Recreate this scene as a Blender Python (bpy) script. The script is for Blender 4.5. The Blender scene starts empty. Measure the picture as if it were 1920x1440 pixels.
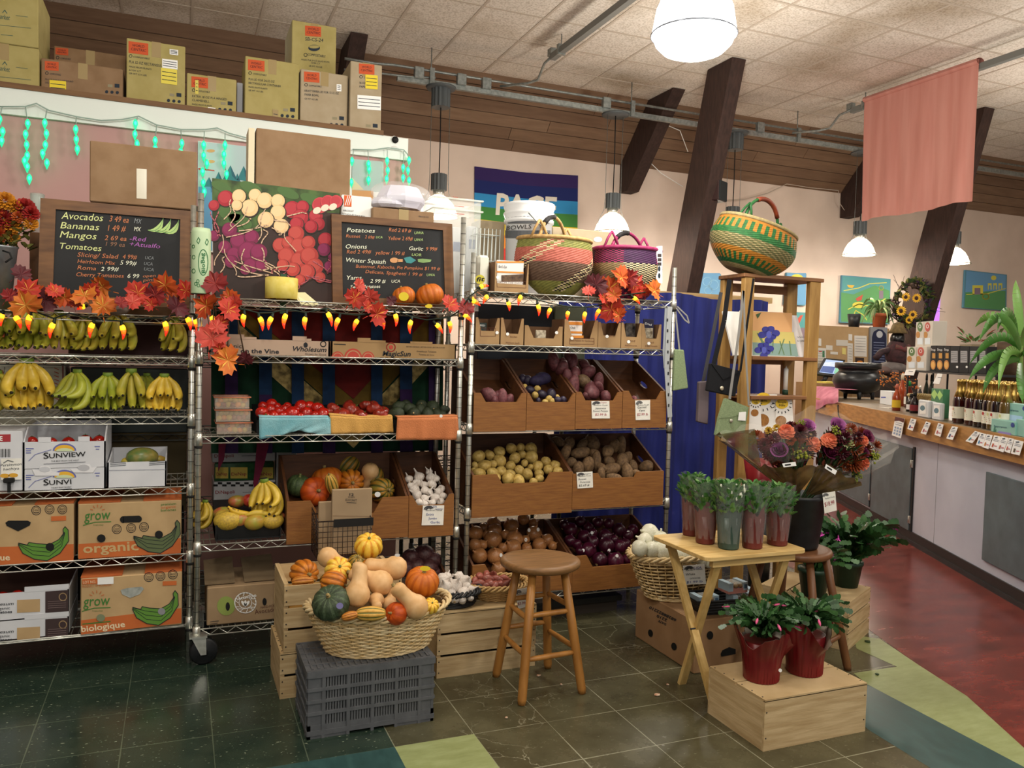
import bpy,math,random
from mathutils import Vector,Matrix,Euler
random.seed(7)
PI=math.pi
SC=bpy.context.scene
COL=SC.collection
V=Vector
FPX,PITCH,ROLL,YAW,CAMH=1522.7,.0418,-.02694,.39014,1.45
_fw=V((math.sin(YAW)*math.cos(PITCH),math.cos(YAW)*math.cos(PITCH),-math.sin(PITCH)))
_r=V((math.cos(YAW),-math.sin(YAW),0));_d=_fw.cross(_r)
CR=_r*math.cos(ROLL)+_d*math.sin(ROLL);CD=-_r*math.sin(ROLL)+_d*math.cos(ROLL);CF=_fw
CAM=V((0,0,CAMH))
cam=bpy.data.cameras.new('camera');camo=bpy.data.objects.new('camera',cam);COL.objects.link(camo)
mw=Matrix((CR,-CD,-CF)).transposed().to_4x4();mw.translation=CAM
camo.matrix_world=mw;cam.sensor_width=36;cam.sensor_fit='HORIZONTAL';cam.lens=FPX/1920*36
cam.clip_start=.05;cam.clip_end=200
SC.camera=camo
def ray(x,y):return CR*((x-960)/FPX)+CD*((y-720)/FPX)+CF
def hit(x,y,p,n):
 d=ray(x,y);return CAM+d*((V(p)-CAM).dot(V(n))/d.dot(V(n)))
def PY(x,y,Y):return hit(x,y,(0,Y,0),(0,1,0))
def PZ(x,y,Z):return hit(x,y,(0,0,Z),(0,0,1))
def PXX(x,y,X):return hit(x,y,(X,0,0),(1,0,0))
def PD(x,y,d):return CAM+ray(x,y)*d
def depth(p):return(V(p)-CAM).dot(CF)
def proj(p):
 q=V(p)-CAM;z=q.dot(CF);return(q.dot(CR)/z*FPX+960,q.dot(CD)/z*FPX+720)
def col(h,a=1):
 if not isinstance(h,str):return(*h[:3],1)
 h=h.lstrip('#');o=[]
 for i in(0,2,4):
  v=int(h[i:i+2],16)/255
  o.append(v/12.92 if v<=.04045 else((v+.055)/1.055)**2.4)
 return(*o,a)
_M={}
def mat(c1,c2=None,rough=.6,metal=0,scale=8,stretch=None,bump=0,bscale=None,emit=None,es=0,alpha=1,trans=0,detail=3,kind='noise',key=None,ramp=(.35,.65),spec=.5,coat=0,sheen=0,rand=0,ior=1.45,objrand=None,sss=0):
 k=key or repr((c1,c2,rough,metal,scale,stretch,bump,bscale,emit,es,alpha,trans,detail,kind,ramp,spec,coat,rand,ior,objrand,sss))
 if k in _M:return _M[k]
 m=bpy.data.materials.new('material');m.use_nodes=True;nt=m.node_tree;N=nt.nodes;L=nt.links
 b=N['Principled BSDF'];b.inputs['Roughness'].default_value=rough;b.inputs['Metallic'].default_value=metal
 b.inputs['Specular IOR Level'].default_value=spec;b.inputs['IOR'].default_value=ior
 b.inputs['Base Color'].default_value=col(c1)
 if coat:b.inputs['Coat Weight'].default_value=coat;b.inputs['Coat Roughness'].default_value=.1
 if trans:b.inputs['Transmission Weight'].default_value=trans
 if alpha<1:b.inputs['Alpha'].default_value=alpha
 if sss:b.inputs['Subsurface Weight'].default_value=sss;b.inputs['Subsurface Radius'].default_value=(.02,.01,.005)
 if emit:b.inputs['Emission Color'].default_value=col(emit);b.inputs['Emission Strength'].default_value=es
 tc=N.new('ShaderNodeTexCoord');mp=N.new('ShaderNodeMapping');L.new(tc.outputs['Object'],mp.inputs['Vector'])
 if stretch:mp.inputs['Scale'].default_value=stretch
 if objrand is not None:
  oi=N.new('ShaderNodeObjectInfo');vm=N.new('ShaderNodeVectorMath');vm.operation='SCALE';vm.inputs[0].default_value=(7,13,5)
  L.new(oi.outputs['Random'],vm.inputs['Scale']);L.new(vm.outputs[0],mp.inputs['Location'])
 tx=None
 if c2 is not None:
  if kind=='noise':
   tx=N.new('ShaderNodeTexNoise');tx.inputs['Scale'].default_value=scale;tx.inputs['Detail'].default_value=detail;fac=tx.outputs[0]
  elif kind=='wave':
   tx=N.new('ShaderNodeTexWave');tx.inputs['Scale'].default_value=scale;tx.inputs['Distortion'].default_value=6;tx.inputs['Detail'].default_value=3;fac=tx.outputs[1]
  elif kind=='voronoi':
   tx=N.new('ShaderNodeTexVoronoi');tx.inputs['Scale'].default_value=scale;fac=tx.outputs[0]
  L.new(mp.outputs[0],tx.inputs['Vector'])
  cr=N.new('ShaderNodeValToRGB');cr.color_ramp.elements[0].position=ramp[0];cr.color_ramp.elements[1].position=ramp[1]
  cr.color_ramp.elements[0].color=col(c1);cr.color_ramp.elements[1].color=col(c2)
  L.new(fac,cr.inputs[0]);out=cr.outputs[0]
  if objrand:
   hs=N.new('ShaderNodeHueSaturation');mr=N.new('ShaderNodeMapRange');mr.inputs['To Min'].default_value=1-objrand;mr.inputs['To Max'].default_value=1+objrand
   L.new(oi.outputs['Random'],mr.inputs[0]);L.new(mr.outputs[0],hs.inputs['Value']);L.new(out,hs.inputs['Color']);out=hs.outputs[0]
  L.new(out,b.inputs['Base Color'])
 if bump:
  bt=N.new('ShaderNodeTexNoise');bt.inputs['Scale'].default_value=bscale or scale*3;bt.inputs['Detail'].default_value=3;L.new(mp.outputs[0],bt.inputs['Vector'])
  bn=N.new('ShaderNodeBump');bn.inputs['Strength'].default_value=bump;bn.inputs['Distance'].default_value=.01
  L.new(bt.outputs[0],bn.inputs['Height']);L.new(bn.outputs[0],b.inputs['Normal'])
 _M[k]=m;return m
def emat(c,s):return mat(c,emit=c,es=s)
WM={}
def setp(o,label=None,cat=None,group=None,kind=None):
 if label:o['label']=label
 if cat:o['category']=cat
 if group:o['group']=group
 if kind:o['kind']=kind
 return o
def thing(name,label,cat,loc=(0,0,0),rz=0,group=None,rot=None,scale=1):
 o=bpy.data.objects.new(name,None);COL.objects.link(o);o.empty_display_size=.05
 o.location=loc;o.rotation_euler=rot or(0,0,rz);o.scale=(scale,)*3
 WM[o.name]=Matrix.LocRotScale(V(loc),Euler(o.rotation_euler),V((scale,)*3))
 return setp(o,label,cat,group)
def dup(root,loc,rot=(0,0,0),scale=1,label=None,group=None,cat=None):
 def cp(o,par):
  c=o.copy();COL.objects.link(c)
  if par:c.parent=par;c.matrix_parent_inverse=Matrix()
  for ch in list(o.children):
   if 'sticker' not in ch.name:cp(ch,c)
  return c
 r=cp(root,None);r.location=loc;r.rotation_euler=rot;r.scale=(scale,)*3 if not isinstance(scale,(tuple,list))else scale
 WM[r.name]=Matrix.LocRotScale(V(loc),Euler(rot),V(r.scale))
 return setp(r,label,cat,group)
class MB:
 def __init__(s,M=None):s.v=[];s.f=[];s.mi=[];s.sm=[];s.mats=[];s.M=M or Matrix();s.pl=None
 def m(s,mt):
  if mt not in s.mats:s.mats.append(mt)
  return s.mats.index(mt)
 def add(s,vs,fs,mt,smooth=False,raw=False):
  k=len(s.v);i=s.m(mt)
  s.v+=[V(v)if raw else s.M@V(v)for v in vs]
  s.f+=[tuple(k+j for j in f)for f in fs];s.mi+=[i]*len(fs);s.sm+=[smooth]*len(fs);return s
 def box(s,a,b,mt,bev=0):
  x0,y0,z0=a;x1,y1,z1=b
  if bev:
   e=bev;vs=[];fs=[]
   for z,i in((z0,e),(z0+e,0),(z1-e,0),(z1,e)):
    vs+=[(x0+i+e*(i==0),y0+i,z),(x1-i-e*(i==0),y0+i,z),(x1-i,y0+i+e*(i==0),z),(x1-i,y1-i-e*(i==0),z),(x1-i-e*(i==0),y1-i,z),(x0+i+e*(i==0),y1-i,z),(x0+i,y1-i-e*(i==0),z),(x0+i,y0+i+e*(i==0),z)]
   fs=[tuple(range(7,-1,-1)),tuple(range(24,32))]
   for k in range(3):
    for j in range(8):fs.append((k*8+j,k*8+(j+1)%8,k*8+8+(j+1)%8,k*8+8+j))
   return s.add(vs,fs,mt)
  return s.add([(x0,y0,z0),(x1,y0,z0),(x1,y1,z0),(x0,y1,z0),(x0,y0,z1),(x1,y0,z1),(x1,y1,z1),(x0,y1,z1)],[(3,2,1,0),(4,5,6,7),(0,1,5,4),(1,2,6,5),(2,3,7,6),(3,0,4,7)],mt)
 def bar(s,p,q,w,h,mt,up=(0,0,1)):
  p=V(p);q=V(q);d=(q-p).normalized();u=V(up)
  if abs(d.dot(u))>.98:u=V((1,0,0))
  a=d.cross(u).normalized()*w/2;b=a.cross(d).normalized()*h/2
  return s.add([p-a-b,p+a-b,p+a+b,p-a+b,q-a-b,q+a-b,q+a+b,q-a+b],[(0,1,2,3),(7,6,5,4),(1,0,4,5),(2,1,5,6),(3,2,6,7),(0,3,7,4)],mt)
 def tube(s,pts,r,mt,n=6,closed=False,cap=True,smooth=True):
  pts=[V(p)for p in pts];k=len(pts);rs=r if isinstance(r,(list,tuple))else[r]*k
  vs=[];a=None
  for i in range(k):
   t=(pts[(i+1)%k]-pts[i-1])if closed else(pts[min(i+1,k-1)]-pts[max(i-1,0)])
   if t.length<1e-9:t=V((0,0,1))
   t.normalize()
   if a is None:a=t.cross(V((0,0,1))if abs(t.z)<.9 else V((1,0,0)))
   else:a=a-t*a.dot(t)
   if a.length<1e-9:a=t.orthogonal()
   a.normalize();b=t.cross(a)
   for j in range(n):
    an=2*PI*j/n;vs.append(pts[i]+(a*math.cos(an)+b*math.sin(an))*rs[i])
  fs=[(i*n+j,i*n+(j+1)%n,((i+1)%k)*n+(j+1)%n,((i+1)%k)*n+j)for i in range(k if closed else k-1)for j in range(n)]
  if cap and not closed:fs+=[tuple(range(n-1,-1,-1)),tuple(range((k-1)*n,k*n))]
  return s.add(vs,fs,mt,smooth)
 def lathe(s,prof,mt,n=20,smooth=True,c=(0,0,0),sx=1,sy=1,fn=None,cap=True):
  c=V(c);vs=[]
  for(r,z)in prof:
   for j in range(n):
    an=2*PI*j/n;p=V((r*math.cos(an)*sx,r*math.sin(an)*sy,z))
    if fn:p=fn(p,an,z)
    vs.append(c+p)
  k=len(prof);fs=[(i*n+j,i*n+(j+1)%n,(i+1)*n+(j+1)%n,(i+1)*n+j)for i in range(k-1)for j in range(n)]
  if cap:fs+=[tuple(range(n-1,-1,-1)),tuple(range((k-1)*n,k*n))]
  return s.add(vs,fs,mt,smooth)
 def ball(s,c,r,mt,n=14,m=9,fn=None):
  if not isinstance(r,(tuple,list,Vector)):r=(r,r,r)
  prof=[(max(math.sin(PI*i/m),1e-3),-math.cos(PI*i/m))for i in range(m+1)]
  c=V(c);vs=[]
  for(a,z)in prof:
   for j in range(n):
    an=2*PI*j/n;p=V((a*math.cos(an),a*math.sin(an),z))
    if fn:p=fn(p)
    vs.append(c+V((p.x*r[0],p.y*r[1],p.z*r[2])))
  fs=[(i*n+j,i*n+(j+1)%n,(i+1)*n+(j+1)%n,(i+1)*n+j)for i in range(m)for j in range(n)]
  return s.add(vs,fs,mt,True)
 def poly(s,pts,mt):return s.add(pts,[tuple(range(len(pts)))],mt)
 def prism(s,pts,ext,mt):
  k=len(pts);e=V(ext);vs=[V(p)for p in pts]+[V(p)+e for p in pts]
  return s.add(vs,[tuple(range(k)),tuple(range(2*k-1,k-1,-1))]+[(i,k+i,k+(i+1)%k,(i+1)%k)for i in range(k)],mt)
 def sheet(s,fn,nu,nv,mt,smooth=True):
  vs=[fn(i/nu,j/nv)for j in range(nv+1)for i in range(nu+1)];w=nu+1
  return s.add(vs,[(j*w+i,j*w+i+1,(j+1)*w+i+1,(j+1)*w+i)for j in range(nv)for i in range(nu)],mt,smooth)
 def plane(s,p0,n):s.pl=(V(p0),V(n).normalized());return s
 def cyl(s,c,r):s.pl=('c',V(c),r);return s
 def _h(s,x,y,ly):
  if s.pl[0]=='c':
   d=ray(x,y);c,r=s.pl[1],s.pl[2]+.0006*ly;ox,oy=CAM.x-c.x,CAM.y-c.y
   A=d.x*d.x+d.y*d.y;B=ox*d.x+oy*d.y;q=max(B*B-A*(ox*ox+oy*oy-r*r),0);return CAM+d*((-B-math.sqrt(q))/A)
  return s._hp(x,y,ly)
 def _hp(s,x,y,ly):return hit(x,y,s.pl[0],s.pl[1])+s.pl[1]*(.0008*ly)
 def pp(s,pts,mt,ly=1):return s.add([s._h(x,y,ly)for x,y in pts],[tuple(range(len(pts)))],mt,raw=True)
 def pr(s,x0,y0,x1,y1,mt,ly=1,sk=0,sy=None):
  q=(x1-x0)*sk/100;return s.pp([(x0,y0),(x1,y0+q),(x1,y1+q),(x0,y1)],mt,ly)
 def pe(s,x,y,rx,ry,mt,ly=1,n=18,rot=0,a0=0,a1=360):
  c,d=math.cos(rot),math.sin(rot);P=[]
  k=n if a1-a0>=360 else n+1
  for i in range(k):
   an=math.radians(a0+(a1-a0)*i/n);u,w=rx*math.cos(an),ry*math.sin(an);P.append((x+u*c-w*d,y+u*d+w*c))
  return s.pp(P,mt,ly)
 def pl_(s,pts,w,mt,ly=1):
  for(a,b)in zip(pts[:-1],pts[1:]):
   dx,dy=b[0]-a[0],b[1]-a[1];l=math.hypot(dx,dy)or 1;nx,ny=-dy/l*w/2,dx/l*w/2;ex,ey=dx/l*w*.25,dy/l*w*.25
   s.pp([(a[0]+nx-ex,a[1]+ny-ey),(b[0]+nx+ex,b[1]+ny+ey),(b[0]-nx+ex,b[1]-ny+ey),(a[0]-nx-ex,a[1]-ny-ey)],mt,ly)
  return s
 def ring(s,x,y,rx,ry,w,mt,ly=1,n=20):
  P=[(x+rx*math.cos(2*PI*i/n),y+ry*math.sin(2*PI*i/n))for i in range(n+1)];return s.pl_(P,w,mt,ly)
 def pt(s,txt,x,y,x2,y2,mt,ly=2,h=None,shear=0,bold=0,cyc=0):
  vs,fs,w,ch=glyphs(txt,shear,bold)
  if not vs:return s
  ux,uy=(x2-x)/w,(y2-y)/w;L=math.hypot(x2-x,y2-y);sc=L/w
  hh=(h/ch)if h else sc;nx,ny=(y2-y)/L*hh,-(x2-x)/L*hh
  return s.add([s._h(x+ux*a+nx*b,y+uy*a+ny*b,ly)for a,b in vs],fs,mt,raw=True)
 def build(s,name,parent=None,world=True,loc=None,rot=None,sub=0,bevel=0):
  me=bpy.data.meshes.new(name)
  vs=s.v
  o=bpy.data.objects.new(name,me);COL.objects.link(o)
  if parent is not None:
   o.parent=parent
   if world:
    im=wmat(parent).inverted();vs=[im@v for v in vs]
   WM[o.name]=wmat(parent)
  elif loc is not None:
   o.location=loc
   if rot:o.rotation_euler=rot
   WM[o.name]=Matrix.LocRotScale(V(loc),Euler(rot or(0,0,0)),V((1,1,1)))
   if world:
    im=WM[o.name].inverted();vs=[im@v for v in vs]
  elif world and vs:
   xs=[v.x for v in vs];ys=[v.y for v in vs];zs=[v.z for v in vs]
   c=V(((min(xs)+max(xs))/2,(min(ys)+max(ys))/2,min(zs)));vs=[v-c for v in vs];o.location=c
   WM[o.name]=Matrix.Translation(c)
  me.from_pydata([tuple(v)for v in vs],[],s.f)
  for mt in s.mats:me.materials.append(mt)
  me.polygons.foreach_set('material_index',s.mi);me.polygons.foreach_set('use_smooth',s.sm)
  me.update()
  if bevel:
   b=o.modifiers.new('b','BEVEL');b.width=bevel;b.segments=2;b.limit_method='ANGLE'
  if sub:o.modifiers.new('s','SUBSURF').levels=sub;o.modifiers['s'].render_levels=sub
  return o
def wmat(o):return WM.get(o.name,Matrix())
_G={}
def glyphs(t,shear=0,bold=0):
 k=(t,shear,bold)
 if k not in _G:
  c=bpy.data.curves.new('t','FONT');c.body=t;c.resolution_u=2;c.shear=shear;c.offset=bold;c.fill_mode='FRONT'
  o=bpy.data.objects.new('t',c);me=o.to_mesh()
  vs=[(v.co.x,v.co.y)for v in me.vertices];fs=[tuple(p.vertices)for p in me.polygons]
  o.to_mesh_clear();bpy.data.objects.remove(o);bpy.data.curves.remove(c)
  if vs:
   x0=min(v[0]for v in vs);vs=[(a-x0,b)for a,b in vs];w=max(v[0]for v in vs)
  else:w=1
  _G[k]=(vs,fs,w,.69)
 return _G[k]
ORD='zeroth first second third fourth fifth sixth seventh eighth ninth tenth eleventh twelfth thirteenth fourteenth fifteenth sixteenth seventeenth eighteenth nineteenth twentieth'.split()
def autolabel(items,desc,group,nrow=None,cat=None,end='of the heap'):
 """items: list of (object, centre).  Labels each by its row up the heap and its order from the left."""
 n=len(items);nrow=nrow or max(1,round(math.sqrt(n/2.2)))
 L=sorted(items,key=lambda t:-proj(t[1])[1]);per=math.ceil(n/nrow)
 for r in range(nrow):
  row=sorted(L[r*per:(r+1)*per],key=lambda t:proj(t[1])[0])
  rn='lowest' if r==0 else('top' if r==nrow-1 else ORD[r+1])
  for i,(o,c)in enumerate(row):
   p=(ORD[i+1]+' from left, '+rn+' row')if nrow>1 else ORD[i+1]+' from left'
   setp(o,desc+', '+p,cat,group)
def rnd(a,b):return random.uniform(a,b)
def lerp(a,b,t):return a+(b-a)*t
CHROME=mat('#dcdcd4','#c4c4ba',rough=.28,metal=.8,scale=40)
GALV=mat('#9a9f9c','#7e8482',rough=.45,metal=.7,scale=30)
BLACKP=mat('#15171a','#202326',rough=.45,scale=20)
DARKM=mat('#1c1d1f',rough=.5)
WHITE=mat('#eeeeea',rough=.6)
PAPER=mat('#f3f1ea','#e9e6dd',rough=.8,scale=20)
BLACK=mat('#0c0c0c',rough=.7)
BEAM=mat('#281812','#37231c',rough=.8,scale=6,stretch=(6,6,1),bump=.15)
KRAFT=mat('#a98f68','#b39a72',rough=.85,scale=14,bump=.05)
KRAFTD=mat('#86694c','#917457',rough=.85,scale=12,bump=.05)
KRAFTY=mat('#a3955a','#ad9f66',rough=.85,scale=10,bump=.05)
KRAFTG=mat('#a59478','#ae9e84',rough=.85,scale=10,bump=.05)
INK=mat('#26303c',rough=.85)
INKB=mat('#20242a',rough=.85)
CRATE=mat('#d0b68a','#b3966a',rough=.7,scale=5,stretch=(1,1,14),bump=.1,detail=4)
CRATEH=mat('#cfb68c','#b5996e',rough=.7,scale=4,stretch=(1.2,12,12),bump=.1,detail=4)
CRATEE=mat('#cfb68c','#b5996e',rough=.7,scale=4,stretch=(12,1.2,12),bump=.1,detail=4)
OAK=mat('#8a5224','#6b3c18',rough=.5,scale=26,stretch=(1,8,8),bump=.05,detail=4)
LEAFG=mat('#2f5a24','#4a7a35',rough=.5,scale=12)
STICK=mat('#f4f4f2',rough=.5)
FT=.3048
def floor_mat(c1,c2,c3,line,fleck=.0,sc=5,grid=True,rough=.22,stretch=(1,1,1),crack=0):
 m=bpy.data.materials.new('floor_tile');m.use_nodes=True;nt=m.node_tree;N=nt.nodes;L=nt.links;b=N['Principled BSDF']
 tc=N.new('ShaderNodeNewGeometry');mp=N.new('ShaderNodeMapping');mp.inputs['Scale'].default_value=stretch;L.new(tc.outputs['Position'],mp.inputs[0])
 n1=N.new('ShaderNodeTexNoise');n1.inputs['Scale'].default_value=sc;n1.inputs['Detail'].default_value=8;n1.inputs['Roughness'].default_value=.65;L.new(mp.outputs[0],n1.inputs[0])
 cr=N.new('ShaderNodeValToRGB');e=cr.color_ramp.elements;e[0].position=.3;e[0].color=col(c1);e[1].position=.7;e[1].color=col(c3);x=e.new(.5);x.color=col(c2)
 L.new(n1.outputs[0],cr.inputs[0]);out=cr.outputs[0]
 def mix(fac,a,bcol):
  mx=N.new('ShaderNodeMix');mx.data_type='RGBA';L.new(fac,mx.inputs['Factor']);L.new(a,mx.inputs[6]);mx.inputs[7].default_value=bcol;return mx.outputs[2]
 if fleck:
  mp2=N.new('ShaderNodeMapping');mp2.inputs['Scale'].default_value=(48,120,1);mp2.inputs['Rotation'].default_value=(0,0,.4);L.new(tc.outputs['Position'],mp2.inputs[0])
  n2=N.new('ShaderNodeTexNoise');n2.inputs['Scale'].default_value=1;n2.inputs['Detail'].default_value=2;L.new(mp2.outputs[0],n2.inputs[0])
  r2=N.new('ShaderNodeMapRange');r2.inputs[1].default_value=.67;r2.inputs[2].default_value=.74;r2.inputs[4].default_value=fleck;L.new(n2.outputs[0],r2.inputs[0])
  out=mix(r2.outputs[0],out,col('#b9bfa6'))
 if grid:
  wob=N.new('ShaderNodeTexNoise');wob.inputs['Scale'].default_value=3;L.new(tc.outputs['Position'],wob.inputs[0])
  sep=N.new('ShaderNodeSeparateXYZ');L.new(tc.outputs['Position'],sep.inputs[0]);fs=[]
  for ax,off in((0,.42),(1,.25)):
   a=N.new('ShaderNodeMath');a.operation='MULTIPLY_ADD';a.inputs[1].default_value=1/FT;a.inputs[2].default_value=100-off+.5;L.new(sep.outputs[ax],a.inputs[0])
   f=N.new('ShaderNodeMath');f.operation='FRACT';L.new(a.outputs[0],f.inputs[0])
   s=N.new('ShaderNodeMath');s.operation='SUBTRACT';s.inputs[1].default_value=.5;L.new(f.outputs[0],s.inputs[0])
   ab=N.new('ShaderNodeMath');ab.operation='ABSOLUTE';L.new(s.outputs[0],ab.inputs[0]);fs.append(ab.outputs[0])
  mn=N.new('ShaderNodeMath');mn.operation='MINIMUM';L.new(fs[0],mn.inputs[0]);L.new(fs[1],mn.inputs[1])
  w=N.new('ShaderNodeMapRange');w.inputs[1].default_value=.3;w.inputs[2].default_value=.7;w.inputs[3].default_value=.002;w.inputs[4].default_value=.009;L.new(wob.outputs[0],w.inputs[0])
  lt=N.new('ShaderNodeMath');lt.operation='LESS_THAN';L.new(mn.outputs[0],lt.inputs[0]);L.new(w.outputs[0],lt.inputs[1])
  q=N.new('ShaderNodeMath');q.operation='MULTIPLY';q.inputs[1].default_value=.75;L.new(lt.outputs[0],q.inputs[0])
  out=mix(q.outputs[0],out,col(line))
 if crack:
  vo=N.new('ShaderNodeTexVoronoi');vo.feature='DISTANCE_TO_EDGE';vo.inputs['Scale'].default_value=2.6
  n3=N.new('ShaderNodeTexNoise');n3.inputs['Scale'].default_value=2.5;n3.inputs['Detail'].default_value=6;L.new(tc.outputs['Position'],n3.inputs[0])
  va=N.new('ShaderNodeVectorMath');va.operation='ADD';L.new(tc.outputs['Position'],va.inputs[0]);L.new(n3.outputs[1],va.inputs[1]);L.new(va.outputs[0],vo.inputs[0])
  l2=N.new('ShaderNodeMath');l2.operation='LESS_THAN';l2.inputs[1].default_value=.006;L.new(vo.outputs[0],l2.inputs[0])
  n4=N.new('ShaderNodeTexNoise');n4.inputs['Scale'].default_value=1.3;L.new(tc.outputs['Position'],n4.inputs[0])
  g=N.new('ShaderNodeMapRange');g.inputs[1].default_value=.52;g.inputs[2].default_value=.6;g.inputs[4].default_value=.5;L.new(n4.outputs[0],g.inputs[0])
  q2=N.new('ShaderNodeMath');q2.operation='MULTIPLY';L.new(l2.outputs[0],q2.inputs[0]);L.new(g.outputs[0],q2.inputs[1])
  out=mix(q2.outputs[0],out,col('#aaa993'))
 L.new(out,b.inputs['Base Color'])
 rr=N.new('ShaderNodeMapRange');rr.inputs[3].default_value=rough-.06;rr.inputs[4].default_value=rough+.14;L.new(n1.outputs[0],rr.inputs[0]);L.new(rr.outputs[0],b.inputs['Roughness'])
 return m
f_green=floor_mat('#213029','#2b3a30','#364337','#5f6a58',fleck=.7,sc=6,rough=.17,stretch=(1,1.6,1))
f_olive=floor_mat('#3d3a28','#4d4a36','#5a5640','#a3a28c',fleck=.25,sc=5,rough=.22,crack=1)
f_lime=floor_mat('#828b57','#8e9765','#9ba474','#7c8450',sc=9,rough=.35,grid=False,stretch=(1,3,1))
f_teal=floor_mat('#26413f','#2c4a49','#355553','#3a5a55',sc=9,rough=.3,grid=False,stretch=(3,1,1))
f_red=floor_mat('#541d17','#6e2a22','#85382d','#333333',sc=3.2,rough=.2,grid=False,stretch=(1.2,2.6,1))
b=MB()
def fl(pts,m,z=0):b.poly([(x,y,z)for x,y in pts],m)
GX=[.42*FT+k*FT for k in range(-20,40)]
x242=2.42*FT;y925=9.25*FT
b.box((-7,-4,-.05),(14,10.2,-.002),f_green)
fl([(-7,-4),(x242,-4),(x242,10.2),(-7,10.2)],f_green)
fl([(x242,-4),(14,-4),(14,10.2),(x242,10.2)],f_olive)
fl([(.42*FT-FT,y925-2*FT),(x242,y925-2*FT),(x242,y925),(.42*FT-FT,y925)],f_teal,.0006)
fl([(x242,y925-FT),(3.42*FT,y925-FT),(3.42*FT,y925),(x242,y925)],f_lime,.0006)
def fpx(pts,m,z):b.poly([tuple(PZ(x,y,z))for x,y in pts],m)
fpx([(1628,1284),(1920,1438),(1990,1475),(1850,1560),(1745,1440),(1628,1368),(1560,1300)],f_teal,.0006)
fpx([(1650,1198),(1720,1245),(1813,1305),(1920,1402),(1990,1470),(1920,1438),(1628,1284),(1600,1262),(1682,1250),(1606,1216),(1600,1190)],f_lime,.0008)
rb=[PZ(x,y,.001)for x,y in((1633,1183),(1720,1245),(1813,1305),(1920,1402),(1990,1470))]
b.poly([(3.9,4.3,.001)]+[tuple(p)for p in rb]+[(3.4,.5,.001),(9,.5,.001),(9,9.4,.001),(5.2,9.4,.001)],f_red)
setp(b.build('floor',world=False),kind='structure')
ZC=4.56;YE=8.74;YW=9.4;ZW=3.89
CREAM=mat('#d9c5b6','#cfbbac',rough=.85,scale=2.2,bump=.05,bscale=120)
def ceil_mat():
 m=bpy.data.materials.new('ceiling_tile');m.use_nodes=True;nt=m.node_tree;N=nt.nodes;L=nt.links;b=N['Principled BSDF'];b.inputs['Roughness'].default_value=.9
 g=N.new('ShaderNodeNewGeometry');n=N.new('ShaderNodeTexNoise');n.inputs['Scale'].default_value=60;n.inputs['Detail'].default_value=4;L.new(g.outputs['Position'],n.inputs[0])
 n2=N.new('ShaderNodeTexNoise');n2.inputs['Scale'].default_value=.9;n2.inputs['Detail'].default_value=6;L.new(g.outputs['Position'],n2.inputs[0])
 cr=N.new('ShaderNodeValToRGB');e=cr.color_ramp.elements;e[0].position=.38;e[0].color=col('#b8ad9f');e[1].position=.55;e[1].color=col('#d6cdc2');L.new(n.outputs[0],cr.inputs[0])
 cr2=N.new('ShaderNodeValToRGB');e=cr2.color_ramp.elements;e[0].position=.3;e[0].color=col('#cfc6b8');e[1].position=.5;e[1].color=(1,1,1,1);L.new(n2.outputs[0],cr2.inputs[0])
 mx=N.new('ShaderNodeMix');mx.data_type='RGBA';mx.blend_type='MULTIPLY';mx.inputs['Factor'].default_value=1;L.new(cr.outputs[0],mx.inputs[6]);L.new(cr2.outputs[0],mx.inputs[7])
 L.new(mx.outputs[2],b.inputs['Base Color']);return m
b=MB();b.box((-7,-4,ZC),(14,YE,ZC+.05),ceil_mat())
TBAR=mat('#b3a697',rough=.7)
k=-12
while.09+.61*k<14:
 x=.09+.61*k;b.box((x-.012,-4,ZC-.004),(x+.012,YE,ZC),TBAR)if x>-7 else None;k+=1
k=-20
while 7.68+.61*k<YE:
 y=7.68+.61*k;b.box((-7,y-.012,ZC-.0045),(14,y+.012,ZC),TBAR)if y>-4 else None;k+=1
setp(b.build('ceiling',world=False),kind='structure')
b=MB()
PL=[mat(c1,c2,rough=.6,scale=3,stretch=(1,8,8),bump=.05)for c1,c2 in(('#6d5440','#7a5f49'),('#745a45','#806650'),('#684f3c','#735945'))]
nb=6;dx=3.1
for i in range(nb):
 t0,t1=i/nb,(i+1)/nb-.01
 x=-7-random.random()*2
 while x<14:
  x2=min(x+dx,14);p=[(max(x,-7),lerp(YE,YW,t0),lerp(ZC,ZW,t0)),(x2-.006,lerp(YE,YW,t0),lerp(ZC,ZW,t0)),(x2-.006,lerp(YE,YW,t1),lerp(ZC,ZW,t1)),(max(x,-7),lerp(YE,YW,t1),lerp(ZC,ZW,t1))]
  b.prism(p,(0,.03,.03),random.choice(PL));x+=dx
b.prism([(-7,YE,ZC+.02),(14,YE,ZC+.02),(14,YW,ZW+.02),(-7,YW,ZW+.02)],(0,.05,.05),DARKM)
setp(b.build('roof_slope',world=False),kind='structure')
b=MB();b.box((-7,YW,0),(14,YW+.1,ZW+.1),CREAM)
setp(b.build('wall_back',world=False),kind='structure')
b=MB();b.box((13.9,-4,0),(14,YW+.1,ZC),CREAM);setp(b.build('wall_right',world=False),kind='structure')
b=MB();b.box((-7.1,-4,0),(-7,YW+.1,ZC),CREAM);setp(b.build('wall_left',world=False),kind='structure')
def zcol(x0,x1,ya0,ya1,yb0,yb1,nm,lab):
 b=MB();b.prism([(x0,ya0,ZC-.006),(x0,ya1,ZC-.006),(x0,yb1,0),(x0,yb0,0)],(x1-x0,0,0),BEAM)
 o=b.build(nm);setp(o,lab,'column','slanted columns');return o
for X,dd in((5.3,'with the black speaker on it, behind the wire racks'),(9.03,'by the counter, with the sunflower wreath')):
 zcol(X,X+.17,7.1,7.53,8.38,8.8,'timber_column','dark slanted timber column '+dd)
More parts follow.
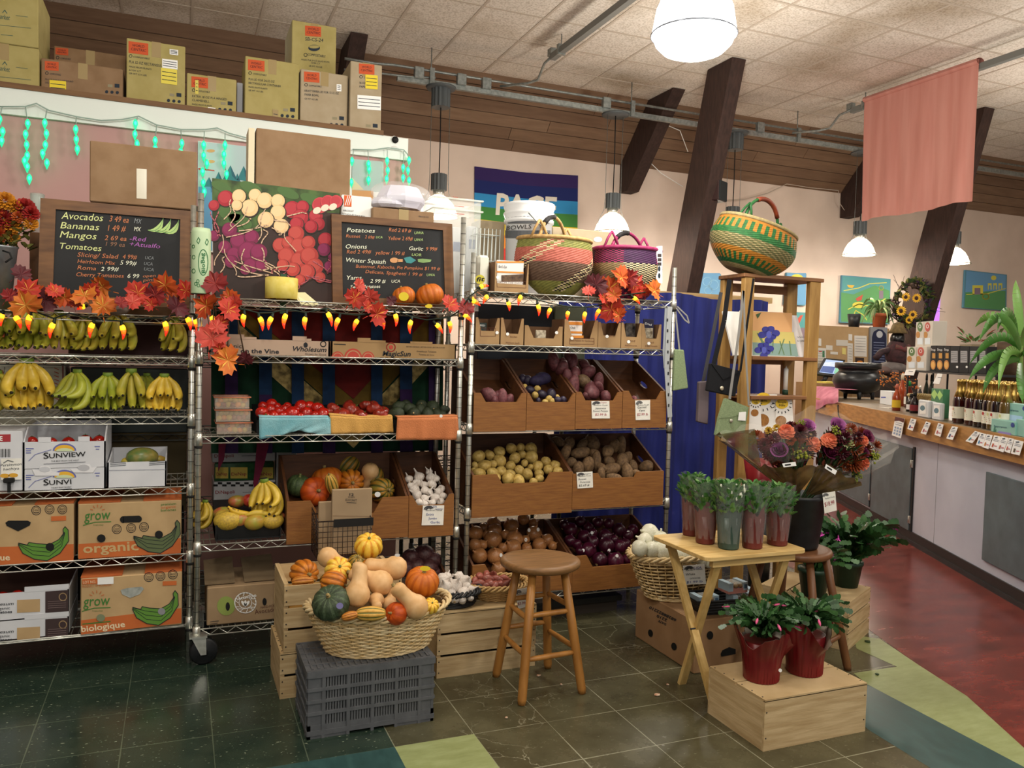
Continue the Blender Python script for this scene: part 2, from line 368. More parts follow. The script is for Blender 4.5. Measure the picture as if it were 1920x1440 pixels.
for X,dd in((1.55,'rising behind the stacked cartons'),(5.3,'behind the first big slanted column'),(9.03,'partly hidden by the hanging pink cloth')):
 b=MB();zf=lambda y:ZC-(y-YE)*(ZC-ZW)/(YW-YE)
 b.prism([(X,8.2,ZC-.006),(X,YE,ZC-.006),(X,YW-.02,ZW+.0),(X,YW-.02,ZW-.36),(X,YW-.22,ZW-.36)],(.17,0,0),BEAM)
 setp(b.build('rafter'),'short dark timber rafter end under the sloping boards, '+dd,'rafter','rafters')
YP=5.4
PINK=mat('#c99d98','#c09592',rough=.8,scale=1.5)
pe=PY(757,300,YP)
ztop=PY(600,262,YP).z
b=MB();b.box((-6.9,YP,0),(pe.x,YP+2.2,ztop+.02),PINK);setp(b.build('wall_pink'),kind='structure')
b=MB();b.box((-6.9,YP-.03,ztop-.075),(pe.x+.02,YP+2.2,ztop+.07),mat('#e8efe9',rough=.5));setp(b.build('trim_1'),kind='structure')
b=MB();b.box((-6.9,YP-.04,ztop+.07),(pe.x-.15,YP+1.6,ztop+.1),mat('#6b4a2c','#7c5935',rough=.6,scale=4,stretch=(1,8,8)));setp(b.build('ledge_board'),'long brown board on top of the pink wall under the cartons','board')
ZL=ztop+.1
W=bpy.data.worlds.new('world');SC.world=W;W.use_nodes=True;W.node_tree.nodes['Background'].inputs[0].default_value=(1,.97,.92,1);W.node_tree.nodes['Background'].inputs[1].default_value=.42
SC.view_settings.view_transform='Standard';SC.view_settings.look='None';SC.view_settings.gamma=1;SC.view_settings.exposure=.38
SC.cycles.max_bounces=6;SC.cycles.diffuse_bounces=3;SC.cycles.glossy_bounces=3;SC.cycles.transmission_bounces=5;SC.cycles.transparent_max_bounces=12
SC.cycles.caustics_reflective=False;SC.cycles.caustics_refractive=False;SC.cycles.sample_clamp_indirect=6
GLOW=mat('#fff3da','#ffe2b0',emit='#fff0d2',es=3.2,rough=.3,scale=3)
GLOWB=mat('#ffffff',emit='#fffaf0',es=6,rough=.3)
LAMPG=mat('#4b5052',rough=.5,stretch=(1,1,1))
def point(p,e,r=.14,c=(1,.94,.83)):
 l=bpy.data.lights.new('lamp_light','POINT');l.energy=e;l.shadow_soft_size=r;l.color=c
 o=bpy.data.objects.new('lamp_light',l);COL.objects.link(o);o.location=p;return o
def ribbed(b,c,r,z0,z1,mt,n=22):
 b.lathe([(r*.98,z0),(r*1.0,z0),(r,z1),(r*.95,z1)],mt,n=2*n,smooth=False,c=c,fn=lambda p,an,z:V((p.x*(1 if round(an/(PI/n))%2 else.9),p.y*(1 if round(an/(PI/n))%2 else.9),p.z)))
def pendant(x,y,zb,lab,up=None,hs=1,glow=GLOW,en=60,canopy=True):
 t=thing('pendant_lamp',lab,'lamp',(x,y,zb),group='pendant lamps')
 up=up or 4.15-zb;c=(0,0,0)
 b=MB();b.lathe([(.205*hs,0),(.2*hs,.02),(.175*hs,.09),(.14*hs,.15),(.09*hs,.2),(.06*hs,.215),(.055*hs,.213),(.13*hs,.15),(.165*hs,.09),(.19*hs,.02)],glow,n=28,cap=False);b.build('lamp_shade',t,False)
 b=MB();b.lathe([(.2*hs,-.004),(.222*hs,-.004),(.222*hs,.004),(.2*hs,.004)],mat('#d8d6c8',rough=.3,metal=.6),n=28,cap=False);b.build('shade_rim',t,False)
 b=MB();ribbed(b,(0,0,0),.085,.27,.44,LAMPG,14);b.lathe([(.06,.21),(.06,.27)],CHROME,n=14);b.build('ballast_housing',t,False)
 b=MB();b.tube([(0,0,.44),(.004,0,up*.6),(0,0,up)],.006,BLACK);b.build('cord',t,False)
 for s in(-1,1):
  b=MB();b.tube([(s*.2,0,.02),(s*.17,0,.14),(s*.11,0,.25),(s*.1,0,.4),(s*.1,0,up)],.0035,GALV,n=4);b.build('suspension_wire',t,False)
 b=MB();b.ball((0,0,.12),(.05,.05,.08),GLOWB);b.build('bulb',t,False)
 if canopy:
  b=MB();b.lathe([(.15,up),(.16,up+.02),(.1,up+.03)],LAMPG,n=20)
  if canopy==2:ribbed(b,(0,0,0),.1,up-.19,up,LAMPG,14)
  b.build('canopy',t,False)
 point((x,y,zb+.03),en);return t
SY=8.27
for x,lb,cn in((2.51,'pendant lamp mostly hidden behind the clear plastic food bin',2),(4.59,'glowing pendant lamp behind the woven baskets',1),(6.26,'pendant lamp half hidden behind the green and orange basket',2),(8.31,'glowing pendant lamp below the hanging pink cloth',1),(10.05,'glowing pendant lamp at the far right beside the dark column',1)):
 pendant(x,SY,2.83,lb,canopy=cn,en=62)
bl=PD(1301,66,3.95)
WHITEG=mat('#ffffff',emit='#f4f8ff',es=2.6,rough=.25)
t=thing('pendant_lamp','large white dome pendant lamp hanging near the top edge of the picture','lamp',(bl.x,bl.y,bl.z),group='pendant lamps')
b=MB();b.lathe([(.206,0),(.2,.03),(.185,.12),(.15,.2),(.1,.26),(.06,.28),(.06,.278),(.145,.19),(.18,.11),(.195,.02)],WHITEG,n=32,cap=False);b.build('lamp_shade',t,False)
b=MB();b.lathe([(.2,0),(.185,-.04),(.15,-.075),(.1,-.095),(.04,-.105)],WHITEG,n=32);b.build('diffuser',t,False)
b=MB();b.lathe([(.206,-.004),(.21,0),(.206,.004),(.2,.004)],mat('#8a8f98',rough=.3,metal=.5),n=32,cap=False);b.build('shade_rim',t,False)
b=MB();ribbed(b,(0,0,0),.085,.28,.48,LAMPG,14);b.tube([(0,0,.48),(0,0,ZC-.1-bl.z)],.006,BLACK);b.build('ballast_housing',t,False)
for p,e in(((bl.x,bl.y-.0,bl.z-.25),60),((.1,2.4,3.2),66),((2.6,.4,3.2),95),((-2.2,1.2,3.2),38),((0,-1.5,3.2),110),((5.2,1.2,3.2),70),((7.5,3.6,3.2),80),((4.4,6.0,3.2),85),((8.6,5.6,3.2),60),((.6,6.9,3.9),7)):
 point(p,e,.22)
t=thing('lighting_strut','long galvanised steel strut with conduit hung below the tiled ceiling','strut',(5,SY,4.19))
b=MB();b.box((2.04,SY-.022,4.17),(12.5,SY+.022,4.225),GALV);b.build('channel',t)
b=MB();b.tube([(1.5,SY-.02,4.3),(1.8,SY-.02,4.3),(2.0,SY-.02,4.315),(12.5,SY-.02,4.315)],.014,GALV);b.build('conduit',t)
b=MB();b.tube([(1.5,SY,4.2),(2.2,SY-.03,4.22),(2.44,SY-.03,4.25)],.011,GALV);b.build('conduit',t)
for x in(2.4,4.79,7.2,9.5):
 b=MB();b.tube([(x,SY,4.2),(x,SY,ZC)],.006,GALV);b.box((x-.025,SY-.05,4.16),(x+.025,SY-.022,4.34),GALV);b.build('hanger_rod',t)
for x in(2.26,2.72,3.0,4.45,6.6):
 b=MB();b.box((x-.05,SY-.06,4.21),(x+.05,SY-.0,4.33),GALV,.006);b.build('junction_box',t)
for(x,y0,y1,zz,nm)in((3.45,7.55,1.8,4.4,'ceiling track running over the racks'),(7.38,7.55,2.2,4.4,'ceiling track holding the pink hanging cloth')):
 t=thing('ceiling_track','grey steel '+nm,'track',(x,(y0+y1)/2,zz))
 z0=ZC-.16
 b=MB();b.box((x-.03,y1,z0-.03),(x+.03,y0,z0+.03),mat('#6f706c',rough=.5));b.build('channel',t)
 b=MB();b.tube([(x,y0-.05,z0+.02),(x,y0+.2,z0-.0),(x+.0,y0+.35,z0-.12),(x-.06,SY-.25,4.27),(x-.3,SY-.05,4.26)],.014,GALV);b.build('cable',t)
 b=MB();b.tube([(x,y0-.2,z0),(x,y0-.2,ZC)],.006,GALV);b.box((x-.04,y0-.22,z0-.04),(x+.04,y0-.18,z0+.06),GALV);b.box((x-.03,y0-.02,z0+.02),(x+.03,y0+.06,z0+.09),GALV);b.build('hanger_rod',t)
def rack(name_label,x0,x1,y0,dep,zt,levels,z0=.0,casters=False,mtl=CHROME,group='wire shelving racks',nd=44,flat=()):
 """levels: z of each shelf's lower rail."""
 t=thing('wire_rack',name_label,'shelving',((x0+x1)/2,y0+dep/2,0),group=group)
 for px in(x0,x1):
  for py in(y0,y0+dep):
   b=MB();b.tube([(px,py,z0),(px,py,zt)],.0128,mtl,n=10)
   z=z0+.05
   while z<zt-.02:
    b.lathe([(.0134,z-.0012),(.0134,z+.0012)],DARKM,n=10,c=(px,py,0),cap=False);z+=.0508
   for lz in levels:
    b.lathe([(.013,lz-.012),(.0185,lz-.01),(.0165,lz+.042),(.013,lz+.044)],mtl,n=12,c=(px,py,0))
    b.lathe([(.0165,lz-.022),(.0165,lz-.012)],BLACK,n=10,c=(px,py,0))
   b.build('post',t)
 for lz in levels:
  b=MB();zt_=lz+(.008 if lz in flat else.03)
  for yy in(y0-.004,y0+dep+.004):
   b.tube([(x0,yy,lz),(x1,yy,lz)],.0032,mtl,n=6);b.tube([(x0,yy,zt_),(x1,yy,zt_)],.0032,mtl,n=6)
   n=int((x1-x0)/.075);P=[]
   for i in range(2*n+1):P.append((lerp(x0+.02,x1-.02,i/(2*n)),yy,lz+.002 if i%2 else zt_-.002))
   b.tube(P,.0022,mtl,n=4,smooth=False)
  for xx in(x0,x1):
   b.tube([(xx,y0,lz),(xx,y0+dep,lz)],.0032,mtl,n=5);b.tube([(xx,y0,zt_),(xx,y0+dep,zt_)],.0032,mtl,n=5)
   P=[(xx,lerp(y0+.02,y0+dep-.02,i/10),lz+.002 if i%2 else zt_-.002)for i in range(11)];b.tube(P,.0022,mtl,n=4,smooth=False)
  for i in range(1,nd):
   xx=lerp(x0,x1,i/nd);b.tube([(xx,y0-.006,zt_-.002),(xx,y0+dep+.006,zt_-.002)],.0019,mtl,n=4,cap=False)
  for i in(1,2):
   yy=lerp(y0,y0+dep,i/3);b.tube([(x0,yy,zt_-.006),(x1,yy,zt_-.006)],.0028,mtl,n=5)
  b.build('shelf',t)
 if casters:
  for px in(x0,x1):
   for py in(y0,y0+dep):
    b=MB();b.tube([(px+.03,py-.018,.06),(px+.03,py-.01,.06),(px+.03,py+.01,.06),(px+.03,py+.018,.06)],[.052,.06,.06,.052],BLACKP,n=28);b.tube([(px+.03,py-.024,.06),(px+.03,py+.024,.06)],.02,DARKM,n=14)
    o=b.build('caster',t)
    b=MB();b.box((px-.03,py-.035,.128),(px+.045,py+.035,.136),CHROME)
    for yy in(py-.03,py+.026):b.prism([(px-.02,yy,.13),(px+.04,yy,.13),(px+.042,yy,.05),(px+.018,yy,.05)],(0,.004,0),CHROME)
    b.lathe([(.014,.11),(.014,.15)],CHROME,c=(px,py,0),n=10);b.build('fork',o)
 return t
YR1,YR,RD=3.89,3.85,.38
R1X=(-1.17,.055);R2X=(.085,1.30);R3X=(1.357,2.54)
zz=lambda x,y,Y:PY(x,y,Y).z
L1=[zz(280,605,YR1)+0.0,zz(200,681.8,YR1),zz(200,795.4,YR1),zz(200,930,YR1),zz(200,1060,YR1),zz(200,1188,YR1)]
L2=[zz(650,581.5,YR),zz(600,681.5,YR),zz(560,828,YR),zz(600,1019.5,YR),zz(450,1184,YR)]
L3=[zz(1070,566,YR),zz(1060,661.6,YR),zz(1060,807.5,YR),zz(1060,958,YR),zz(1100,1112,YR)]
print('L',L1,L2,L3)
rack('chrome wire rack with the bananas, nearest the left edge of the picture',*R1X,YR1,RD,2.05,L1,flat=(L1[5],))
rack('chrome wire rack on casters with tomatoes and squash, middle one of three',*R2X,YR,RD,2.1,L2,z0=.14,casters=True)
rack('chrome wire rack with wooden potato and onion bins, next to the blue curtain',*R3X,YR,RD,1.93,L3,z0=.0)
class Pool:
 def __init__(s,fn,r=1.0):s.fn=fn;s.first=None;s.used=False;s.r=r
 def place(s,loc,rot=(0,0,0),size=None,label=None,group=None,cat=None):
  sc=(size/s.r)if size is not None else 1
  if s.first is None:
   o=s.first=s.fn();o.location=loc;o.rotation_euler=rot;o.scale=(sc,)*3;setp(o,label,cat,group)
   WM[o.name]=Matrix.LocRotScale(V(loc),Euler(rot),V((sc,)*3));return o
  return dup(s.first,loc,rot,sc,label,group,cat)
def lump(seed,a=.08):
 r=random.Random(seed);k=[(V((r.uniform(-2.5,2.5),r.uniform(-2.5,2.5),r.uniform(-2.5,2.5))),r.uniform(0,6))for _ in range(4)]
 def f(p):
  s=1+sum(a*math.sin(q.dot(p)+ph)for q,ph in k)/2
  return p*s
 return f
def lumpy(name,mt,rr,seed,a=.12):
 def fn():
  b=MB();b.ball((0,0,0),rr,mt,14,10,lump(seed,a));return b.build(name,None,world=False)
 return fn
def onion(name,mt,neck,hairs=True):
 def fn():
  t=thing(name,None,None)
  b=MB();b.lathe([(.02,-.92),(.35,-.9),(.72,-.66),(.95,-.2),(1,.1),(.9,.45),(.6,.75),(.3,.9),(.16,1.02),(.1,1.2),(.12,1.32),(.01,1.3)],mt,n=18);b.build('bulb',t,False)
  b=MB()
  for i in range(8 if hairs else 5):
   an=i*.8;b.tube([(0,0,-.88),(.08*math.cos(an),.08*math.sin(an),-.97),(.16*math.cos(an),.16*math.sin(an),-1.0)],.02,neck,n=3)
  b.build('root',t,False);return t
 return fn
YSKIN=mat('#b27c4c','#8f5c36',rough=.35,scale=3,stretch=(5,5,.5),objrand=.2,detail=4)
RSKIN=mat('#4a1029','#2c0818',rough=.3,scale=3,stretch=(5,5,.5),objrand=.3,detail=4)
WSKIN=mat('#eceadb','#d3d2b4',rough=.35,scale=3,stretch=(5,5,.5),objrand=.1,detail=4)
GSK=mat('#e2dbd2','#cbbdb4',rough=.6,scale=2,stretch=(4,4,.4),objrand=.08)
SHSK=mat('#9a5648','#773f38',rough=.35,scale=3,stretch=(5,5,.5),objrand=.25)
STRAW=mat('#c8b07c','#a98d5a',rough=.8,scale=20)
P_yonion=Pool(onion('yellow_onion',YSKIN,STRAW));P_ronion=Pool(onion('red_onion',RSKIN,STRAW));P_wonion=Pool(onion('white_onion',WSKIN,STRAW))
def garlic():
 t=thing('garlic_bulb',None,None)
 b=MB();b.lathe([(.05,-.8),(.5,-.78),(.85,-.5),(1,-.1),(.85,.3),(.5,.62),(.22,.85),(.14,1.3),(.1,1.7),(.02,1.72)],GSK,n=24,fn=lambda p,a,z:V((p.x*(1-.09*abs(math.sin(a*4))),p.y*(1-.09*abs(math.sin(a*4))),p.z)));b.build('bulb',t,False)
 b=MB();b.lathe([(.02,-.86),(.22,-.84),(.2,-.76)],STRAW,n=10);b.build('root_plate',t,False);return t
P_garlic=Pool(garlic)
def shallot():
 t=thing('shallot',None,None);b=MB();b.lathe([(.03,-1.3),(.3,-1.1),(.7,-.6),(.8,0),(.6,.6),(.3,1.1),(.12,1.5),(.1,1.9),(.01,1.9)],SHSK,n=14);b.build('bulb',t,False)
 b=MB();b.tube([(0,0,1.85),(.1,.05,2.1),(.2,.1,2.2)],.05,STRAW,n=4);b.build('dry_tip',t,False);return t
P_shallot=Pool(shallot)
YPOT=mat('#c9ad63','#a98a45',rough=.5,scale=2.2,objrand=.15,bump=.1,bscale=8)
RUS=mat('#7d6142','#5c4630',rough=.75,scale=3,objrand=.2,bump=.2,bscale=10)
SWP=mat('#713f43','#55292f',rough=.55,scale=3,objrand=.2,bump=.15,bscale=8)
SWPB=mat('#7b6448','#5a4531',rough=.6,scale=3,bump=.15)
PURP=mat('#241d2e','#332a3f',rough=.45,scale=3,objrand=.2)
REDP=mat('#8b4a4c','#6d3437',rough=.5,scale=3,objrand=.15)
P_yp=[Pool(lumpy('yellow_potato',YPOT,rr,s))for s,rr in((1,(1.1,.92,.9)),(2,(1,.95,.85)),(3,(1.2,.9,.88)))]
P_ru=[Pool(lumpy('russet_potato',RUS,rr,s))for s,rr in((4,(1.4,.85,.8)),(5,(1.25,.9,.85)),(6,(1.5,.8,.78)))]
P_sw=[Pool(lumpy('sweet_potato',SWP,rr,s,.2))for s,rr in((7,(1.5,.85,.8)),(8,(1.2,.9,.85)),(9,(1.7,.75,.7)))]
P_swb=Pool(lumpy('sweet_potato',SWPB,(1.05,.95,.95),10,.15))
P_pur=Pool(lumpy('purple_potato',PURP,(1.1,.9,.9),11));P_red=Pool(lumpy('red_potato',REDP,(1.1,.9,.9),12));P_fy=Pool(lumpy('yellow_potato',YPOT,(1.05,.95,.9),13))
def veg(name,parts):
 def fn():
  t=thing(name,None,None)
  for nm,f in parts:
   b=MB();f(b);b.build(nm,t,False)
  return t
 return fn
TOM=mat('#b51d12','#8f130c',rough=.22,scale=2,objrand=.15,coat=.3);HEIR=mat('#8d2a1c','#6e2016',rough=.28,scale=2,objrand=.2,coat=.2)
CAL=mat('#3c5f23',rough=.6)
def calyx(z,r):
 def f(b):
  for i in range(5):
   a=i*2*PI/5;b.poly([(0,0,z+.02),(r*.3*math.cos(a-.5),r*.3*math.sin(a-.5),z+.05),(r*math.cos(a),r*math.sin(a),z+.0),(r*.3*math.cos(a+.5),r*.3*math.sin(a+.5),z+.05)],CAL)
  b.tube([(0,0,z),(0,0,z+.2)],.05,CAL,n=5)
 return f
P_tom=Pool(veg('tomato',[('flesh',lambda b:b.ball((0,0,0),(1,1,1.1),TOM,16,12)),('calyx',calyx(1.08,.45))]))
def ribf(k,d):return lambda p:V((p.x*(1-d*abs(math.cos(k*math.atan2(p.y,p.x)/2))),p.y*(1-d*abs(math.cos(k*math.atan2(p.y,p.x)/2))),p.z*(1-.22*max(0,1-math.hypot(p.x,p.y)*1.6))))
P_heir=Pool(veg('heirloom_tomato',[('flesh',lambda b:b.ball((0,0,0),(1,1,.66),HEIR,40,12,ribf(8,.12))),('calyx',calyx(.5,.4))]))
AVO=mat('#1d2415','#2c3720',rough=.5,scale=5,bump=.4,bscale=16,objrand=.3)
P_avo=Pool(veg('avocado',[('flesh',lambda b:b.lathe([(.02,-.95),(.5,-.85),(.85,-.45),(.92,0),(.78,.5),(.52,.95),(.3,1.15),(.05,1.2)],AVO,n=16)),('stem_button',lambda b:b.lathe([(.1,1.15),(.1,1.26),(.02,1.27)],STRAW,n=8))]))
def ribsq(b,rx,rz,ribs,d,m1,m2,m3=None,n=6,rows=14,gr=1,flat=.25):
 """ribbed squash: m1 on the ribs, m2 in the grooves."""
 N=ribs*n;vs=[]
 for j in range(rows+1):
  th=PI*j/rows
  for i in range(N):
   an=2*PI*i/N;ph=(i%n)/n;rr=math.sin(th)*(1-d*(1-math.sin(PI*(ph if ph else.0)))**2)
   z=-math.cos(th)*(1-flat*math.exp(-(math.sin(th)/.4)**2));vs.append((rx*max(rr,.004)*math.cos(an),rx*max(rr,.004)*math.sin(an),rz*z))
 for j in range(rows):
  pass
 k=len(b.v);b.v+=[b.M@V(v)for v in vs]
 for j in range(rows):
  for i in range(N):
   q=i%n;mt=m2 if(q<gr or q>=n-gr)else(m3 if(m3 and(i*7+j*3)%11==0)else m1)
   b.f.append((k+j*N+i,k+j*N+(i+1)%N,k+(j+1)*N+(i+1)%N,k+(j+1)*N+i));b.mi.append(b.m(mt));b.sm.append(True)
def stemf(z,r,h,mt,n=8):return lambda b:b.lathe([(r*1.5,z),(r*.9,z+h*.3),(r*.75,z+h*.8),(r*.9,z+h),(.01,z+h)],mt,n=n)
STEM=mat('#a58f5c','#7d6a3c',rough=.8,scale=6);STEMG=mat('#5e6b3a','#7a7c4a',rough=.8,scale=6)
OR1=mat('#cf7f22','#b9661a',rough=.45,scale=2,objrand=.12);OR2=mat('#a85f17','#94551a',rough=.5,scale=3)
PK1=mat('#cc6f1c','#b85f15',rough=.5,scale=2,bump=.1,objrand=.1);PK2=mat('#b85c12',rough=.55)
KUR=mat('#cf5a17','#bd4812',rough=.45,scale=2,objrand=.1);KUR2=mat('#b04311',rough=.5)
GRN=mat('#37482a','#4d5f38',rough=.55,scale=5,bump=.2,objrand=.1);GRN2=mat('#5b6d45','#43542f',rough=.6,scale=8)
KAB=mat('#26331f','#3d4d33',rough=.5,scale=4,bump=.2);KAB2=mat('#55654a','#3a4930',rough=.6,scale=9)
GO1=mat('#6d6a26','#a87424',rough=.5,scale=1.6,objrand=.15);GO2=mat('#414a1e','#5d5a22',rough=.55,scale=3)
YC1=mat('#e8b832','#efca55',rough=.4,scale=3,objrand=.08);YC2=mat('#d98a1c','#e7b13b',rough=.45,scale=4)
DEL1=mat('#e3b45a','#d49c40',rough=.45,scale=3);DEL2=mat('#6d7030','#8a7c35',rough=.5,scale=6);DEL3=mat('#cf8a3a','#c07a2d',rough=.45,scale=3)
BUT=mat('#e0b682','#d3a56e',rough=.5,scale=1.5,objrand=.07)
def sq(nm,rx,rz,ribs,d,m1,m2,stem=STEM,m3=None,sh=.35,sr=.12,flat=.25,gr=1):return Pool(veg(nm,[('flesh',lambda b:ribsq(b,rx,rz,ribs,d,m1,m2,m3,flat=flat,gr=gr)),('stem',stemf(rz*(1-flat)*.95,sr,sh,stem))]))
P_acorn=sq('acorn_squash',.92,1.1,10,.16,OR1,OR2);P_acorng=sq('acorn_squash',.9,1.1,10,.16,GO1,GO2)
P_pump=sq('pumpkin',1,.88,12,.07,PK1,PK2,sh=.3);P_kuri=sq('red_kuri_squash',1,.95,8,.03,KUR,KUR2,sh=.35)
P_kab=sq('kabocha_squash',1.05,.82,12,.05,KAB,KAB2,sh=.22);P_but_green=sq('buttercup_squash',1,.95,12,.05,GRN,GRN2,STEMG)
P_carn=sq('carnival_squash',1,.9,9,.2,YC1,YC2,STEMG,sh=.15);P_delf=Pool(veg('delicata_squash',[('flesh',lambda b:ribsq(b,.62,1.35,9,.14,DEL1,DEL2,gr=1,flat=.1)),('stem',stemf(1.2,.1,.22,STEM))]))
P_delo=Pool(veg('delicata_squash',[('flesh',lambda b:ribsq(b,.66,1.3,9,.12,DEL3,OR2,gr=1,flat=.1)),('stem',stemf(1.15,.1,.22,STEM))]))
def butter():
 t=thing('butternut_squash',None,None)
 b=MB();b.lathe([(.03,-.98),(.25,-1.0),(.6,-.88),(.88,-.5),(.98,-.1),(.9,.3),(.7,.65),(.6,1.0),(.58,1.5),(.62,1.9),(.55,2.2),(.3,2.36),(.04,2.38)],BUT,n=24,fn=lambda p,a,z:V((p.x+.06*max(0,z)**2,p.y,p.z)));b.build('flesh',t,False)
 b=MB();b.lathe([(.2,2.32),(.16,2.42),(.12,2.6),(.01,2.6)],STEM,n=7,c=(.32,0,0));b.build('stem',t,False)
 b=MB();b.lathe([(.02,-1.02),(.09,-1.01),(.1,-.97)],STEM,n=10);b.build('blossom_scar',t,False);return t
P_but=Pool(butter)
MAN=[mat('#a9a23f','#c0903a',rough=.35,scale=1.2,objrand=.15),mat('#b5563a','#8f8c36',rough=.35,scale=1.1,objrand=.1),mat('#c9a93d','#a88a3a',rough=.5,scale=6,objrand=.1),mat('#4f6a35','#8a7b3a',rough=.35,scale=1.1)]
P_man=[Pool(veg('mango',[('flesh',(lambda m:lambda b:b.ball((0,0,0),(1.25,.95,.9),m,16,10,lump(21,.06)))(m)),('stem',lambda b:b.tube([(1.2,0,0),(1.32,0,.02)],.07,STEM,n=6))]))for m in MAN]
APR=mat('#a32420','#c2553a',rough=.3,scale=2,objrand=.1)
P_app=Pool(veg('apple',[('flesh',lambda b:b.ball((0,0,0),(1,1,.92),APR,16,12,lambda p:V((p.x,p.y,p.z*(1-.25*max(0,1-math.hypot(p.x,p.y)*2)))))),('stem',lambda b:b.tube([(0,0,.66),(.05,0,1.0)],.04,STEM,n=5))]))
BAN=[mat('#8f9a2e','#a8a83a',rough=.4,scale=14,objrand=.12),mat('#a8a636','#bfae42',rough=.4,scale=14,objrand=.1),mat('#c9a832','#d8b94a',rough=.4,scale=30,objrand=.08)]
BSPOT=mat('#d0a82c','#4a3415',rough=.45,scale=60,ramp=(.55,.7));BTIP=mat('#1f1a10',rough=.8);BGRN=mat('#6f8a2c',rough=.5)
def bez(p0,p1,p2,p3,n=9):
 p0,p1,p2,p3=map(V,(p0,p1,p2,p3));return[p0*(1-t)**3+p1*3*t*(1-t)**2+p2*3*t*t*(1-t)+p3*t**3 for t in[i/n for i in range(n+1)]]
def banana_mesh(b,P,r,mt):
 n=len(P);R=[r*(.38,.5,.78,.95,1,1,.97,.85,.6,.3)[min(9,int(i*9/(n-1)+.5))]for i in range(n)]
 b.tube(P,R,mt,n=6);d=(P[-1]-P[-2]).normalized();b.tube([P[-1],P[-1]+d*r*.45],[r*.3,r*.22],BTIP,n=5)
def bunch(n,mt,seed,spread=1.0,sticker=True):
 def fn():
  R=random.Random(seed);t=thing('banana_bunch',None,None)
  for lay in range(2):
   m=n-lay*max(1,n//3)
   for i in range(m):
    a=(i/(m-1)-.5)*2 if m>1 else 0
    a=a*spread+R.uniform(-.08,.08);h=.178 if lay==0 else.174;f=.0 if lay==0 else-.012
    ex=a*.05;ez=.026+.055*lay+R.uniform(0,.012)
    P=bez((a*.013,f,h),(a*.05,f+.02-.022*lay,.145),(a*.072,f+.012-.012*lay,ez-.006),(ex,-.075-.015*lay+R.uniform(-.01,.01),ez+R.uniform(-.004,.006)))
    b=MB();banana_mesh(b,P,.0198,mt);b.build('banana',t,False)
  b=MB();b.lathe([(.014,.165),(.022,.178),(.021,.192),(.004,.194)],BGRN,n=10,sy=.6);b.lathe([(.02,.191),(.015,.196),(.002,.1965)],BTIP,n=10,sy=.6);b.build('crown',t,False)
  if sticker:
   b=MB();c=V((-.025,-.034,.108));b.add([c+V(p)for p in((-.008,-.006,-.012),(.01,-.008,-.012),(.01,.0,.012),(-.008,.002,.012))],[(0,1,2,3)],mat('#d8664a',rough=.5));b.build('sticker',t,False)
  return t
 return fn
P_bun=[Pool(bunch(5,BAN[0],1)),Pool(bunch(4,BAN[1],2)),Pool(bunch(6,BAN[2],3)),Pool(bunch(3,BAN[1],5,.7)),Pool(bunch(3,BAN[2],6,.8,False))]
def rr3():return(rnd(0,6.3),rnd(0,6.3),rnd(0,6.3))
def pile(o,sc,lst,p0,slope,pick,rot=None,push=0):
 """lst: (cx,cy,r[,key]) in a zoomed crop with origin o and scale sc; on a plane through p0 rising at `slope` away from the camera."""
 n=V((0,-math.sin(slope),math.cos(slope)));out=[]
 for e in lst:
  x,y,r=o[0]+e[0]/sc,o[1]+e[1]/sc,e[2]/sc
  p=hit(x,y,p0,n);d=depth(p);R=r*d/FPX*1.08;pool=pick(e)
  ob=pool.place(p,rot()if rot else rr3(),R);out.append((ob,p))
 return out
def sticker(o,px,py,d,w,h,mt=STICK,nm='sticker'):
 """small label decal facing the camera, child of o, at photo px, depth d."""
 p=PD(px,py,d);k=d/FPX;b=MB();f=CF*-.001
 P=[]
 for i in range(12):
  a=2*PI*i/12;P.append(p+CR*(w*k*math.cos(a))+CD*(h*k*math.sin(a))+f)
 b.add([*P],[tuple(range(12))],mt,raw=True);b.add([q-f*3 for q in P],[tuple(range(11,-1,-1))],mt,raw=True);return b.build(nm,o)
def axrot(dx,dy,t=0,spin=0):
 v=(CR*dx+CD*dy-CF*t).normalized();return(v.to_track_quat('Z','Y')@Euler((0,0,spin)).to_quaternion()).to_euler()
def fbox(xl,xr,yt,yb,Y):
 xm,ym=(xl+xr)/2,(yt+yb)/2
 return PY(xl,ym,Y).x,PY(xr,ym,Y).x,PY(xm,yb,Y).z,PY(xm,yt,Y).z
def carton(label,xl,xr,yt,yb,Y,dep,mt,z0=None,name='cardboard_carton',cat='box',group=None,tape=True,bev=.004,deco=None,topm=None):
 x0,x1,za,zb=fbox(xl,xr,yt,yb,Y)
 if z0 is not None:za=z0
 b=MB();b.box((x0,Y,za),(x1,Y+dep,zb),mt,bev);b.plane((0,Y-.0006,0),(0,-1,0))
 if tape:b.box(((x0+x1)/2-.025,Y-.0008,zb-.09),((x0+x1)/2+.025,Y+dep,zb+.0008),TAPE)
 if deco:deco(b)
 o=b.build(name);setp(o,label,cat,group);return o
TAPE=mat('#a08a5e',rough=.25);CLEART=mat('#c9c2ae',rough=.15)
ORL=mat('#c9552c',rough=.8);YEL=mat('#e8cf2e',rough=.6);DGR=mat('#3f5f58',rough=.8)
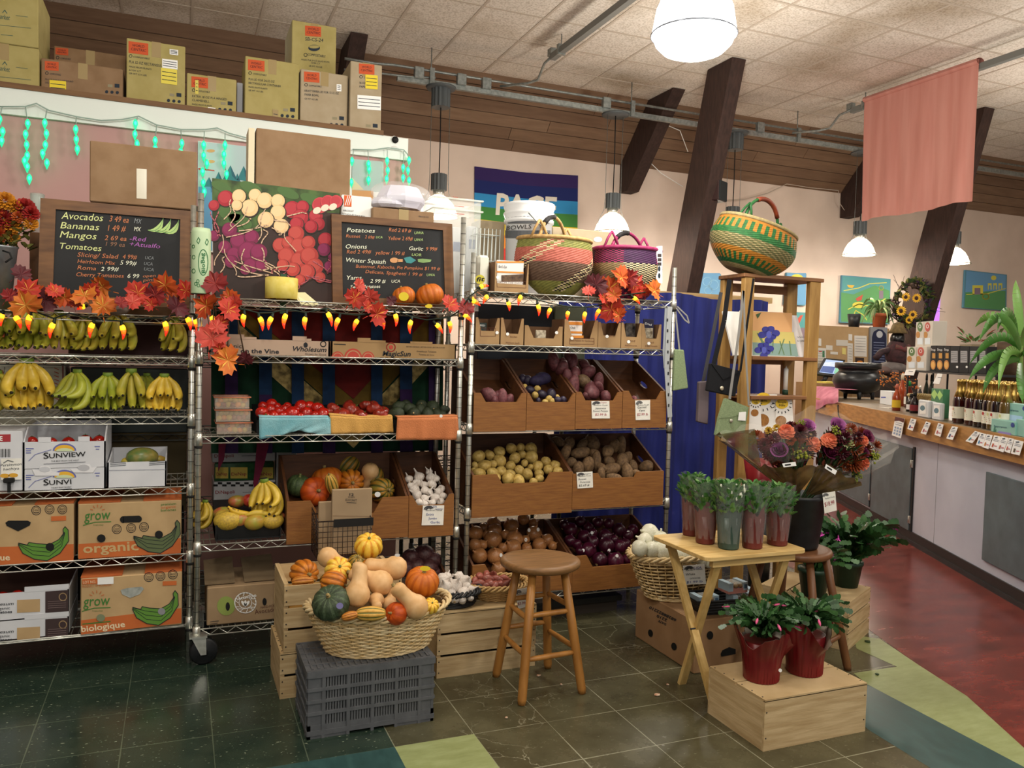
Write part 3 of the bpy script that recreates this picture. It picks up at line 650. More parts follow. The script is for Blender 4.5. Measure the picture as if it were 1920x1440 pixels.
def wc(xl,xr,yt,yb,lx,ly,lw,lh,lines,code=None,slope=13,lab2=()):
 """printed front of a takeaway-ware carton."""
 k=slope/100
 def f(b):
  b.pr(lx,ly,lx+lw,ly+lh,ORL,1,slope)
  b.pt('WORLD',lx+lw*.18,ly+lh*.42+k*lw*.2,lx+lw*.8,ly+lh*.42+k*lw*.8,INKB,2,h=lh*.22)
  b.pt('CENTRIC',lx+lw*.12,ly+lh*.75+k*lw*.1,lx+lw*.88,ly+lh*.75+k*lw*.88,INKB,2,h=lh*.22)
  y=ly+lh+9
  b.ring(lx+4,y-3,2.6,2.6,.9,INK);b.pt('COMPOSTABLE',lx+9,y,lx+9+lw*.82,y+k*lw*.8,INK,h=3.2);y+=10
  for(s,frac,hh)in lines:
   w=(xr-xl)*frac;b.pt(s,lx+1,y,lx+1+w,y+k*w,INK,h=hh);y+=hh+3.2
  for i in range(3):b.pe(xr-31+i*10,yb-17+k*8*i-k*20,3,3,INK)
  b.pr(xr-16,yb-34,xr-7,yb-27,INK,1,slope);b.pr(xr-29,yb-33,xr-20,yb-28,mat('#8d8467'),1,slope)
  for i in range(4):b.pl_([(xr-30,yb-9+i*2.4-1),(xr-6,yb-6+i*2.4-1)],.7,INK)
  if code:b.pt(code,xl+5,yb-12-k*(xr-xl)*.4,xl+26,yb-10-k*(xr-xl)*.4,INK,h=3);b.pr(xl+5,yb-10-k*(xr-xl)*.4,xl+28,yb-3-k*(xr-xl)*.4,mat('#6b6a55'),1,slope)
  for(x0,y0,x1,y1,m)in lab2:
   b.pr(x0,y0,x1,y1,m,3,slope)
   for i in range(3):
    yy=y0+(y1-y0)*(.25+.25*i);b.pl_([(x0+2,yy),(x1-2,yy+k*(x1-x0))],1.2,INK,4)
 return f
YB=5.42
def arket(y):
 def f(b):
  b.pt('arket',0,y,18,y+3,DGR,h=9);b.pl_([(5,y-11),(9,y-16),(13,y-10)],1.4,DGR);b.pl_([(0,y+12),(58,y+18)],.8,DGR);b.pl_([(30,y-6),(52,y-3)],.8,DGR)
  b.pl_([(2,y+30),(24,y+32)],1,DGR)
 return f
o=carton('tan carton with green print at the far left, lower of two stacked on the ledge',-60,73,82,178,YB,.45,KRAFTY,ZL,deco=arket(132))
ztl=max(v.co.z for v in o.data.vertices)+o.location.z
carton('tan carton with green print at the far left, upper of two stacked',-60,72,-34,77,YB,.45,KRAFTY,ztl+.002,deco=arket(35))
carton('brown carton with yellow sticker, sideways next to the stack with green print',77,231,119,191,YB+.02,.28,KRAFTD,ZL,deco=wc(77,231,119,191,84,114,26,17,[('PLA LID FOR 8-32 OZ ROUND',.34,3),('DELI CONTAINER',.2,3)],slope=9,lab2=[(93,150,124,178,YEL)]))
carton('brown carton peeking out behind the one with the yellow sticker',101,236,95,165,YB+.34,.3,KRAFTD,ZL,deco=wc(101,236,95,165,104,89,24,13,[],slope=9))
carton('tall tan carton with white and yellow shipping label',237,347,79,208,YB,.42,KRAFTY,ZL,deco=wc(237,347,79,208,241,77,37,22,[('PLA 32 OZ RECTANGULAR',.62,5),('MADE FROM PLANTS',.38,3.2),('6/100 CT',.2,3),('GR WT 23.4 LBS',.3,3)],'RD-CS-32',13,[(304,110,333,127,STICK),(302,127,332,156,mat('#e3d24f')),(318,92,334,102,STICK)]))
carton('small tan carton with a thin yellow label, second smallest on the ledge',350,443,143,224,YB,.4,KRAFTY,ZL,deco=wc(350,443,143,224,359,143,31,20,[('EXTRA 18 OZ PLA HINGED',.7,4.2),('CLAMSHELL',.35,4.2),('MADE FROM PLANTS',.4,3),('GR WT 24.5 LBS',.35,3)],'XL-CS-6N',10,[(366,150,372,176,mat('#d6c65a')),(390,201,404,210,STICK)]))
b=MB();x0,x1,za,zb=fbox(444,455,155,232,YB+.1);b.box((x0,YB+.1,ZL),(x1,YB+.16,zb),mat('#b9bcc6',rough=.6),.003);setp(b.build('foam_panel'),'narrow pale grey panel squeezed between two tan cartons','panel')
carton('large tan carton with brown tape strips, for rectangular lids',459,560,112,236,YB,.3,KRAFTY,ZL,deco=wc(459,560,112,236,465,111,31,20,[('PLA LID FOR 24-52 OZ',.48,4),('RECTANGULAR CONTAINER',.6,4),('MADE FROM PLANTS',.35,3),('GR WT 14.0 LBS',.27,3)],'RDL-CS-24',11,[(511,205,522,240,TAPE)]))
o=carton('greyish carton with a lid drawing, under the topmost carton',563,652,135,252,YB,.55,KRAFTG,ZL,deco=wc(563,652,135,252,570,134,29,19,[('KRAFT PAPER LID FOR 12-32 OZ',.72,4),('PAPER BOWL',.3,4),('GR WT 14.2 LBS',.28,3)],'BOL-PA-12-R',8,[(631,158,640,171,STICK)]))
zh=max(v.co.z for v in o.data.vertices)+o.location.z
def sbcs(b):
 b.pr(572,48,602,67,ORL,1,8);b.pt('WORLD',577,56,598,58,INKB,h=4.5);b.pt('CENTRIC',575,62.5,600,65,INKB,h=4.5);b.pt('SB-CS-24',572,76,606,79,INK,h=6.5)
 b.pe(589,90,11,6,INK);b.pe(589,88,9.5,3,KRAFTY,2);b.pt('COMPOSTABLE',577,104,610,108,INK,h=4.5);b.ring(573,103,3,3,1,INK)
 b.pt('INGEO PLA 24 OZ SALAD BOWL',565,113,618,118,INK,h=3);b.pt('12/50 CT',583,119,600,121,INK,h=3);b.pt('GR WT 18.6 LBS',579,125,604,127.5,INK,h=3)
carton('topmost tan carton, printed with a bowl, standing on the greyish one',547,630,44,133,YB+.33,.4,KRAFTY,zh+.002,deco=sbcs)
carton('narrow pale carton with yellow and white stickers at the end of the ledge',656,715,118,266,YB-.03,.4,KRAFTG,ZL-0.0,deco=wc(656,715,118,266,673,119,29,19,[('16 OZ NOTREE',.5,4),('PAPER BOWL',.5,4)],'BO-SU-16',8,[(685,140,708,166,YEL),(670,178,714,204,STICK)]))
t=thing('security_camera','small round white security camera on the end of the white trim','camera',PY(739,264,YP-.01))
c=t.location;b=MB();b.ball(c,.032,WHITE);b.lathe([(.035,-.05),(.03,-.045),(.012,-.03)],WHITE,c=c);b.build('housing',t)
b=MB();b.tube([c+V((0,-.02,0)),c+V((0,-.034,0))],.022,BLACK,n=14);b.build('lens',t)
LED=mat('#30e0b0',emit='#5affc8',es=3);LEDC=mat('#28c898',emit='#12d890',es=.9,alpha=.75);WIREW=mat('#9fb5ac',rough=.5)
def icicle(label,main,drops):
 yy=YP-.06;t=thing('icicle_light_string',label,'string lights',PY(*main[0],yy),group='icicle light strings')
 b=MB();b.tube([PY(x,y,yy)for x,y in main],.004,WIREW,n=5);b.build('wire',t)
 for d in drops:
  P=[PY(x,y,yy)for x,y in d]
  b=MB();b.tube(P,.0025,WIREW,n=4);w=b.build('drop_wire',t)
  for p in P[1:]:
   b=MB();b.lathe([(.004,.02),(.012,.008),(.014,-.008),(.006,-.03),(.001,-.042)],LEDC,c=p,n=8);b.ball(p+V((0,0,-.002)),(.007,.007,.012),LED,8,6);b.build('bulb',w)
icicle('white icicle light string with green bulbs, long one above the banana chalkboard',[(-10,200),(47,200),(68,194),(92,207),(145,219),(190,226),(230,224),(260,218),(293,234),(340,243),(385,243),(407,240),(430,250),(468,260)],[[(4,201),(-1,222),(5,245),(3,262)],[(48,201),(52,230),(48,250),(50,270),(51,290),(46,300),(51,311),(55,333)],[(88,206),(84,229),(87,249),(85,270),(80,286),(88,304)],[(143,219),(142,241),(143,260),(145,278)],[(258,220),(254,230),(253,250),(257,268)],[(294,234),(291,262),(291,277)],[(339,243),(341,267),(339,283)],[(383,246),(382,270),(382,290),(388,305),(380,320),(381,341),(383,358)],[(422,250),(422,270),(420,288),(420,305),(425,325)]])
icicle('white icicle light string with green bulbs, on the pink wall beside the small camera',[(661,280),(700,281),(727,277),(757,281),(765,290)],[[(690,281),(691,306),(692,316),(691,336)],[(726,279),(726,300),(727,318),(725,334)],[(663,281),(660,300),(659,340)],[(757,283),(756,313),(756,332)],[(764,289),(767,299),(765,318),(767,337)]])
def artwork(label,corners,Y,deco,dep=.03,edge=None,name='painting',cat='painting',mt=None,group=None):
 P=[PY(x,y,Y)for x,y in corners];b=MB();b.prism(P,(0,dep,0),mt or WHITE);b.plane((0,Y-.0004,0),(0,-1,0));deco(b)
 o=b.build(name);setp(o,label,cat,group);return o
def mount(b):
 b.pp([(371,265),(468,275),(468,368),(371,450)],mat('#b8cdd0'),1);b.pp([(372,350),(398,350),(398,470),(372,470)],mat('#5f9cc4'),2)
 for x,y,w in((392,332,22),(410,322,18),(432,310,20),(457,311,18),(445,325,16)):b.pp([(x,y),(x-w*.7,y+26),(x+w*.7,y+30)],mat('#2d7f86'),2);b.pp([(x,y),(x+w*.15,y+20),(x+w*.7,y+30)],mat('#225f70'),3)
 b.pp([(372,315),(402,319),(402,321),(372,318)],mat('#c7432f'),3)
 for y in(283,303):b.pe(395,y,8,3,mat('#d5a46a'),2)
artwork('mountain lake painting in blues on the pink wall, partly hidden by the radish picture',[(371,264),(466,275),(466,480),(371,470)],YP-.035,mount)
def mount2(b):
 b.pp([(660,298),(718,303),(718,360),(660,360)],mat('#aebfbd'),1);b.pp([(660,333),(682,356),(660,356)],mat('#d9cba8'),2);b.pp([(660,356),(700,358),(700,380),(660,380)],mat('#d09a62'),2)
artwork('pale painting on the pink wall beside the plastic bag of food tubs',[(650,297),(719,304),(719,430),(650,430)],YP-.035,mount2)
S1=[z+.034 for z in L1];S1[5]=L1[5]+.012;S2=[z+.034 for z in L2];S3=[z+.034 for z in L3]
WOODF=mat('#7a5535','#5f4028',rough=.5,scale=6,stretch=(1,1,6));SLATE=mat('#1f2022','#2a2b2d',rough=.75,scale=3)
CH={'w':mat('#eef0da',rough=.9),'y':mat('#dfe5a0',rough=.9),'o':mat('#d0825a',rough=.9),'g':mat('#8d9296',rough=.9),'p':mat('#b06ab8',rough=.9),'l':mat('#b9d58a',rough=.9),'d':mat('#96705a',rough=.9)}
def chalkboard(label,cs,Y,fw,lines,deco):
 t=thing('chalkboard',label,'chalkboard',PY(*cs[3],Y));P=[PY(x,y,Y)for x,y in cs]
 c=sum(P,V((0,0,0)))/4;ins=[p+(c-p).normalized()*fw*1.4 for p in P]
 b=MB();b.prism([p+V((0,.008,0))for p in P],(0,.012,0),SLATE);b.plane((0,Y+.0074,0),(0,-1,0));bo=b.build('slate',t)
 b=MB();b.plane((0,Y+.0072,0),(0,-1,0))
 for(s,x,y,x2,y2,k,h)in lines:b.pt(s,x,y,x2,y2,CH[k],1,h=h,shear=.18)
 b.build('chalk_writing',bo)
 for d in deco:
  b=MB();b.plane((0,Y+.0072,0),(0,-1,0));d(b);b.build('chalk_drawing',bo)
 b=MB()
 for i in range(4):
  b.prism([P[i],P[(i+1)%4],ins[(i+1)%4],ins[i]],(0,.028,0),WOODF)
 b.build('frame',t);return t
def ban_draw(b):
 for(x,y)in((277,441),(291,443),(306,445)):
  pts=[]
  for i in range(7):a=i/6;pts.append((x+lerp(0,27,a)-9*a*a*0,y-10-lerp(0,26,a**1.8)*1.0+lerp(0,4,a)))
  up=[(px+lerp(0,3,i/6),py)for i,(px,py)in enumerate(pts)]
  lo=[(x+2+lerp(0,27,i/6)+9*math.sin(PI*i/6),y-8-lerp(0,25,(i/6)**1.5)+7*math.sin(PI*i/6))for i in range(7)]
  b.pp(up+lo[::-1],CH['l'],1)
  b.pl_([((u[0]+l[0])/2,(u[1]+l[1])/2)for u,l in zip(up,lo)],1.2,mat('#7fae6a'),2)
l1=[('Avocados',115,410,193,415,'y',13),('3 49 ea',205,415,241,418,'o',11),('MX',251,418,265,420,'g',9),('Bananas',113,428,186,432,'y',12),('1 49 #',202,433,236,434,'o',11),('MX',251,433,264,434,'w',8),('Mangos',112,445,181,449,'y',12),('2 69 ea',196,450,237,452,'o',9),('-Red',243,451,274,453,'p',8),('1 99 ea',198,461,234,463,'d',8),('+Atualfo',243,461,300,466,'p',8),('Tomatoes',112,466,190,471,'y',11),('Slicing/ Salad',145,481,222,485,'o',8),('4 99#',230,485,257,486,'o',8),('UCA',272,486,288,487,'g',6),('Heirloom Mix',145,493,216,497,'o',7),('5 99#',225,496,256,498,'w',8),('UCA',270,497,286,498,'g',6),('Roma',145,505,180,507,'o',7.5),('2 99#',189,508,223,508,'w',7.5),('UCA',270,507,288,509,'g',6),('Cherry Tomatoes',143,518,232,521,'o',7.5),('6 99',239,521,261,522,'w',8),('open',268,520,292,519,'o',5),('pint',268,528,292,526,'o',5)]
chalkboard('wood framed chalkboard listing avocados and bananas, on the banana rack',[(76,371),(364,396),(361,577),(70,573)],3.955,.05,l1,[ban_draw])
l2=[('Potatoes',650,435,703,436.5,'w',8),('Red 2 69 #',729,434,771,436,'o',7),('UWA',777,439,794,439,'l',5),('Russet',648.5,445,675.5,446,'o',6),('2 69#',684,447,702,448,'o',6),('UCA',705,447,717,447,'l',4.5),('Yellow 2 69#',728,450,774,451,'o',7),('UWA',777,452,793,452,'l',5),('Onions',648,466,688,466.3,'w',8),('Garlic',767,469,793,470,'w',7),('9 99#',799,470,820,470,'o',7),('Red 2 49#',650,475.5,696,475.5,'o',7),('yellow 1 99 #',703.5,477,759,478.5,'o',7),('UOR',772,480,790,480.6,'l',5),('Winter Squash',648.5,491,723,495,'w',8),('Butternut, Kabocha, Pie Pumpkins $1 99 #',667,502,825,507,'o',6),('Delicata, Spaghetti 1 99 #',685,512,792,518,'o',6),('UWA',800,518,815,518,'l',5),('Yams',650,524.5,678,524.5,'w',8),('2 99 #',694,530,723,530.7,'w',7),('UCA',734,530,750,530,'w',5.5),('&',663,533,669,533,'w',6),('Sweet Potatoes',657,541,713,540,'w',6.5)]
sq_draw=[lambda b:(b.pe(739,488,8,5,mat('#d39a68')),b.pr(745,486,755,491,mat('#d39a68'))),lambda b:b.pp([(757,484),(763,482),(769,481),(780,488),(771,494),(762,493)],mat('#3f8f92')),lambda b:b.pp([(783,486),(792,485),(809,487),(807,491),(793,493),(784,491)],mat('#86a86a'))]
chalkboard('wood framed chalkboard listing potatoes and winter squash, behind two small pumpkins',[(621.5,401),(848,420),(852,576),(624,569)],3.955,.042,l2,sq_draw)
def radish(b):
 D=mat('#2c1f1c','#3a2723',rough=.6,scale=6);G=mat('#2a3a1c','#4e6a34',rough=.6,scale=16);Cr=mat('#e6c48f',rough=.6);Cr2=mat('#f0d9ad',rough=.6);R1=mat('#a3202f',rough=.6);R2=mat('#c8444c',rough=.6);M1=mat('#7a1d48',rough=.6);M2=mat('#9c3264',rough=.6);C1=mat('#b03a35',rough=.6);C2=mat('#cf5d52',rough=.6);RT=mat('#d8b79a',rough=.6);RTR=mat('#b8606a',rough=.6)
 b.pp([(398,334),(637,363),(635,570),(401,566)],D,1);b.pp([(398,334),(637,363),(637,400),(560,395),(520,420),(470,440),(398,420)],G,2)
 for x,y,rx,ry in((430,400,22,14),(450,415,24,12),(415,350,20,9),(470,352,22,10),(585,375,24,10),(540,362,22,9),(440,425,18,9)):b.pe(x,y,rx,ry,mat('#4a6a36',rough=.6),3,rot=.4)
 rng=random.Random(3)
 def mixm(a,c):return _mx.setdefault((a.name,c.name),mat(tuple((p*.55+q*.45)for p,q in zip(a.node_tree.nodes['Principled BSDF'].inputs[0].default_value,c.node_tree.nodes['Principled BSDF'].inputs[0].default_value)),rough=.6))
 _mx={}
 def blob(x,y,r,a,c,ry=None):
  ly=blob.n=blob.n+.04;b.pe(x+r*.06,y+r*.08,r*1.1,(ry or r)*1.08,D,4+ly);b.pe(x,y,r,ry or r,a,4.02+ly);b.pe(x-r*.12,y-r*.14,r*.74,(ry or r)*.72,mixm(a,c),4.03+ly)
 blob.n=0
 def root(x,y,dx,dy,m,w=2.0,ly=9):
  P=[(x+dx*t+6*math.sin(t*5+x),y+dy*t+3*math.sin(t*4+y))for t in[i/7 for i in range(8)]];b.pl_(P,w,m,ly)
 for x,y,r in((423,372,15),(401,385,10),(548,393,16),(567,388,12),(563,407,15),(592,405,13),(597,420,12),(556,420,13),(583,425,12),(610,450,14),(628,455,10)):blob(x,y,r,R1,R2)
 for x,y,r in((600,385,15),(615,380,14),(630,378,12)):blob(x,y,r,R2,R1);b.pe(x-6,y+10,8,6,mat('#e9d9c4'),6,rot=-.5)
 for x,y,r in((448,368,13),(478,366,12),(496,376,15),(521,377,13),(468,390,16),(521,398,14),(498,412,15),(527,424,14),(444,385,10)):blob(x,y,r,Cr,Cr2)
 for x,y,r in((430,431,14),(447,452,16),(472,445,14),(421,463,12),(440,478,15),(466,472,20),(485,473,16),(433,490,12),(470,498,14),(490,497,12),(460,505,10),(628,478,14),(618,500,11),(607,468,12),(401,442,10)):blob(x,y,r,M1,M2)
 for x,y,r in((555,438,15),(525,460,14),(540,455,12),(560,462,16),(578,455,13),(537,480,16),(560,488,15),(580,480,17),(590,500,16),(575,510,15),(549,505,13),(530,497,11),(600,520,10),(562,525,10)):blob(x,y,r,C1,C2)
 for x,y,dx,dy in((438,372,-18,42),(434,395,4,30),(476,412,-30,10),(496,430,0,25),(527,440,-12,-10),(508,425,-55,5),(540,405,40,-6),(425,480,-14,30),(430,495,60,20),(455,470,8,40),(485,465,25,40),(500,500,20,15),(450,516,50,3)):root(x,y,dx,dy,RT)
 for x,y,dx,dy in((545,505,-30,18),(560,530,40,-10),(600,525,35,5),(575,520,60,10),(545,520,15,20),(590,490,30,25),(620,510,-6,-20),(530,505,-25,8)):root(x,y,dx,dy,RTR,1.8)
 for x in(404,400):root(x,400,6,40,RTR)
 for x,y,dx,dy in((470,385,-38,50),(500,395,-20,55),(515,410,35,15),(490,420,-60,25),(530,430,20,40),(425,470,15,45),(445,490,70,25),(475,480,45,30),(495,505,60,-5),(415,440,-8,60)):root(x,y,dx,dy,RT,1.7)
artwork('large painted canvas of radishes and beets between the two chalkboards',[(398,334),(637,363),(635,573),(401,566)],3.99,radish,.035)
o=carton('big plain brown box standing tall behind the radish canvas',480,657,250,358,4.06,.16,KRAFTD,S2[0],tape=False)
b=MB();x0=PY(478,300,4.06).x;z1=PY(472,240,4.06).z
b.box((x0-.03,4.06,1.95),(x0-.002,4.2,z1),mat('#d8cdb0',rough=.8));b.build('side_flap',o)
o=carton('dark brown box lying behind the banana chalkboard',172,372,388,570,4.03,.3,KRAFTD,S1[0],tape=False);zk=max(v.co.z for v in o.data.vertices)+o.location.z
t=carton('plain brown box with clear tape, resting above the banana chalkboard',168,369,274,377,4.02,.3,KRAFTD,zk+.003,deco=lambda b:b.pr(256,316,275,372,CLEART,1,8),tape=False)
def hd(b):
 b.pr(645,366,659,387,mat('#cf5a20'),1,6)
 for i in range(3):b.pl_([(647+i*3.5,385),(652+i*3.5,368)],1.2,STICK,2)
 b.pt('AIRCOUNT',643,396,663,398,INK,h=3.4);b.pt('RETANGULAR SNACK BOX',641,402,684,408,INK,h=3.4)
carton('white box with an orange square mark behind the potato chalkboard',639,695,367,560,4.03,.1,WHITE,S2[0],tape=False,deco=hd)
o=carton('shallow brown box under the plastic bag of food tubs',697,812,393,560,4.0,.2,KRAFTD,S2[0],deco=lambda b:b.pt('Made in the U.S.A.',785,407,804,408.5,INK,h=3),tape=True);zk=max(v.co.z for v in o.data.vertices)+o.location.z
PLAST=mat('#ffffff',rough=.12,alpha=.22,spec=.6);FOAM=mat('#d9d7e6',rough=.7)
t=thing('bag_of_food_tubs','clear plastic bag of pale lidded tubs on the shallow brown box','plastic bag',(PY(750,393,4.1).x,4.1,zk))
for(x,y,w,h)in((752,372,46,20),(735,383,44,9)):
 p=PY(x,y,4.08);k=depth(p)/FPX;b=MB();b.lathe([(w*k*.8,-h*k),(w*k,-h*k*.4),(w*k,0),(w*k*.75,h*k),(.001,h*k)],FOAM,n=8,sy=.7,c=p,smooth=False);b.build('tub',t)
p=PY(752,372,4.08);b=MB();b.ball(p,(.16,.13,.075),PLAST,22,12,lump(5,.25));b.build('film',t)
b=MB();b.ball(p+V((-.14,.0,-.04)),(.1,.1,.04),PLAST,14,8,lump(6,.4));b.build('bag_end',t);b=MB();b.ball(p+V((.17,0,-.02)),(.07,.08,.05),PLAST,14,8,lump(8,.5));b.build('bag_end',t)
t=thing('paper_tape_roll','yellow roll of paper tape standing in front of the radish canvas','tape roll',PY(528,563,3.93))
p=PY(528,541,3.93);k=depth(p)/FPX
b=MB();b.lathe([(28*k,-20*k),(30*k,-19*k),(30*k,19*k),(28*k,20*k),(10*k,20*k),(10*k,-20*k)],mat('#d8c352','#e3d071',rough=.5,scale=30),n=28,c=p,cap=False);b.build('roll',t)
b=MB();P=[PY(556,548,3.91),PY(572,548,3.9),PY(598,570,3.87),PY(590,573,3.87),PY(566,572,3.87),PY(556,560,3.9)];b.prism(P,(0,.004,0),mat('#e4dcae',rough=.6));b.build('loose_end',t)
b=MB();b.box(PY(526,524,3.97)+V((0,0,-.16)),PY(537,514,3.97)+V((0,.02,0)),mat('#1d4a35'));setp(b.build('marker_box'),'dark green strip peeking above the yellow tape roll','box')
for(x,y,r,lb,sx,sy)in((757,558,22,'small orange pumpkin with a round yellow sticker, on the potato chalkboard shelf',757,556),(806,554,26.5,'larger small pumpkin next to the one with a round sticker',804,574)):
 p=PY(x,y,3.9);R=r*depth(p)/FPX;p.z=S2[0]+R*.82;o=P_pump.place(p,(-.35,.1,1),R,lb,cat='pumpkin');sticker(o,sx,sy,depth(p)-R*1.02,9.5 if r<24 else 7,8.5 if r<24 else 4,YEL)
CLR=mat('#f2f4ee',rough=.08,alpha=.25,spec=.6)
t=thing('food_bin','clear plastic food bin holding packets, between the two chalkboard racks','bin',(PY(855,560,4.12).x,4.12,S2[0]))
x0,x1,za,zb=fbox(812,900,372,560,4.08);b=MB()
for a,c in(((x0,4.08,S2[0]),(x0+.004,4.28,zb)),((x1-.004,4.08,S2[0]),(x1,4.28,zb)),((x0,4.08,S2[0]),(x1,4.083,zb)),((x0,4.277,S2[0]),(x1,4.28,zb))):b.box(a,c,CLR)
b.build('walls',t)
b=MB()
for zq in(zb-.004,zb-.06):b.tube([(x0-.008,4.072,zq),(x1+.008,4.072,zq),(x1+.008,4.288,zq),(x0-.008,4.288,zq)],.005,mat('#dfe3da',rough=.2,alpha=.6),n=5,closed=True)
b.build('rim',t)
b=MB();b.plane((0,4.079,0),(0,-1,0));b.pt('20L',848,372,860,374,mat('#b8402f'),h=4);b.pl_([(852,386),(870,388)],1,mat('#b8402f'));b.pl_([(852,400),(870,402)],1,mat('#b8402f'));b.build('scale_marks',t)
for(x,y,w,h,c,lb)in((828,450,12,34,'#8fa7c4','blue and white packet on the near side'),(858,455,15,40,'#e3e6ec','white packet in the middle'),(884,450,11,36,'#d5dae6','pale packet tucked at the right side')):
 p=PY(x,y,4.18);b=MB();b.box((p.x-w*.0028,p.y-.02,S2[0]+.01),(p.x+w*.0028,p.y+.02,p.z+h*.002),mat(c,rough=.5),.008);b.box((p.x-w*.002,p.y-.0215,p.z-.05),(p.x+w*.0022,p.y-.0198,p.z),mat('#4b6ba8'));setp(b.build('packet'),lb+' of the clear food bin','packet')
def bananas(lst,Y,z,where):
 for(x,y,pool,rz,sc,lab)in lst:
  p=PY(x,y,Y+rnd(-.01,.03));P_bun[pool].place((p.x,p.y,z-.004),(0,0,rz),sc,lab,'banana bunches on the chrome rack','bananas')
for q in P_bun:q.r=1
bananas([(-8,640,0,.1,1.0,'green banana bunch cut off by the left picture edge, upper banana shelf'),(18,640,3,-.1,.75,'small low green banana bunch between the two leftmost, upper banana shelf'),(56,640,0,0,1.12,'large green banana bunch second from left, upper banana shelf'),(110,640,1,.1,1.0,'yellow green banana bunch third from left, upper banana shelf'),(158,640,1,-.35,.9,'banana bunch with tips turned left, middle of the upper banana shelf'),(222,640,1,-.1,1.05,'tall banana bunch fifth from left, upper banana shelf'),(327,640,3,-.35,.95,'small banana bunch alone beside the rack post, upper banana shelf')],4.02,S1[1],'')
bananas([(-6,740,1,0,1.0,'banana bunch cut off by the left picture edge, lower banana shelf'),(50,740,2,.25,1.28,'biggest yellow banana bunch near the left, lower banana shelf'),(145,740,0,-.75,1.05,'green banana bunch fanned out to the left, lower banana shelf'),(202,740,0,.05,.98,'green banana bunch with tips facing forward, lower banana shelf'),(246,740,3,.1,1.08,'narrow banana bunch with three tips in a triangle, lower banana shelf'),(308,740,2,0,.98,'yellow banana bunch beside the rack post, lower banana shelf')],4.0,S1[2],'')
bananas([(275,735,0,-.9,.95,'dark green banana bunch lying behind the yellow one, lower banana shelf')],4.16,S1[2],'')
CORR=mat('#c3a478','#b89a6f',rough=.85,scale=10);GORG=mat('#c96c35','#bd6230',rough=.8,scale=8);GREEN=mat('#5f8f37',rough=.8);DGREEN=mat('#5e6b47',rough=.8);CREAMT=mat('#ead9b4',rough=.8);GLOGO=mat('#3f7a35',rough=.8)
def bandraw(b,x,y,w,h,c):
 lo=[(0,.55),(.08,.78),(.3,.95),(.55,1),(.8,.78),(.97,.42),(.96,.1),(.9,0)];up=[(.86,.08),(.87,.2),(.78,.38),(.6,.52),(.35,.5),(.2,.46),(.17,.54),(0,.48)]
 f=lambda P:[(x+w*a,y+h*c_)for a,c_ in P]
 b.pp(f(lo+up),c,3);b.pl_(f(lo+up+[lo[0]]),1.3,INKB,4)
 for k in(.25,.5,.75):b.pl_(f([(lerp(a[0],d[0],k),lerp(a[1],d[1],k))for a,d in zip([(0,.55),(.3,.95),(.6,.98),(.85,.65),(.9,.2)],[(.02,.48),(.25,.46),(.6,.52),(.78,.38),(.88,.15)])]),.9,INKB,4)
def seals(b,L,r=8.5):
 for i,(x,y)in enumerate(L):
  b.ring(x,y,r,r,1.1,INKB);b.ring(x,y,r*.7,r*.7,.6,INKB);b.pt(('USDA','FAIR','BIO')[i%3],x-r*.5,y+1,x+r*.5,y+1,INKB,h=3.2);b.pl_([(x-r*.5,y+3.5),(x+r*.5,y+3.5)],.9,INKB)
def grow_logo(b,x,y,s):
 b.pt('grow',x,y,x+50*s,y-3*s,GLOGO,2,h=19*s,shear=.15,bold=.004);b.pl_([(x-2*s,y+9*s),(x+20*s,y+3*s),(x+50*s,y+2*s)],1.6*s,GLOGO)
 for a in range(5):an=PI*(.1+.2*a);b.pl_([(x+25*s-9*s*math.cos(an),y-18*s-7*s*math.sin(an)),(x+25*s-14*s*math.cos(an),y-18*s-12*s*math.sin(an))],1.2,GORG,3)
 b.pt('by organics unlimited',x+17*s,y+9*s,x+36*s,y+9*s,GLOGO,2,h=2.6)
def bancarton(label,xl,xr,yt,yb,Y,z,deco,dep=.34):
 def topf(b):
  x0,x1,za,zb=fbox(xl,xr,yt,yb,Y);w=(x1-x0)
  for(a,c)in((0,.4),(.62,1)):b.box((x0+w*a,Y+.002,zb),(x0+w*c,Y+.3,zb+.006),GORG)
  deco(b)
 return carton(label,xl,xr,yt,yb,Y,dep,CORR,z,name='banana_carton',tape=False,deco=topf,group='printed banana cartons')
def band(b,xl,xr,yl,yr,bl,br):b.pp([(xl,yl),(xr,yr),(xr,br),(xl,bl)],GORG,1)
def d1(b):
 band(b,147,339,1020,1009,1048,1037);grow_logo(b,158,976,1);b.pe(232,974,7,6.5,BLACK,2,a0=90,a1=270);b.pr(231,967.5,259,980,BLACK,2,-3);b.pe(259,973,7,6.5,BLACK,2,a0=-90,a1=90)
 b.pt('premium',302,948,330,946,GLOGO,h=4.5);b.pt('organic',302,953.5,330,951.5,GORG,h=4.5);b.pt('bananas',302,959,330,957,GLOGO,h=4.5)
 seals(b,((219,992),(246,990),(270,988)));b.pt('organic',156,1037,260,1031,mat('#c9ab78',rough=.8),2,h=17,bold=.02);bandraw(b,251,975,90,62,DGREEN);b.pe(190,1009,8,7.5,BLACK,5);b.pe(298,1002,7.5,7.5,BLACK,5)
bancarton('printed banana carton with the word organic, upper of two beside the rack post',146,340,941,1043,3.9,S1[4],d1)
def d2(b):
 band(b,-58,138,1028,1020,1062,1054);b.pp([(10,980),(16,976),(52,976),(58,979),(56,985),(34,996),(13,986)],BLACK,2);seals(b,((68,957),(93,955),(117,955)));b.pr(96,968,124,977,GORG,2,-4);b.pt('biologique',-62,1053,19,1050,CREAMT,2,h=11,bold=.02);bandraw(b,35,987,97,64,GREEN);b.pe(94,1025,8,7.5,BLACK,5)
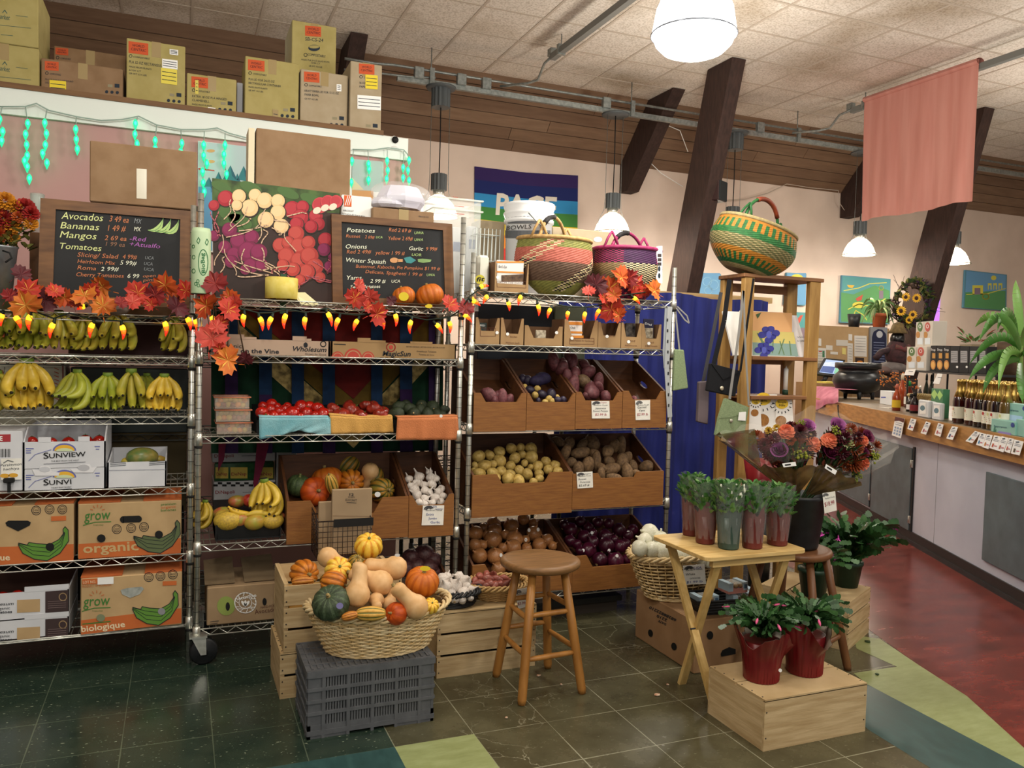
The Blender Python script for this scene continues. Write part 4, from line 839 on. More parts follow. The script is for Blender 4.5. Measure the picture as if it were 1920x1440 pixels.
bancarton('printed banana carton with a bright green bunch drawing, beside the left picture edge',-60,138,948,1057,3.9,S1[4],d2)
def d3(b):
 band(b,152,340,1163,1140,1190,1168);grow_logo(b,156,1137,1.02);b.pr(154,1086,190,1096,GORG,2,-6);b.pt('LOT NO.',156,1094,180,1093,CREAMT,3,h=5);b.pt("PRODUCT OF ECUADOR",154,1102,209,1098,GORG,2,h=4.5);b.pr(183,1083,213,1096,STICK,3,-6)
 b.pp([(226,1106),(240,1102),(266,1100),(270,1104),(262,1114),(244,1121),(229,1114)],mat('#b9bdb8','#8f9590',rough=.3,scale=30),2);seals(b,((279,1082),(301,1080),(324,1077)));b.pr(305,1090,331,1098,GORG,2,-4)
 bandraw(b,249,1107,88,65,GREEN);b.pe(303,1146,7,6.5,mat('#8f9095',rough=.4),5);b.pe(189,1158,8,7,mat('#7f8768',rough=.4),5);b.pt('biologique',153,1185,235,1175,CREAMT,2,h=11,bold=.02);b.pl_([(155,1170),(207,1165)],2,GLOGO,2)
bancarton('printed banana carton with the word biologique, on the lowest shelf beside the post',151,341,1078,1178,3.878,S1[5],d3)
def whs(y):
 def f(b):
  b.pr(32,y+17,75,y+41,CORR,1,-5);b.pp([(85,y+1),(128,y-2),(128,y+38),(85,y+41)],mat('#3e2f2f',rough=.8),1);b.ring(118,y+11,7,7,1.6,CORR,2);b.pt('Wholesum',-28,y+29,26,y+26,INKB,2,h=6,shear=.2);b.pt('Organic',-14,y+36,19,y+34,INKB,2,h=5);b.pt('Tomatoes',-20,y+43,23,y+41,INKB,2,h=5,bold=.02)
  for i in range(4):b.pl_([(90,y+20+i*4),(124,y+18+i*4)],.7,mat('#8a7575'),2)
 return f
def tray(label,xl,xr,yt,yb,Y,dep,mt,z,deco=None,back=0,side=0,name='fruit_tray',cat='box',inner=None,floor=True,tabs=(),group=None):
 x0,x1,za,zb=fbox(xl,xr,yt,yb,Y);za=z;w=.006;b=MB();inner=inner or mt
 b.box((x0,Y,za),(x1,Y+w,zb),mt);b.box((x0,Y+dep-w,za),(x1,Y+dep,zb+back),inner)
 for xx in(x0,x1-w):b.prism([(xx,Y,za),(xx,Y+dep,za),(xx,Y+dep,zb+back),(xx,Y+dep*.3,zb+side),(xx,Y,zb)],(w,0,0),mt)
 if floor:b.box((x0+w,Y+w,za),(x1-w,Y+dep-w,za+.01),inner)
 for(a,c,h)in tabs:b.box((lerp(x0,x1,a),Y-.001,zb-.001),(lerp(x0,x1,c),Y+w+.001,zb+h),mt)
 b.plane((0,Y-.0006,0),(0,-1,0))
 if deco:deco(b)
 o=b.build(name);setp(o,label,cat,group);return o,(x0,x1,za,zb)
WBOX=mat('#dcdde2','#d0d2d8',rough=.7,scale=6)
for y,lb,zo in((1108,'upper',1),(1160,'lower',0)):
 zb_=S1[5]if not zo else PY(60,1158,3.9).z
 tray('white and brown tomato tray at the left edge, '+lb+' of two on the lowest shelf',-60,129,y+3,y+41,3.9,.34,WBOX,zb_,whs(y),name='tomato_tray',tabs=((.55,1,.02),),inner=mat('#4a2f24',rough=.8))
for i in range(9):
 x=-10+i*14;p=PY(x,1112,3.97);P_tom.place((p.x,3.95+.03*(i%2),PY(60,1150,3.9).z+.05),rr3(),.03,ORD[i+1]+' dark red tomato from the left in the upper white and brown tray','tomatoes in the low tray','tomato')
BLU=mat('#4b55a8',rough=.8);ARC=mat('#e8b53c',rough=.8)
def sunv(y,full):
 def f(b):
  b.pe(121,y+17,22,14,mat('#6b6fb0',rough=.8),1,a0=180,a1=360);b.pe(121,y+17,19,11,ARC,2,a0=180,a1=360);b.pe(121,y+18,16,6,mat('#cfdcb0',rough=.8),3,a0=180,a1=360)
  b.pt('S',82,y+32,92,y+31,BLACK,3,h=11,bold=.01);b.pt('UNVIEW' if full else 'UNVI',92.5,y+31,161 if full else 134,y+27 if full else y+29,BLACK,3,h=8.5,bold=.01)
  b.pt('THE BEST FROM THE WEST',96,y+38,148 if full else 134,y+36,INKB,3,h=2.6);b.pl_([(82,y+42),(160 if full else 135,y+38)],.8,INK,3)
  for i in range(3):b.pl_([(49,y+13+i*4),(63 if i==0 else 58,y+13+i*4)],1.4,BLU,2)
  b.pl_([(178,y+9),(187,y+9)],1.3,BLU,2);b.pl_([(180,y+14),(186,y+14)],1.2,BLU,2);b.pl_([(54,y+36),(66,y+24),(96,y+15)],1.2,mat('#7d82b5'),2)
 return f
o1,e1=tray('white open grape box with rainbow arc, lower of two stacked',43,198,878,920,3.9,.34,WBOX,S1[3],sunv(878,False),name='fruit_box',group='white stacked fruit boxes')
zz1=e1[3]+.002
b=MB();b.plane((0,3.8985,0),(0,-1,0));b.pp([(60,879),(72,882),(76,874),(92,873),(98,884),(112,886),(110,892),(66,892)],mat('#e6e6ea',rough=.6),2);b.pe(84,880,10,5,mat('#c9cbd2'),3);b.pp([(132,879),(148,879),(152,871),(168,870),(172,876),(182,875),(174,886),(138,886)],mat('#e6e6ea',rough=.6),2);b.pe(157,877,11,6,mat('#b9bac0'),3);b.build('tear_flap',o1)
o2,e2=tray('white open grape box with rainbow arc, upper of two stacked, holding red fruit',43,198,828,876,3.9,.34,WBOX,zz1,sunv(828,True),back=.06,side=.055,name='fruit_box',tabs=((.18,.33,.02),(.66,.8,.02)),group='white stacked fruit boxes')
for i,(x,y,r)in enumerate(((98,826,8),(128,826,11),(160,823,12),(186,823,11),(60,824,9))):
 p=PY(x,y,4.0);P_tom.place((p.x,4.0,p.z-r*.0015),(0,0,i),r*.0027,ORD[i+1]+' orange red fruit from the left showing in the upper white box' if i<4 else 'orange red fruit at the far left end inside the upper white box','fruit in the white box','fruit')
def pers(b):
 b.pr(-20,815,20,829,mat('#a8323a',rough=.7),1,-2);b.pt('PRODUCE',-44,827,5,826,STICK,2,h=8,bold=.02)
 for i in range(11):b.pl_([(-2+i*2.1,842),(-2+i*2.1,857)],.6+.8*(i%3==0),BLACK,1)
o=carton('white carton with a red stripe at the left edge beside the stacked grape boxes',-40,42,808,920,3.9,.3,WBOX,S1[3],deco=pers,tape=False)
b=MB();b.plane((0,3.893,0),(0,-1,0));b.pr(2,860,41,900,PAPER,1,-2);b.pt('Persimmon',1,875,41,872,INK,2,h=5,shear=.2);b.pt('hachiya',6,882,36,880,INK,2,h=4.5,shear=.2);b.pe(9,892,9,4,mat('#dba435'),2);b.pe(25,891,9,4,mat('#dba435'),2);b.pl_([(7,868),(15,863),(25,866)],2,mat('#777a7a'),2)
pc=b.build('price_card',o);b=MB();p=PY(17,905,3.885);b.box((p.x-.02,3.875,p.z-.0),(p.x+.02,3.893,p.z+.02),BLACK,.003);b.box((p.x-.006,3.88,p.z-.04),(p.x+.006,3.89,p.z),BLACK);b.build('clip',pc)
def mang(b):
 for x0,x1 in((207,236),(280,309)):
  for i in range(3):b.pl_([(x0,868+i*3-(x0-207)*.03),(x1,866+i*3-(x0-207)*.03)],.9,INK,2)
 b.pl_([(203,882),(311,880)],.8,mat('#8c90a0'),2)
o,e=tray('low white open box with mangos, next to the stacked grape boxes',201,312,866,912,3.9,.3,WBOX,S1[3],mang,back=.03,side=.0,name='fruit_box')
for i,(x,y,r,k,l)in enumerate(((265,858,21,3,'large green mango in the low white box'),(257,872,13,1,'orange red mango in front, in the low white box'),(243,868,12,0,'yellow green mango at the left in the low white box'),(300,862,9,0,'yellowish mango by the right wall of the low white box'))):
 p=PY(x,y,3.98 if x<290 else 4.1);P_man[k].place(p,(.3,.1*i,.3),r*4.05/FPX/1.05,l,cat='mango')
rack('dark wire rack standing back to back behind the banana rack',-1.1,1.28,4.42,.42,1.75,[.13,.55,.95,1.32],mtl=mat('#5d605f',rough=.4,metal=.8),nd=20)
def rear(label,xl,xr,yt,yb,Y,mt,zs,deco=None,nm='storage_box',dep=.2):return carton(label,xl,xr,yt,yb,Y,dep,mt,zs,name=nm,tape=False,deco=deco)
MAR=mat('#3a1f1d','#45282a',rough=.7,scale=3)
rear('dark maroon box behind the upper shelf of bananas',128,356,590,680,4.44,MAR,1.354)
def vegp(b):
 b.pe(5,705,2.5,12,mat('#b02822'),2,rot=-.1);b.pe(33,710,6,8,mat('#d8c79a'),2);b.pe(63,703,6,8,mat('#b0525a'),2);b.pe(80,712,6,10,mat('#3d5a35'),2)
 for x in(7,33,63,80):b.pl_([(x,700),(x+2,688)],.8,INK,2)
 b.pl_([(118,675),(118,745)],2.5,mat('#7a2626'),2)
 for i in range(9):b.pl_([(102,690+i*7),(110,693+i*7)],1.4,mat('#b5563a'),2)
rear('pale carton printed with chilis and garlic behind the lower bananas',-60,122,682,800,4.44,mat('#c4c0ae',rough=.6),.984,vegp)
rear('dark green wrapped box behind the lower shelf of bananas',132,352,690,800,4.46,mat('#1e2421','#2a3330',rough=.35,scale=3),.984)
rear('dark olive carton behind the low white mango box',205,350,812,918,4.44,mat('#4d4020','#3d3219',rough=.7,scale=4),.584)
rear('pale carton behind the stacked white grape boxes',20,196,806,918,4.44,mat('#8d8b84',rough=.7),.584)
rear('black crate behind the printed banana cartons',-50,345,955,1040,4.44,mat('#171513',rough=.8),.164)
CHK=(mat('#d9dadd',rough=.6),BLACK)
def nap(xl,xr,yt,tall):
 def f(b):
  n=14;w=(xr-xl)/n
  for r in range(2):
   for i in range(n):
    if(i+r)%2:b.pr(xl+i*w,yt+2+r*4,xl+(i+1)*w,yt+6+r*4,BLACK,1)
  b.pt('DiNapoli',xl+4,yt+24,xl+40,yt+23,mat('#8e2a2c'),2,h=6,bold=.01);b.pl_([(xl+55,yt+21),(xl+100,yt+20)],.8,INK)
 return f
x0=400
rear('white case with a black checkered edge, bottom of the stack behind the reduced fruit tray',400,516,902,1002,4.45,mat('#c9c9cc',rough=.6),.584,nap(400,516,902,0),dep=.25);zt=PY(450,902,4.45).z
def cans(b):
 for xx,w in((404,24),(432,32),(480,32)):b.pr(xx,876,xx+w,897,mat('#c9b04a'),1);b.pt('DeNap',xx+2,892,xx+w-2,891,mat('#8e2a2c'),2,h=6,bold=.01)
rear('shrink wrapped green and yellow can pack between two checkered cases',402,514,867,901,4.46,mat('#2f5a35','#254a2c',rough=.15,scale=40),zt+.001,cans,dep=.24);zt2=PY(450,866,4.45).z
rear('white case with a black checkered edge, top of the stack behind the reduced fruit tray',398,516,836,865,4.45,mat('#c9c9cc',rough=.6),zt2,nap(398,516,834,1),dep=.25)
rear('white upright carton beside the checkered cases',518,556,824,1002,4.45,mat('#bfc0c2',rough=.6),.584,dep=.1)
rear('white and orange box behind the clamshells of cherry tomatoes',402,426,690,800,4.45,mat('#b9bab8',rough=.6),.984,lambda b:(b.pr(408,697,424,735,mat('#9c3a22'),1),b.ring(409,712,9,12,1.5,INKB,2)))
t=thing('ribbon_banner','dark fabric banner of red, gold and green chevrons with hanging ribbons behind the tomatoes','banner',PY(640,850,4.27))
YBN=4.27
FR=mat('#6e1510','#5a0f0c',rough=.9,scale=20);FM=mat('#6d5414','#5c4510',rough=.9,scale=20);FGd=mat('#a08850','#4e3f1c',rough=.35,metal=.6,scale=30);FG=mat('#0c3a22','#0a2e1b',rough=.9,scale=20);FB=mat('#15375c','#102b4a',rough=.9,scale=20);FP=mat('#33194a','#28133a',rough=.9,scale=20);FC=mat('#6b1233','#560e29',rough=.9,scale=20)
def bpoly(nm,pts,m,off=0):
 b=MB();b.prism([PY(x,y,YBN-off)for x,y in pts],(0,.004,0),m);return b.build(nm,t)
bpoly('backing_cloth',[(396,572),(832,590),(830,845),(396,850)],FG,0)
for sgn in(1,):
 bpoly('gold_chevron',[(400,610),(663,840),(832,655),(832,620),(663,795),(440,600)],FGd,.006)
 bpoly('mustard_chevron',[(420,575),(663,795),(832,610),(832,592),(440,576)],FM,.011)
 bpoly('red_chevron',[(452,577),(663,748),(806,590)],FR,.016)
for(x0_,x1_,y1,m1,m2,yb)in((422,446,742,FB,FP,690),(486,510,775,FB,FP,740),(547,570,800,FB,FB,850),(605,628,800,FB,FP,760),(696,717,800,FB,FP,760),(750,773,800,FB,FP,730),(804,816,800,FP,FP,850)):
 b=MB();b.prism([PY(x,y,YBN-.03)for x,y in((x0_,577),(x1_,578),(x1_,yb),(x0_,yb))],(0,.003,0),m1)
 if yb<845:b.prism([PY(x,y,YBN-.03)for x,y in((x0_,yb),(x1_,yb),(x1_+1,850),(x0_,850))],(0,.003,0),m2)
 b.build('ribbon',t)
for pts in([(410,830),(424,830),(420,862),(409,884)],[(482,830),(505,830),(496,868),(484,905),(478,928),(475,905)]):
 b=MB();b.prism([PY(x,y,YBN-.04)for x,y in pts],(0,.003,0),FC);b.build('ribbon_tail',t)
def tv(b):
 b.pt('Organic',410,651,453,652.5,INKB,h=7.5);b.pt('Tomatoes on the Vine',384,660,523,663,INKB,h=8,bold=.02);b.pt('Wholesum',549,658,612,660,INKB,h=9,shear=.25,bold=.01);b.pt('Grown for Good',572,665,611,666.5,INKB,h=3.2);b.ring(606,645,5,5,1.6,INKB);b.pe(573,647,4,5,INKB)
tray('pale tomato carton with dark lettering, upper shelf of the tomato rack',392,618,637,672,3.87,.3,mat('#b29a86',rough=.85),S2[1],tv,name='tomato_carton',tabs=((.1,.28,.02),(.28,.38,.01),(.68,.8,.02),(.8,.84,.01)),group='tomato cartons')
MSR=mat('#b5463a',rough=.85)
def ms(b):
 for x,r in((633,12),(662,17),(690,12)):
  b.pe(x,672,r,r*1.1,MSR,1,a0=180,a1=360);b.pe(x,672,r*.82,r*.9,mat('#b08a62'),2,a0=180,a1=360);b.pe(x,672,r*.7,r*.78,MSR,3,a0=180,a1=360)
 b.pt('MagicSun',717,667,770,668,INKB,h=9,shear=.2,bold=.02);b.ring(733,651,8,8,2,MSR);b.pe(733,651,4,4,MSR);b.pt('BETTER FARMING | BETTER FOOD | BETTER FUTURE',762,651,834,653,INKB,h=2.2);b.pt('Greenhouse Tomatoes',781,660,818,661,INKB,h=3);b.pt('Tomates de Serre',785,666,814,667,INKB,h=3);b.pl_([(626,645),(648,646)],1.4,INKB)
tray('brown tomato carton with red tomato slices, upper shelf of the tomato rack',621,855,643,676,3.87,.3,mat('#a08259',rough=.85),S2[1],ms,name='tomato_carton',tabs=((.2,.3,.02),(.3,.42,.01),(.62,.8,.01)),group='tomato cartons')
CLAM=mat('#e9d9c8',rough=.08,alpha=.22,spec=.7);CH1=mat('#d98a2a','#c8761f',rough=.25,scale=1);CH2=mat('#7a2b2a','#64201f',rough=.25,scale=1);CH3=mat('#b9a038',rough=.25)
P_ch=[Pool(veg('cherry_tomato',[('flesh',(lambda m:lambda b:b.ball((0,0,0),(1,1,1.15),m,12,8))(m))]))for m in(CH1,CH2,CH3)]
for k,(yt,yb,nm)in enumerate(((791,817,'bottom'),(767,790,'middle'),(743,766,'top'))):
 x0,x1,za,zb=fbox(404-k*1.5,474-k*2,yt,yb,3.9);za=S2[2]+.001 if k==0 else zprev+.0015;zprev=zb;dep=.13
 t=thing('clamshell_punnet','clear plastic clamshell of mixed cherry tomatoes, '+nm+' of the stack','punnet',((x0+x1)/2,3.96,za),group='clamshell punnets')
 b=MB();e=.006
 for a,c in(((x0+e,3.9,za),(x1-e,3.902,zb-.004)),((x0+e,3.9+dep,za),(x1-e,3.902+dep,zb-.004)),((x0+e,3.9,za),(x0+e+.002,3.9+dep,zb-.004)),((x1-e-.002,3.9,za),(x1-e,3.9+dep,zb-.004)),((x0+e,3.9,za),(x1-e,3.9+dep,za+.002))):b.box(a,c,CLAM)
 b.build('tray',t);b=MB();b.box((x0,3.893,zb-.006),(x1,3.907+dep,zb-.003),CLAM);b.tube([(x0,3.893,zb-.004),(x1,3.893,zb-.004),(x1,3.907+dep,zb-.004),(x0,3.907+dep,zb-.004)],.003,mat('#c97a5a',rough=.3),n=5,closed=True);b.build('lid',t)
 its=[]
 for r in range(2):
  for i in range(6):
   p=V((lerp(x0+.02,x1-.02,(i+.5*(r%2))/5.6),3.92+.028*r+rnd(0,.01),za+.014+.019*r+rnd(0,.004)));o=random.choice(P_ch).place(p,rr3(),rnd(.0115,.0135));its.append((o,p))
 autolabel(its,'cherry tomato in the '+nm+' clamshell','cherry tomatoes in clamshells',2,'cherry tomato','')
BTRAY=mat('#121314',rough=.5)
def towel(label,pts,m,Y,nm='towel'):
 P=[PY(x,y,Y)for x,y in pts];n=len(pts)//2;top=P[:n];bot=P[n:][::-1];b=MB()
 def fn(u,v):
  q=u*(n-1);i=min(int(q),n-2);f=q-i;a=top[i].lerp(top[i+1],f);c=bot[i].lerp(bot[i+1],f);p=a.lerp(c,v)
  return p+V((0,-.004*math.sin(u*17)*v-.003*math.sin(u*31+1)*v,0))
 b.sheet(fn,26,8,m);b.sheet(lambda u,v:top[min(int(u*(n-1)),n-2)].lerp(top[min(int(u*(n-1)),n-2)+1],u*(n-1)-min(int(u*(n-1)),n-2))+V((0,.08*v,-.0+.006*math.sin(PI*v))),26,3,m)
 o=b.build(nm);s=o.modifiers.new('s','SOLIDIFY');s.thickness=.004;s.offset=1;setp(o,label,'towel');return o
for(xl,xr,lb)in((482,618,'black produce tray of small tomatoes behind the blue towel'),(619,740,'black produce tray of heirloom tomatoes behind the yellow towel'),(738,850,'black produce tray of avocados behind the orange towel')):
 x0,x1,za,zb=fbox(xl,xr,787,815,3.88);b=MB();za=S2[2]+.001
 b.prism([(x0,3.88,zb),(x1,3.88,zb),(x1-.01,3.89,za),(x0+.01,3.89,za)],(0,.005,0),BTRAY)
 b.box((x0,3.89,za),(x1,4.2,za+.006),BTRAY);b.prism([(x0,3.9,za+.006),(x0,4.2,za+.006),(x0,4.2,zb+.05),(x0,3.9,zb-.012)],(x1-x0,0,0),BTRAY)
 o=b.build('produce_tray');setp(o,lb,'tray','black produce trays')
towel('pale blue towel hung over the front of the tomato tray',[(486,783),(550,784),(618,783),(619,815),(597,815),(560,807),(520,818),(486,824)],mat('#6fa8b4','#8fbcc4',rough=.95,scale=9,bump=.3,bscale=200),3.845)
towel('yellow towel hung over the front of the heirloom tomato tray',[(618,779),(680,783),(736,782),(738,811),(680,812),(620,814)],mat('#d1a056','#c4944c',rough=.95,scale=9,bump=.3,bscale=200),3.848)
towel('orange towel hung over the front of the avocado tray',[(745,784),(800,783),(858,781),(862,825),(800,825),(742,825)],mat('#c77a4c','#ba7045',rough=.95,scale=9,bump=.3,bscale=200),3.835)
zl=PY(550,785,3.88).z
toms=[(550,290,38),(485,345,38),(490,300,30),(545,330,38),(565,372,40),(605,340,32),(645,322,32),(690,355,50),(755,305,42),(812,302,35),(790,350,42),(870,318,40),(905,360,45),(850,365,30),(625,370,32),(515,372,28),(720,330,30),(745,375,30),(590,305,27),(660,300,25)]
its=pile((360,680),3.692,toms,(0,3.9,zl+.012),.38,lambda e:P_tom);autolabel(its,'small red tomato in the tray above the blue towel','small tomatoes above the blue towel',3,'tomato','')
heir=[(985,322,55),(1030,355,60),(1110,330,70),(1175,368,55),(1205,305,50),(1262,330,58),(1305,368,55),(1080,292,40),(1325,335,42),(940,345,40),(1255,290,35)]
its=pile((360,680),3.692,heir,(0,3.9,zl+.012),.38,lambda e:P_heir,lambda:(rnd(.2,.9),rnd(-.4,.4),rnd(0,6)));autolabel(its,'ribbed heirloom tomato above the yellow towel','heirloom tomatoes',3,'tomato','')
avo=[(1430,310,45),(1505,322,45),(1590,297,40),(1665,310,50),(1420,355,50),(1535,358,50),(1630,358,45),(1695,355,40),(1735,365,35),(1580,335,42),(1480,290,35),(1745,325,32)]
its=pile((360,680),3.692,avo,(0,3.9,zl+.012),.38,lambda e:P_avo);autolabel(its,'dark avocado in the tray above the orange towel','avocados',3,'avocado','')
sticker(its[6][0],827,780,3.76,3,3)
x0,x1,za,zb=fbox(404,527,982,1003,3.88);za=S2[3]+.001;b=MB()
for(pa,pb)in(((x0,3.88),(x1,3.88)),((x0,4.2),(x1,4.2))):b.prism([(pa[0],pa[1],zb),(pb[0],pb[1],zb),(pb[0]-.012,pb[1]+.01,za),(pa[0]+.012,pa[1]+.01,za)],(0,.006,0),BTRAY)
for xx in(x0,x1-.005):b.box((xx,3.88,za),(xx+.005,4.2,zb),BTRAY)
b.box((x0,3.885,za),(x1,4.2,za+.006),BTRAY);b.prism([(x0,3.9,za),(x0,4.19,za),(x0,4.19,zb+.06),(x0,3.9,zb-.025)],(x1-x0,0,0),BTRAY);setp(b.build('produce_tray'),'black produce tray of spotted bananas and mangos below the clamshells','tray','black produce trays')
pzn=(0,3.9,zb+.01)
ml=[(245,1092,70,2),(335,1085,55,1),(435,1100,58,0),(555,1095,55,2),(205,1040,45,1),(225,1062,50,0),(310,960,45,1),(590,1060,35,1)]
for i,e in enumerate(ml):
 its=pile((360,680),3.692,[e],pzn,.45,lambda e:P_man[e[3]],lambda:(rnd(-.2,.2),rnd(-.2,.2),rnd(-.3,.3)));setp(its[0][0],('spotted yellow mango at the left front','reddish mango second in the front row','plain yellow mango in the middle of the front row','spotted pale mango at the right front','red mango at the far left edge','green yellow mango behind the spotted one','brownish mango beside the red apple','dark red mango at the right edge')[i]+' of the black tray','mango','fruit in the black tray')
its=pile((360,680),3.692,[(398,955,46)],pzn,.45,lambda e:P_app,lambda:(.3,.2,1));setp(its[0][0],'red apple behind the spotted bananas in the black tray','apple','fruit in the black tray')
def oneban(label,pts,Y,r,m):
 P=[PY(x,y,Y)for x,y in pts];b=MB();n=9;Q=bez(*P);banana_mesh(b,Q,r,m);o=b.build('banana');setp(o,label,'banana');return o
oneban('single brown spotted banana lying across the mangos in the black tray',[(427,950),(440,962),(452,966),(474,962)],3.9,.017,BSPOT)
oneban('single yellow banana below the spotted one in the black tray',[(458,968),(478,958),(492,960),(512,968)],3.89,.016,BAN[2])
p=PY(508,985,3.95);P_bun[2].place((p.x,p.y,PY(505,966,3.92).z-.02),(.1,-.15,-.5),1.0,'yellow banana bunch leaning at the right end of the black tray',None,'bananas')
p=PY(384,1003,4.1);P_bun[4].place((p.x,p.y,S2[3]),(0,0,-.9),.8,'small banana bunch half hidden behind the rack post beside the black tray',None,'bananas')
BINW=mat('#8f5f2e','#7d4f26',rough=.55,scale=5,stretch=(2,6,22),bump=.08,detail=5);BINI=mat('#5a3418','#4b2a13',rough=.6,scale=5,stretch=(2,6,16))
def card(parent,px,pts,Y,lines,arc=True,nm='price_card'):
 """small white price card: pts = 4 photo px corners on plane y=Y"""
 b=MB();P=[PY(x,y,Y)for x,y in pts];b.prism(P,(0,.002,0),PAPER);b.plane((0,Y-.0003,0),(0,-1,0))
 (ax,ay),(bx,by)=pts[0],pts[1];w=bx-ax;h=pts[3][1]-ay
 if arc:
  for r in(.22,.16,.1):b.pl_([(ax+w*(.28+r*math.cos(a)),ay+h*.2-h*r*.8*math.sin(a))for a in[PI*(.15+.12*i)for i in range(8)]],w*.045,mat('#4b4b50'),2)
  b.pt('Rainbow Foods',ax+w*.12,ay+h*.27,ax+w*.9,ay+h*.27+(by-ay)*.8,INKB,2,h=h*.07,shear=.3)
 for(s,u0,v,u1,m,hh)in lines:b.pt(s,ax+w*u0,ay+h*v,ax+w*u1,ay+h*v+(by-ay)*(u1-u0),m,2,h=h*hh,shear=.15)
 return b.build(nm,parent)
REDI=mat('#a03040');BLUI=mat('#2b3f8c')
def vbin(label,xl,xr,yb,yt,yn,nl,nr,ybk,Yf=3.832,dep=.37,ramp=(.25,.75),holes=True,group='wooden produce bins'):
 xm,ym=(xl+xr)/2,(yb+yt)/2
 x0=PY(xl,ym,Yf).x+.0015;x1=PY(xr,ym,Yf).x-.0015;zb=PY(xm,yb,Yf).z;zt=PY(xm,yt,Yf).z;zn=PY((nl+nr)/2,yn,Yf).z
 n0=PY(nl,yn,Yf).x;n1=PY(nr,yn,Yf).x;d=(zt-zn)*.6;zbk=PY(xm,ybk,Yf+dep).z;w=.012
 t=thing('produce_bin',label,'bin',((x0+x1)/2,Yf,zb),group=group)
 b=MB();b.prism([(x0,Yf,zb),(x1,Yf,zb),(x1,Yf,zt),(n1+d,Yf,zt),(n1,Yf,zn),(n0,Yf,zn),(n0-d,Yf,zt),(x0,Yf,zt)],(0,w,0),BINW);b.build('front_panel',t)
 zs=zb+.036
 for xx in(x0,x1-w):
  y0,y1=Yf+w,Yf+dep;out=[(y0,zs),(y1,zs),(y1,zbk),(y1-.04,zbk),(y0,zt)]
  if holes:
   cy,cz=lerp(y0,y1,.62),lerp(zt,zbk,.62)-.075;H=[(cy+.04*math.cos(a)*1.2,cz+.016*math.sin(a)+.4*.04*math.cos(a)*(zbk-zt)/dep*2)for a in[PI*2*i/10 for i in range(10)]]
   out=out[:3]+[H[0]]+[H[-i]for i in range(1,10)]+[H[0]]+[out[2]]+out[3:]
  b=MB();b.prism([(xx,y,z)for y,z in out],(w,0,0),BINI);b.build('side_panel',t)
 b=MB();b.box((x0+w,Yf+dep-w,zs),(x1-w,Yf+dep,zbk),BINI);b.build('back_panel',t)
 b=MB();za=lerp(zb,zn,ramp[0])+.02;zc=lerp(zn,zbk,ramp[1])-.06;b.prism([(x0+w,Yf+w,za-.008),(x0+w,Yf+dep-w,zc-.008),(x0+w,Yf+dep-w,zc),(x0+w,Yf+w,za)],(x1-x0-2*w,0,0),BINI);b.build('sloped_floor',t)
 return t,x0,x1,zn,zbk
O2=(860,580);K2=4.571;O3=(860,880)
B1=vbin('narrow wooden bin with a few reddish sweet potatoes, leftmost of four',888,987,809,737,754,911,969,674)
B2=vbin('wooden bin of small mixed purple and yellow potatoes, second of four',987,1079,806.5,737,754,1001,1066,674)
B3=vbin('wooden bin piled with brown red sweet potatoes, third of four',1079,1167,804,735,751,1098,1151,674)
B4=vbin('nearly empty wooden bin beside the blue curtain, fourth of four',1167,1250,802,733,749,1187,1232,677)
card(B3[0],None,[(1109,752),(1142.5,752),(1143.5,784.5),(1110,784.5)],3.828,[('Organic',.5,.12,.85,REDI,.08),('Japanese',.2,.46,.8,INKB,.1),('Sweet Potato',.08,.62,.92,INKB,.1),('$2.99 lb',.2,.84,.85,REDI,.13)])
card(B4[0],None,[(1191,751),(1219,750),(1219,787),(1192,787.5)],3.828,[('Garnet',.15,.4,.75,INKB,.11),('Yams',.25,.56,.65,INKB,.1),('$2.99 lb',.12,.78,.85,REDI,.13)])
def heap(B,o,k,lst,pick,desc,grp,rows,cat,slope=.55,dz=.005,rot=None):
 its=pile(o,k,lst,(0,3.885,B[3]+dz),slope,pick,rot);autolabel(its,desc,grp,rows,cat);return its
heap(B1,O2,K2,[(270,745,60),(335,735,45),(375,765,48),(435,772,42),(215,710,30),(300,785,35)],lambda e:random.choice(P_sw),'reddish sweet potato in the leftmost bin','sweet potatoes in the leftmost bin',2,'sweet potato')
mix={'Y':P_fy,'P':P_pur,'R':P_red}
heap(B2,O2,K2,[(565,665,25,'Y'),(610,688,36,'P'),(655,635,30,'R'),(675,682,31,'Y'),(655,735,29,'Y'),(715,728,38,'P'),(793,735,45,'P'),(770,767,28,'Y'),(845,750,22,'Y'),(682,778,22,'P'),(740,792,25,'Y'),(800,788,25,'Y'),(592,612,38,'P'),(545,595,33,'P'),(850,775,28,'P'),(898,775,28,'P')],lambda e:mix[e[3]],'small mixed potato in the second bin','small mixed potatoes',4,'potato')
p=PY(1013,712,4.02);b=MB();b.ball((0,0,0),(.062,.04,.038),mat('#241a3f','#1a1230',rough=.7,scale=60),16,10,lump(31,.25));o=b.build('mesh_bag',None,False,loc=p);o['label']='dark purple mesh bag of potatoes at the back of the second bin';o['category']='mesh bag'
heap(B3,O2,K2,[(815,455,50),(900,465,40),(980,450,45),(880,505,58),(1000,550,55),(1078,475,42),(1105,540,55),(1065,612,56,'B'),(1140,695,75),(990,665,58),(1200,620,48),(1255,752,48),(930,580,45),(1195,680,50),(1100,740,40),(950,420,40)],lambda e:P_swb if len(e)>3 else random.choice(P_sw),'brown red sweet potato in the third bin','sweet potatoes in the third bin',4,'sweet potato',.85,.0)
heap(B4,O2,K2,[(1500,765,26)],lambda e:P_sw[0],'only yam left in the fourth bin','yam',1,'yam')
B5=vbin('wide wooden bin full of yellow potatoes',885,1073,966,888,906,942,1022,812)
B6=vbin('wide wooden bin of brown russet potatoes',1073,1244,951,886,896,1127,1190,812)
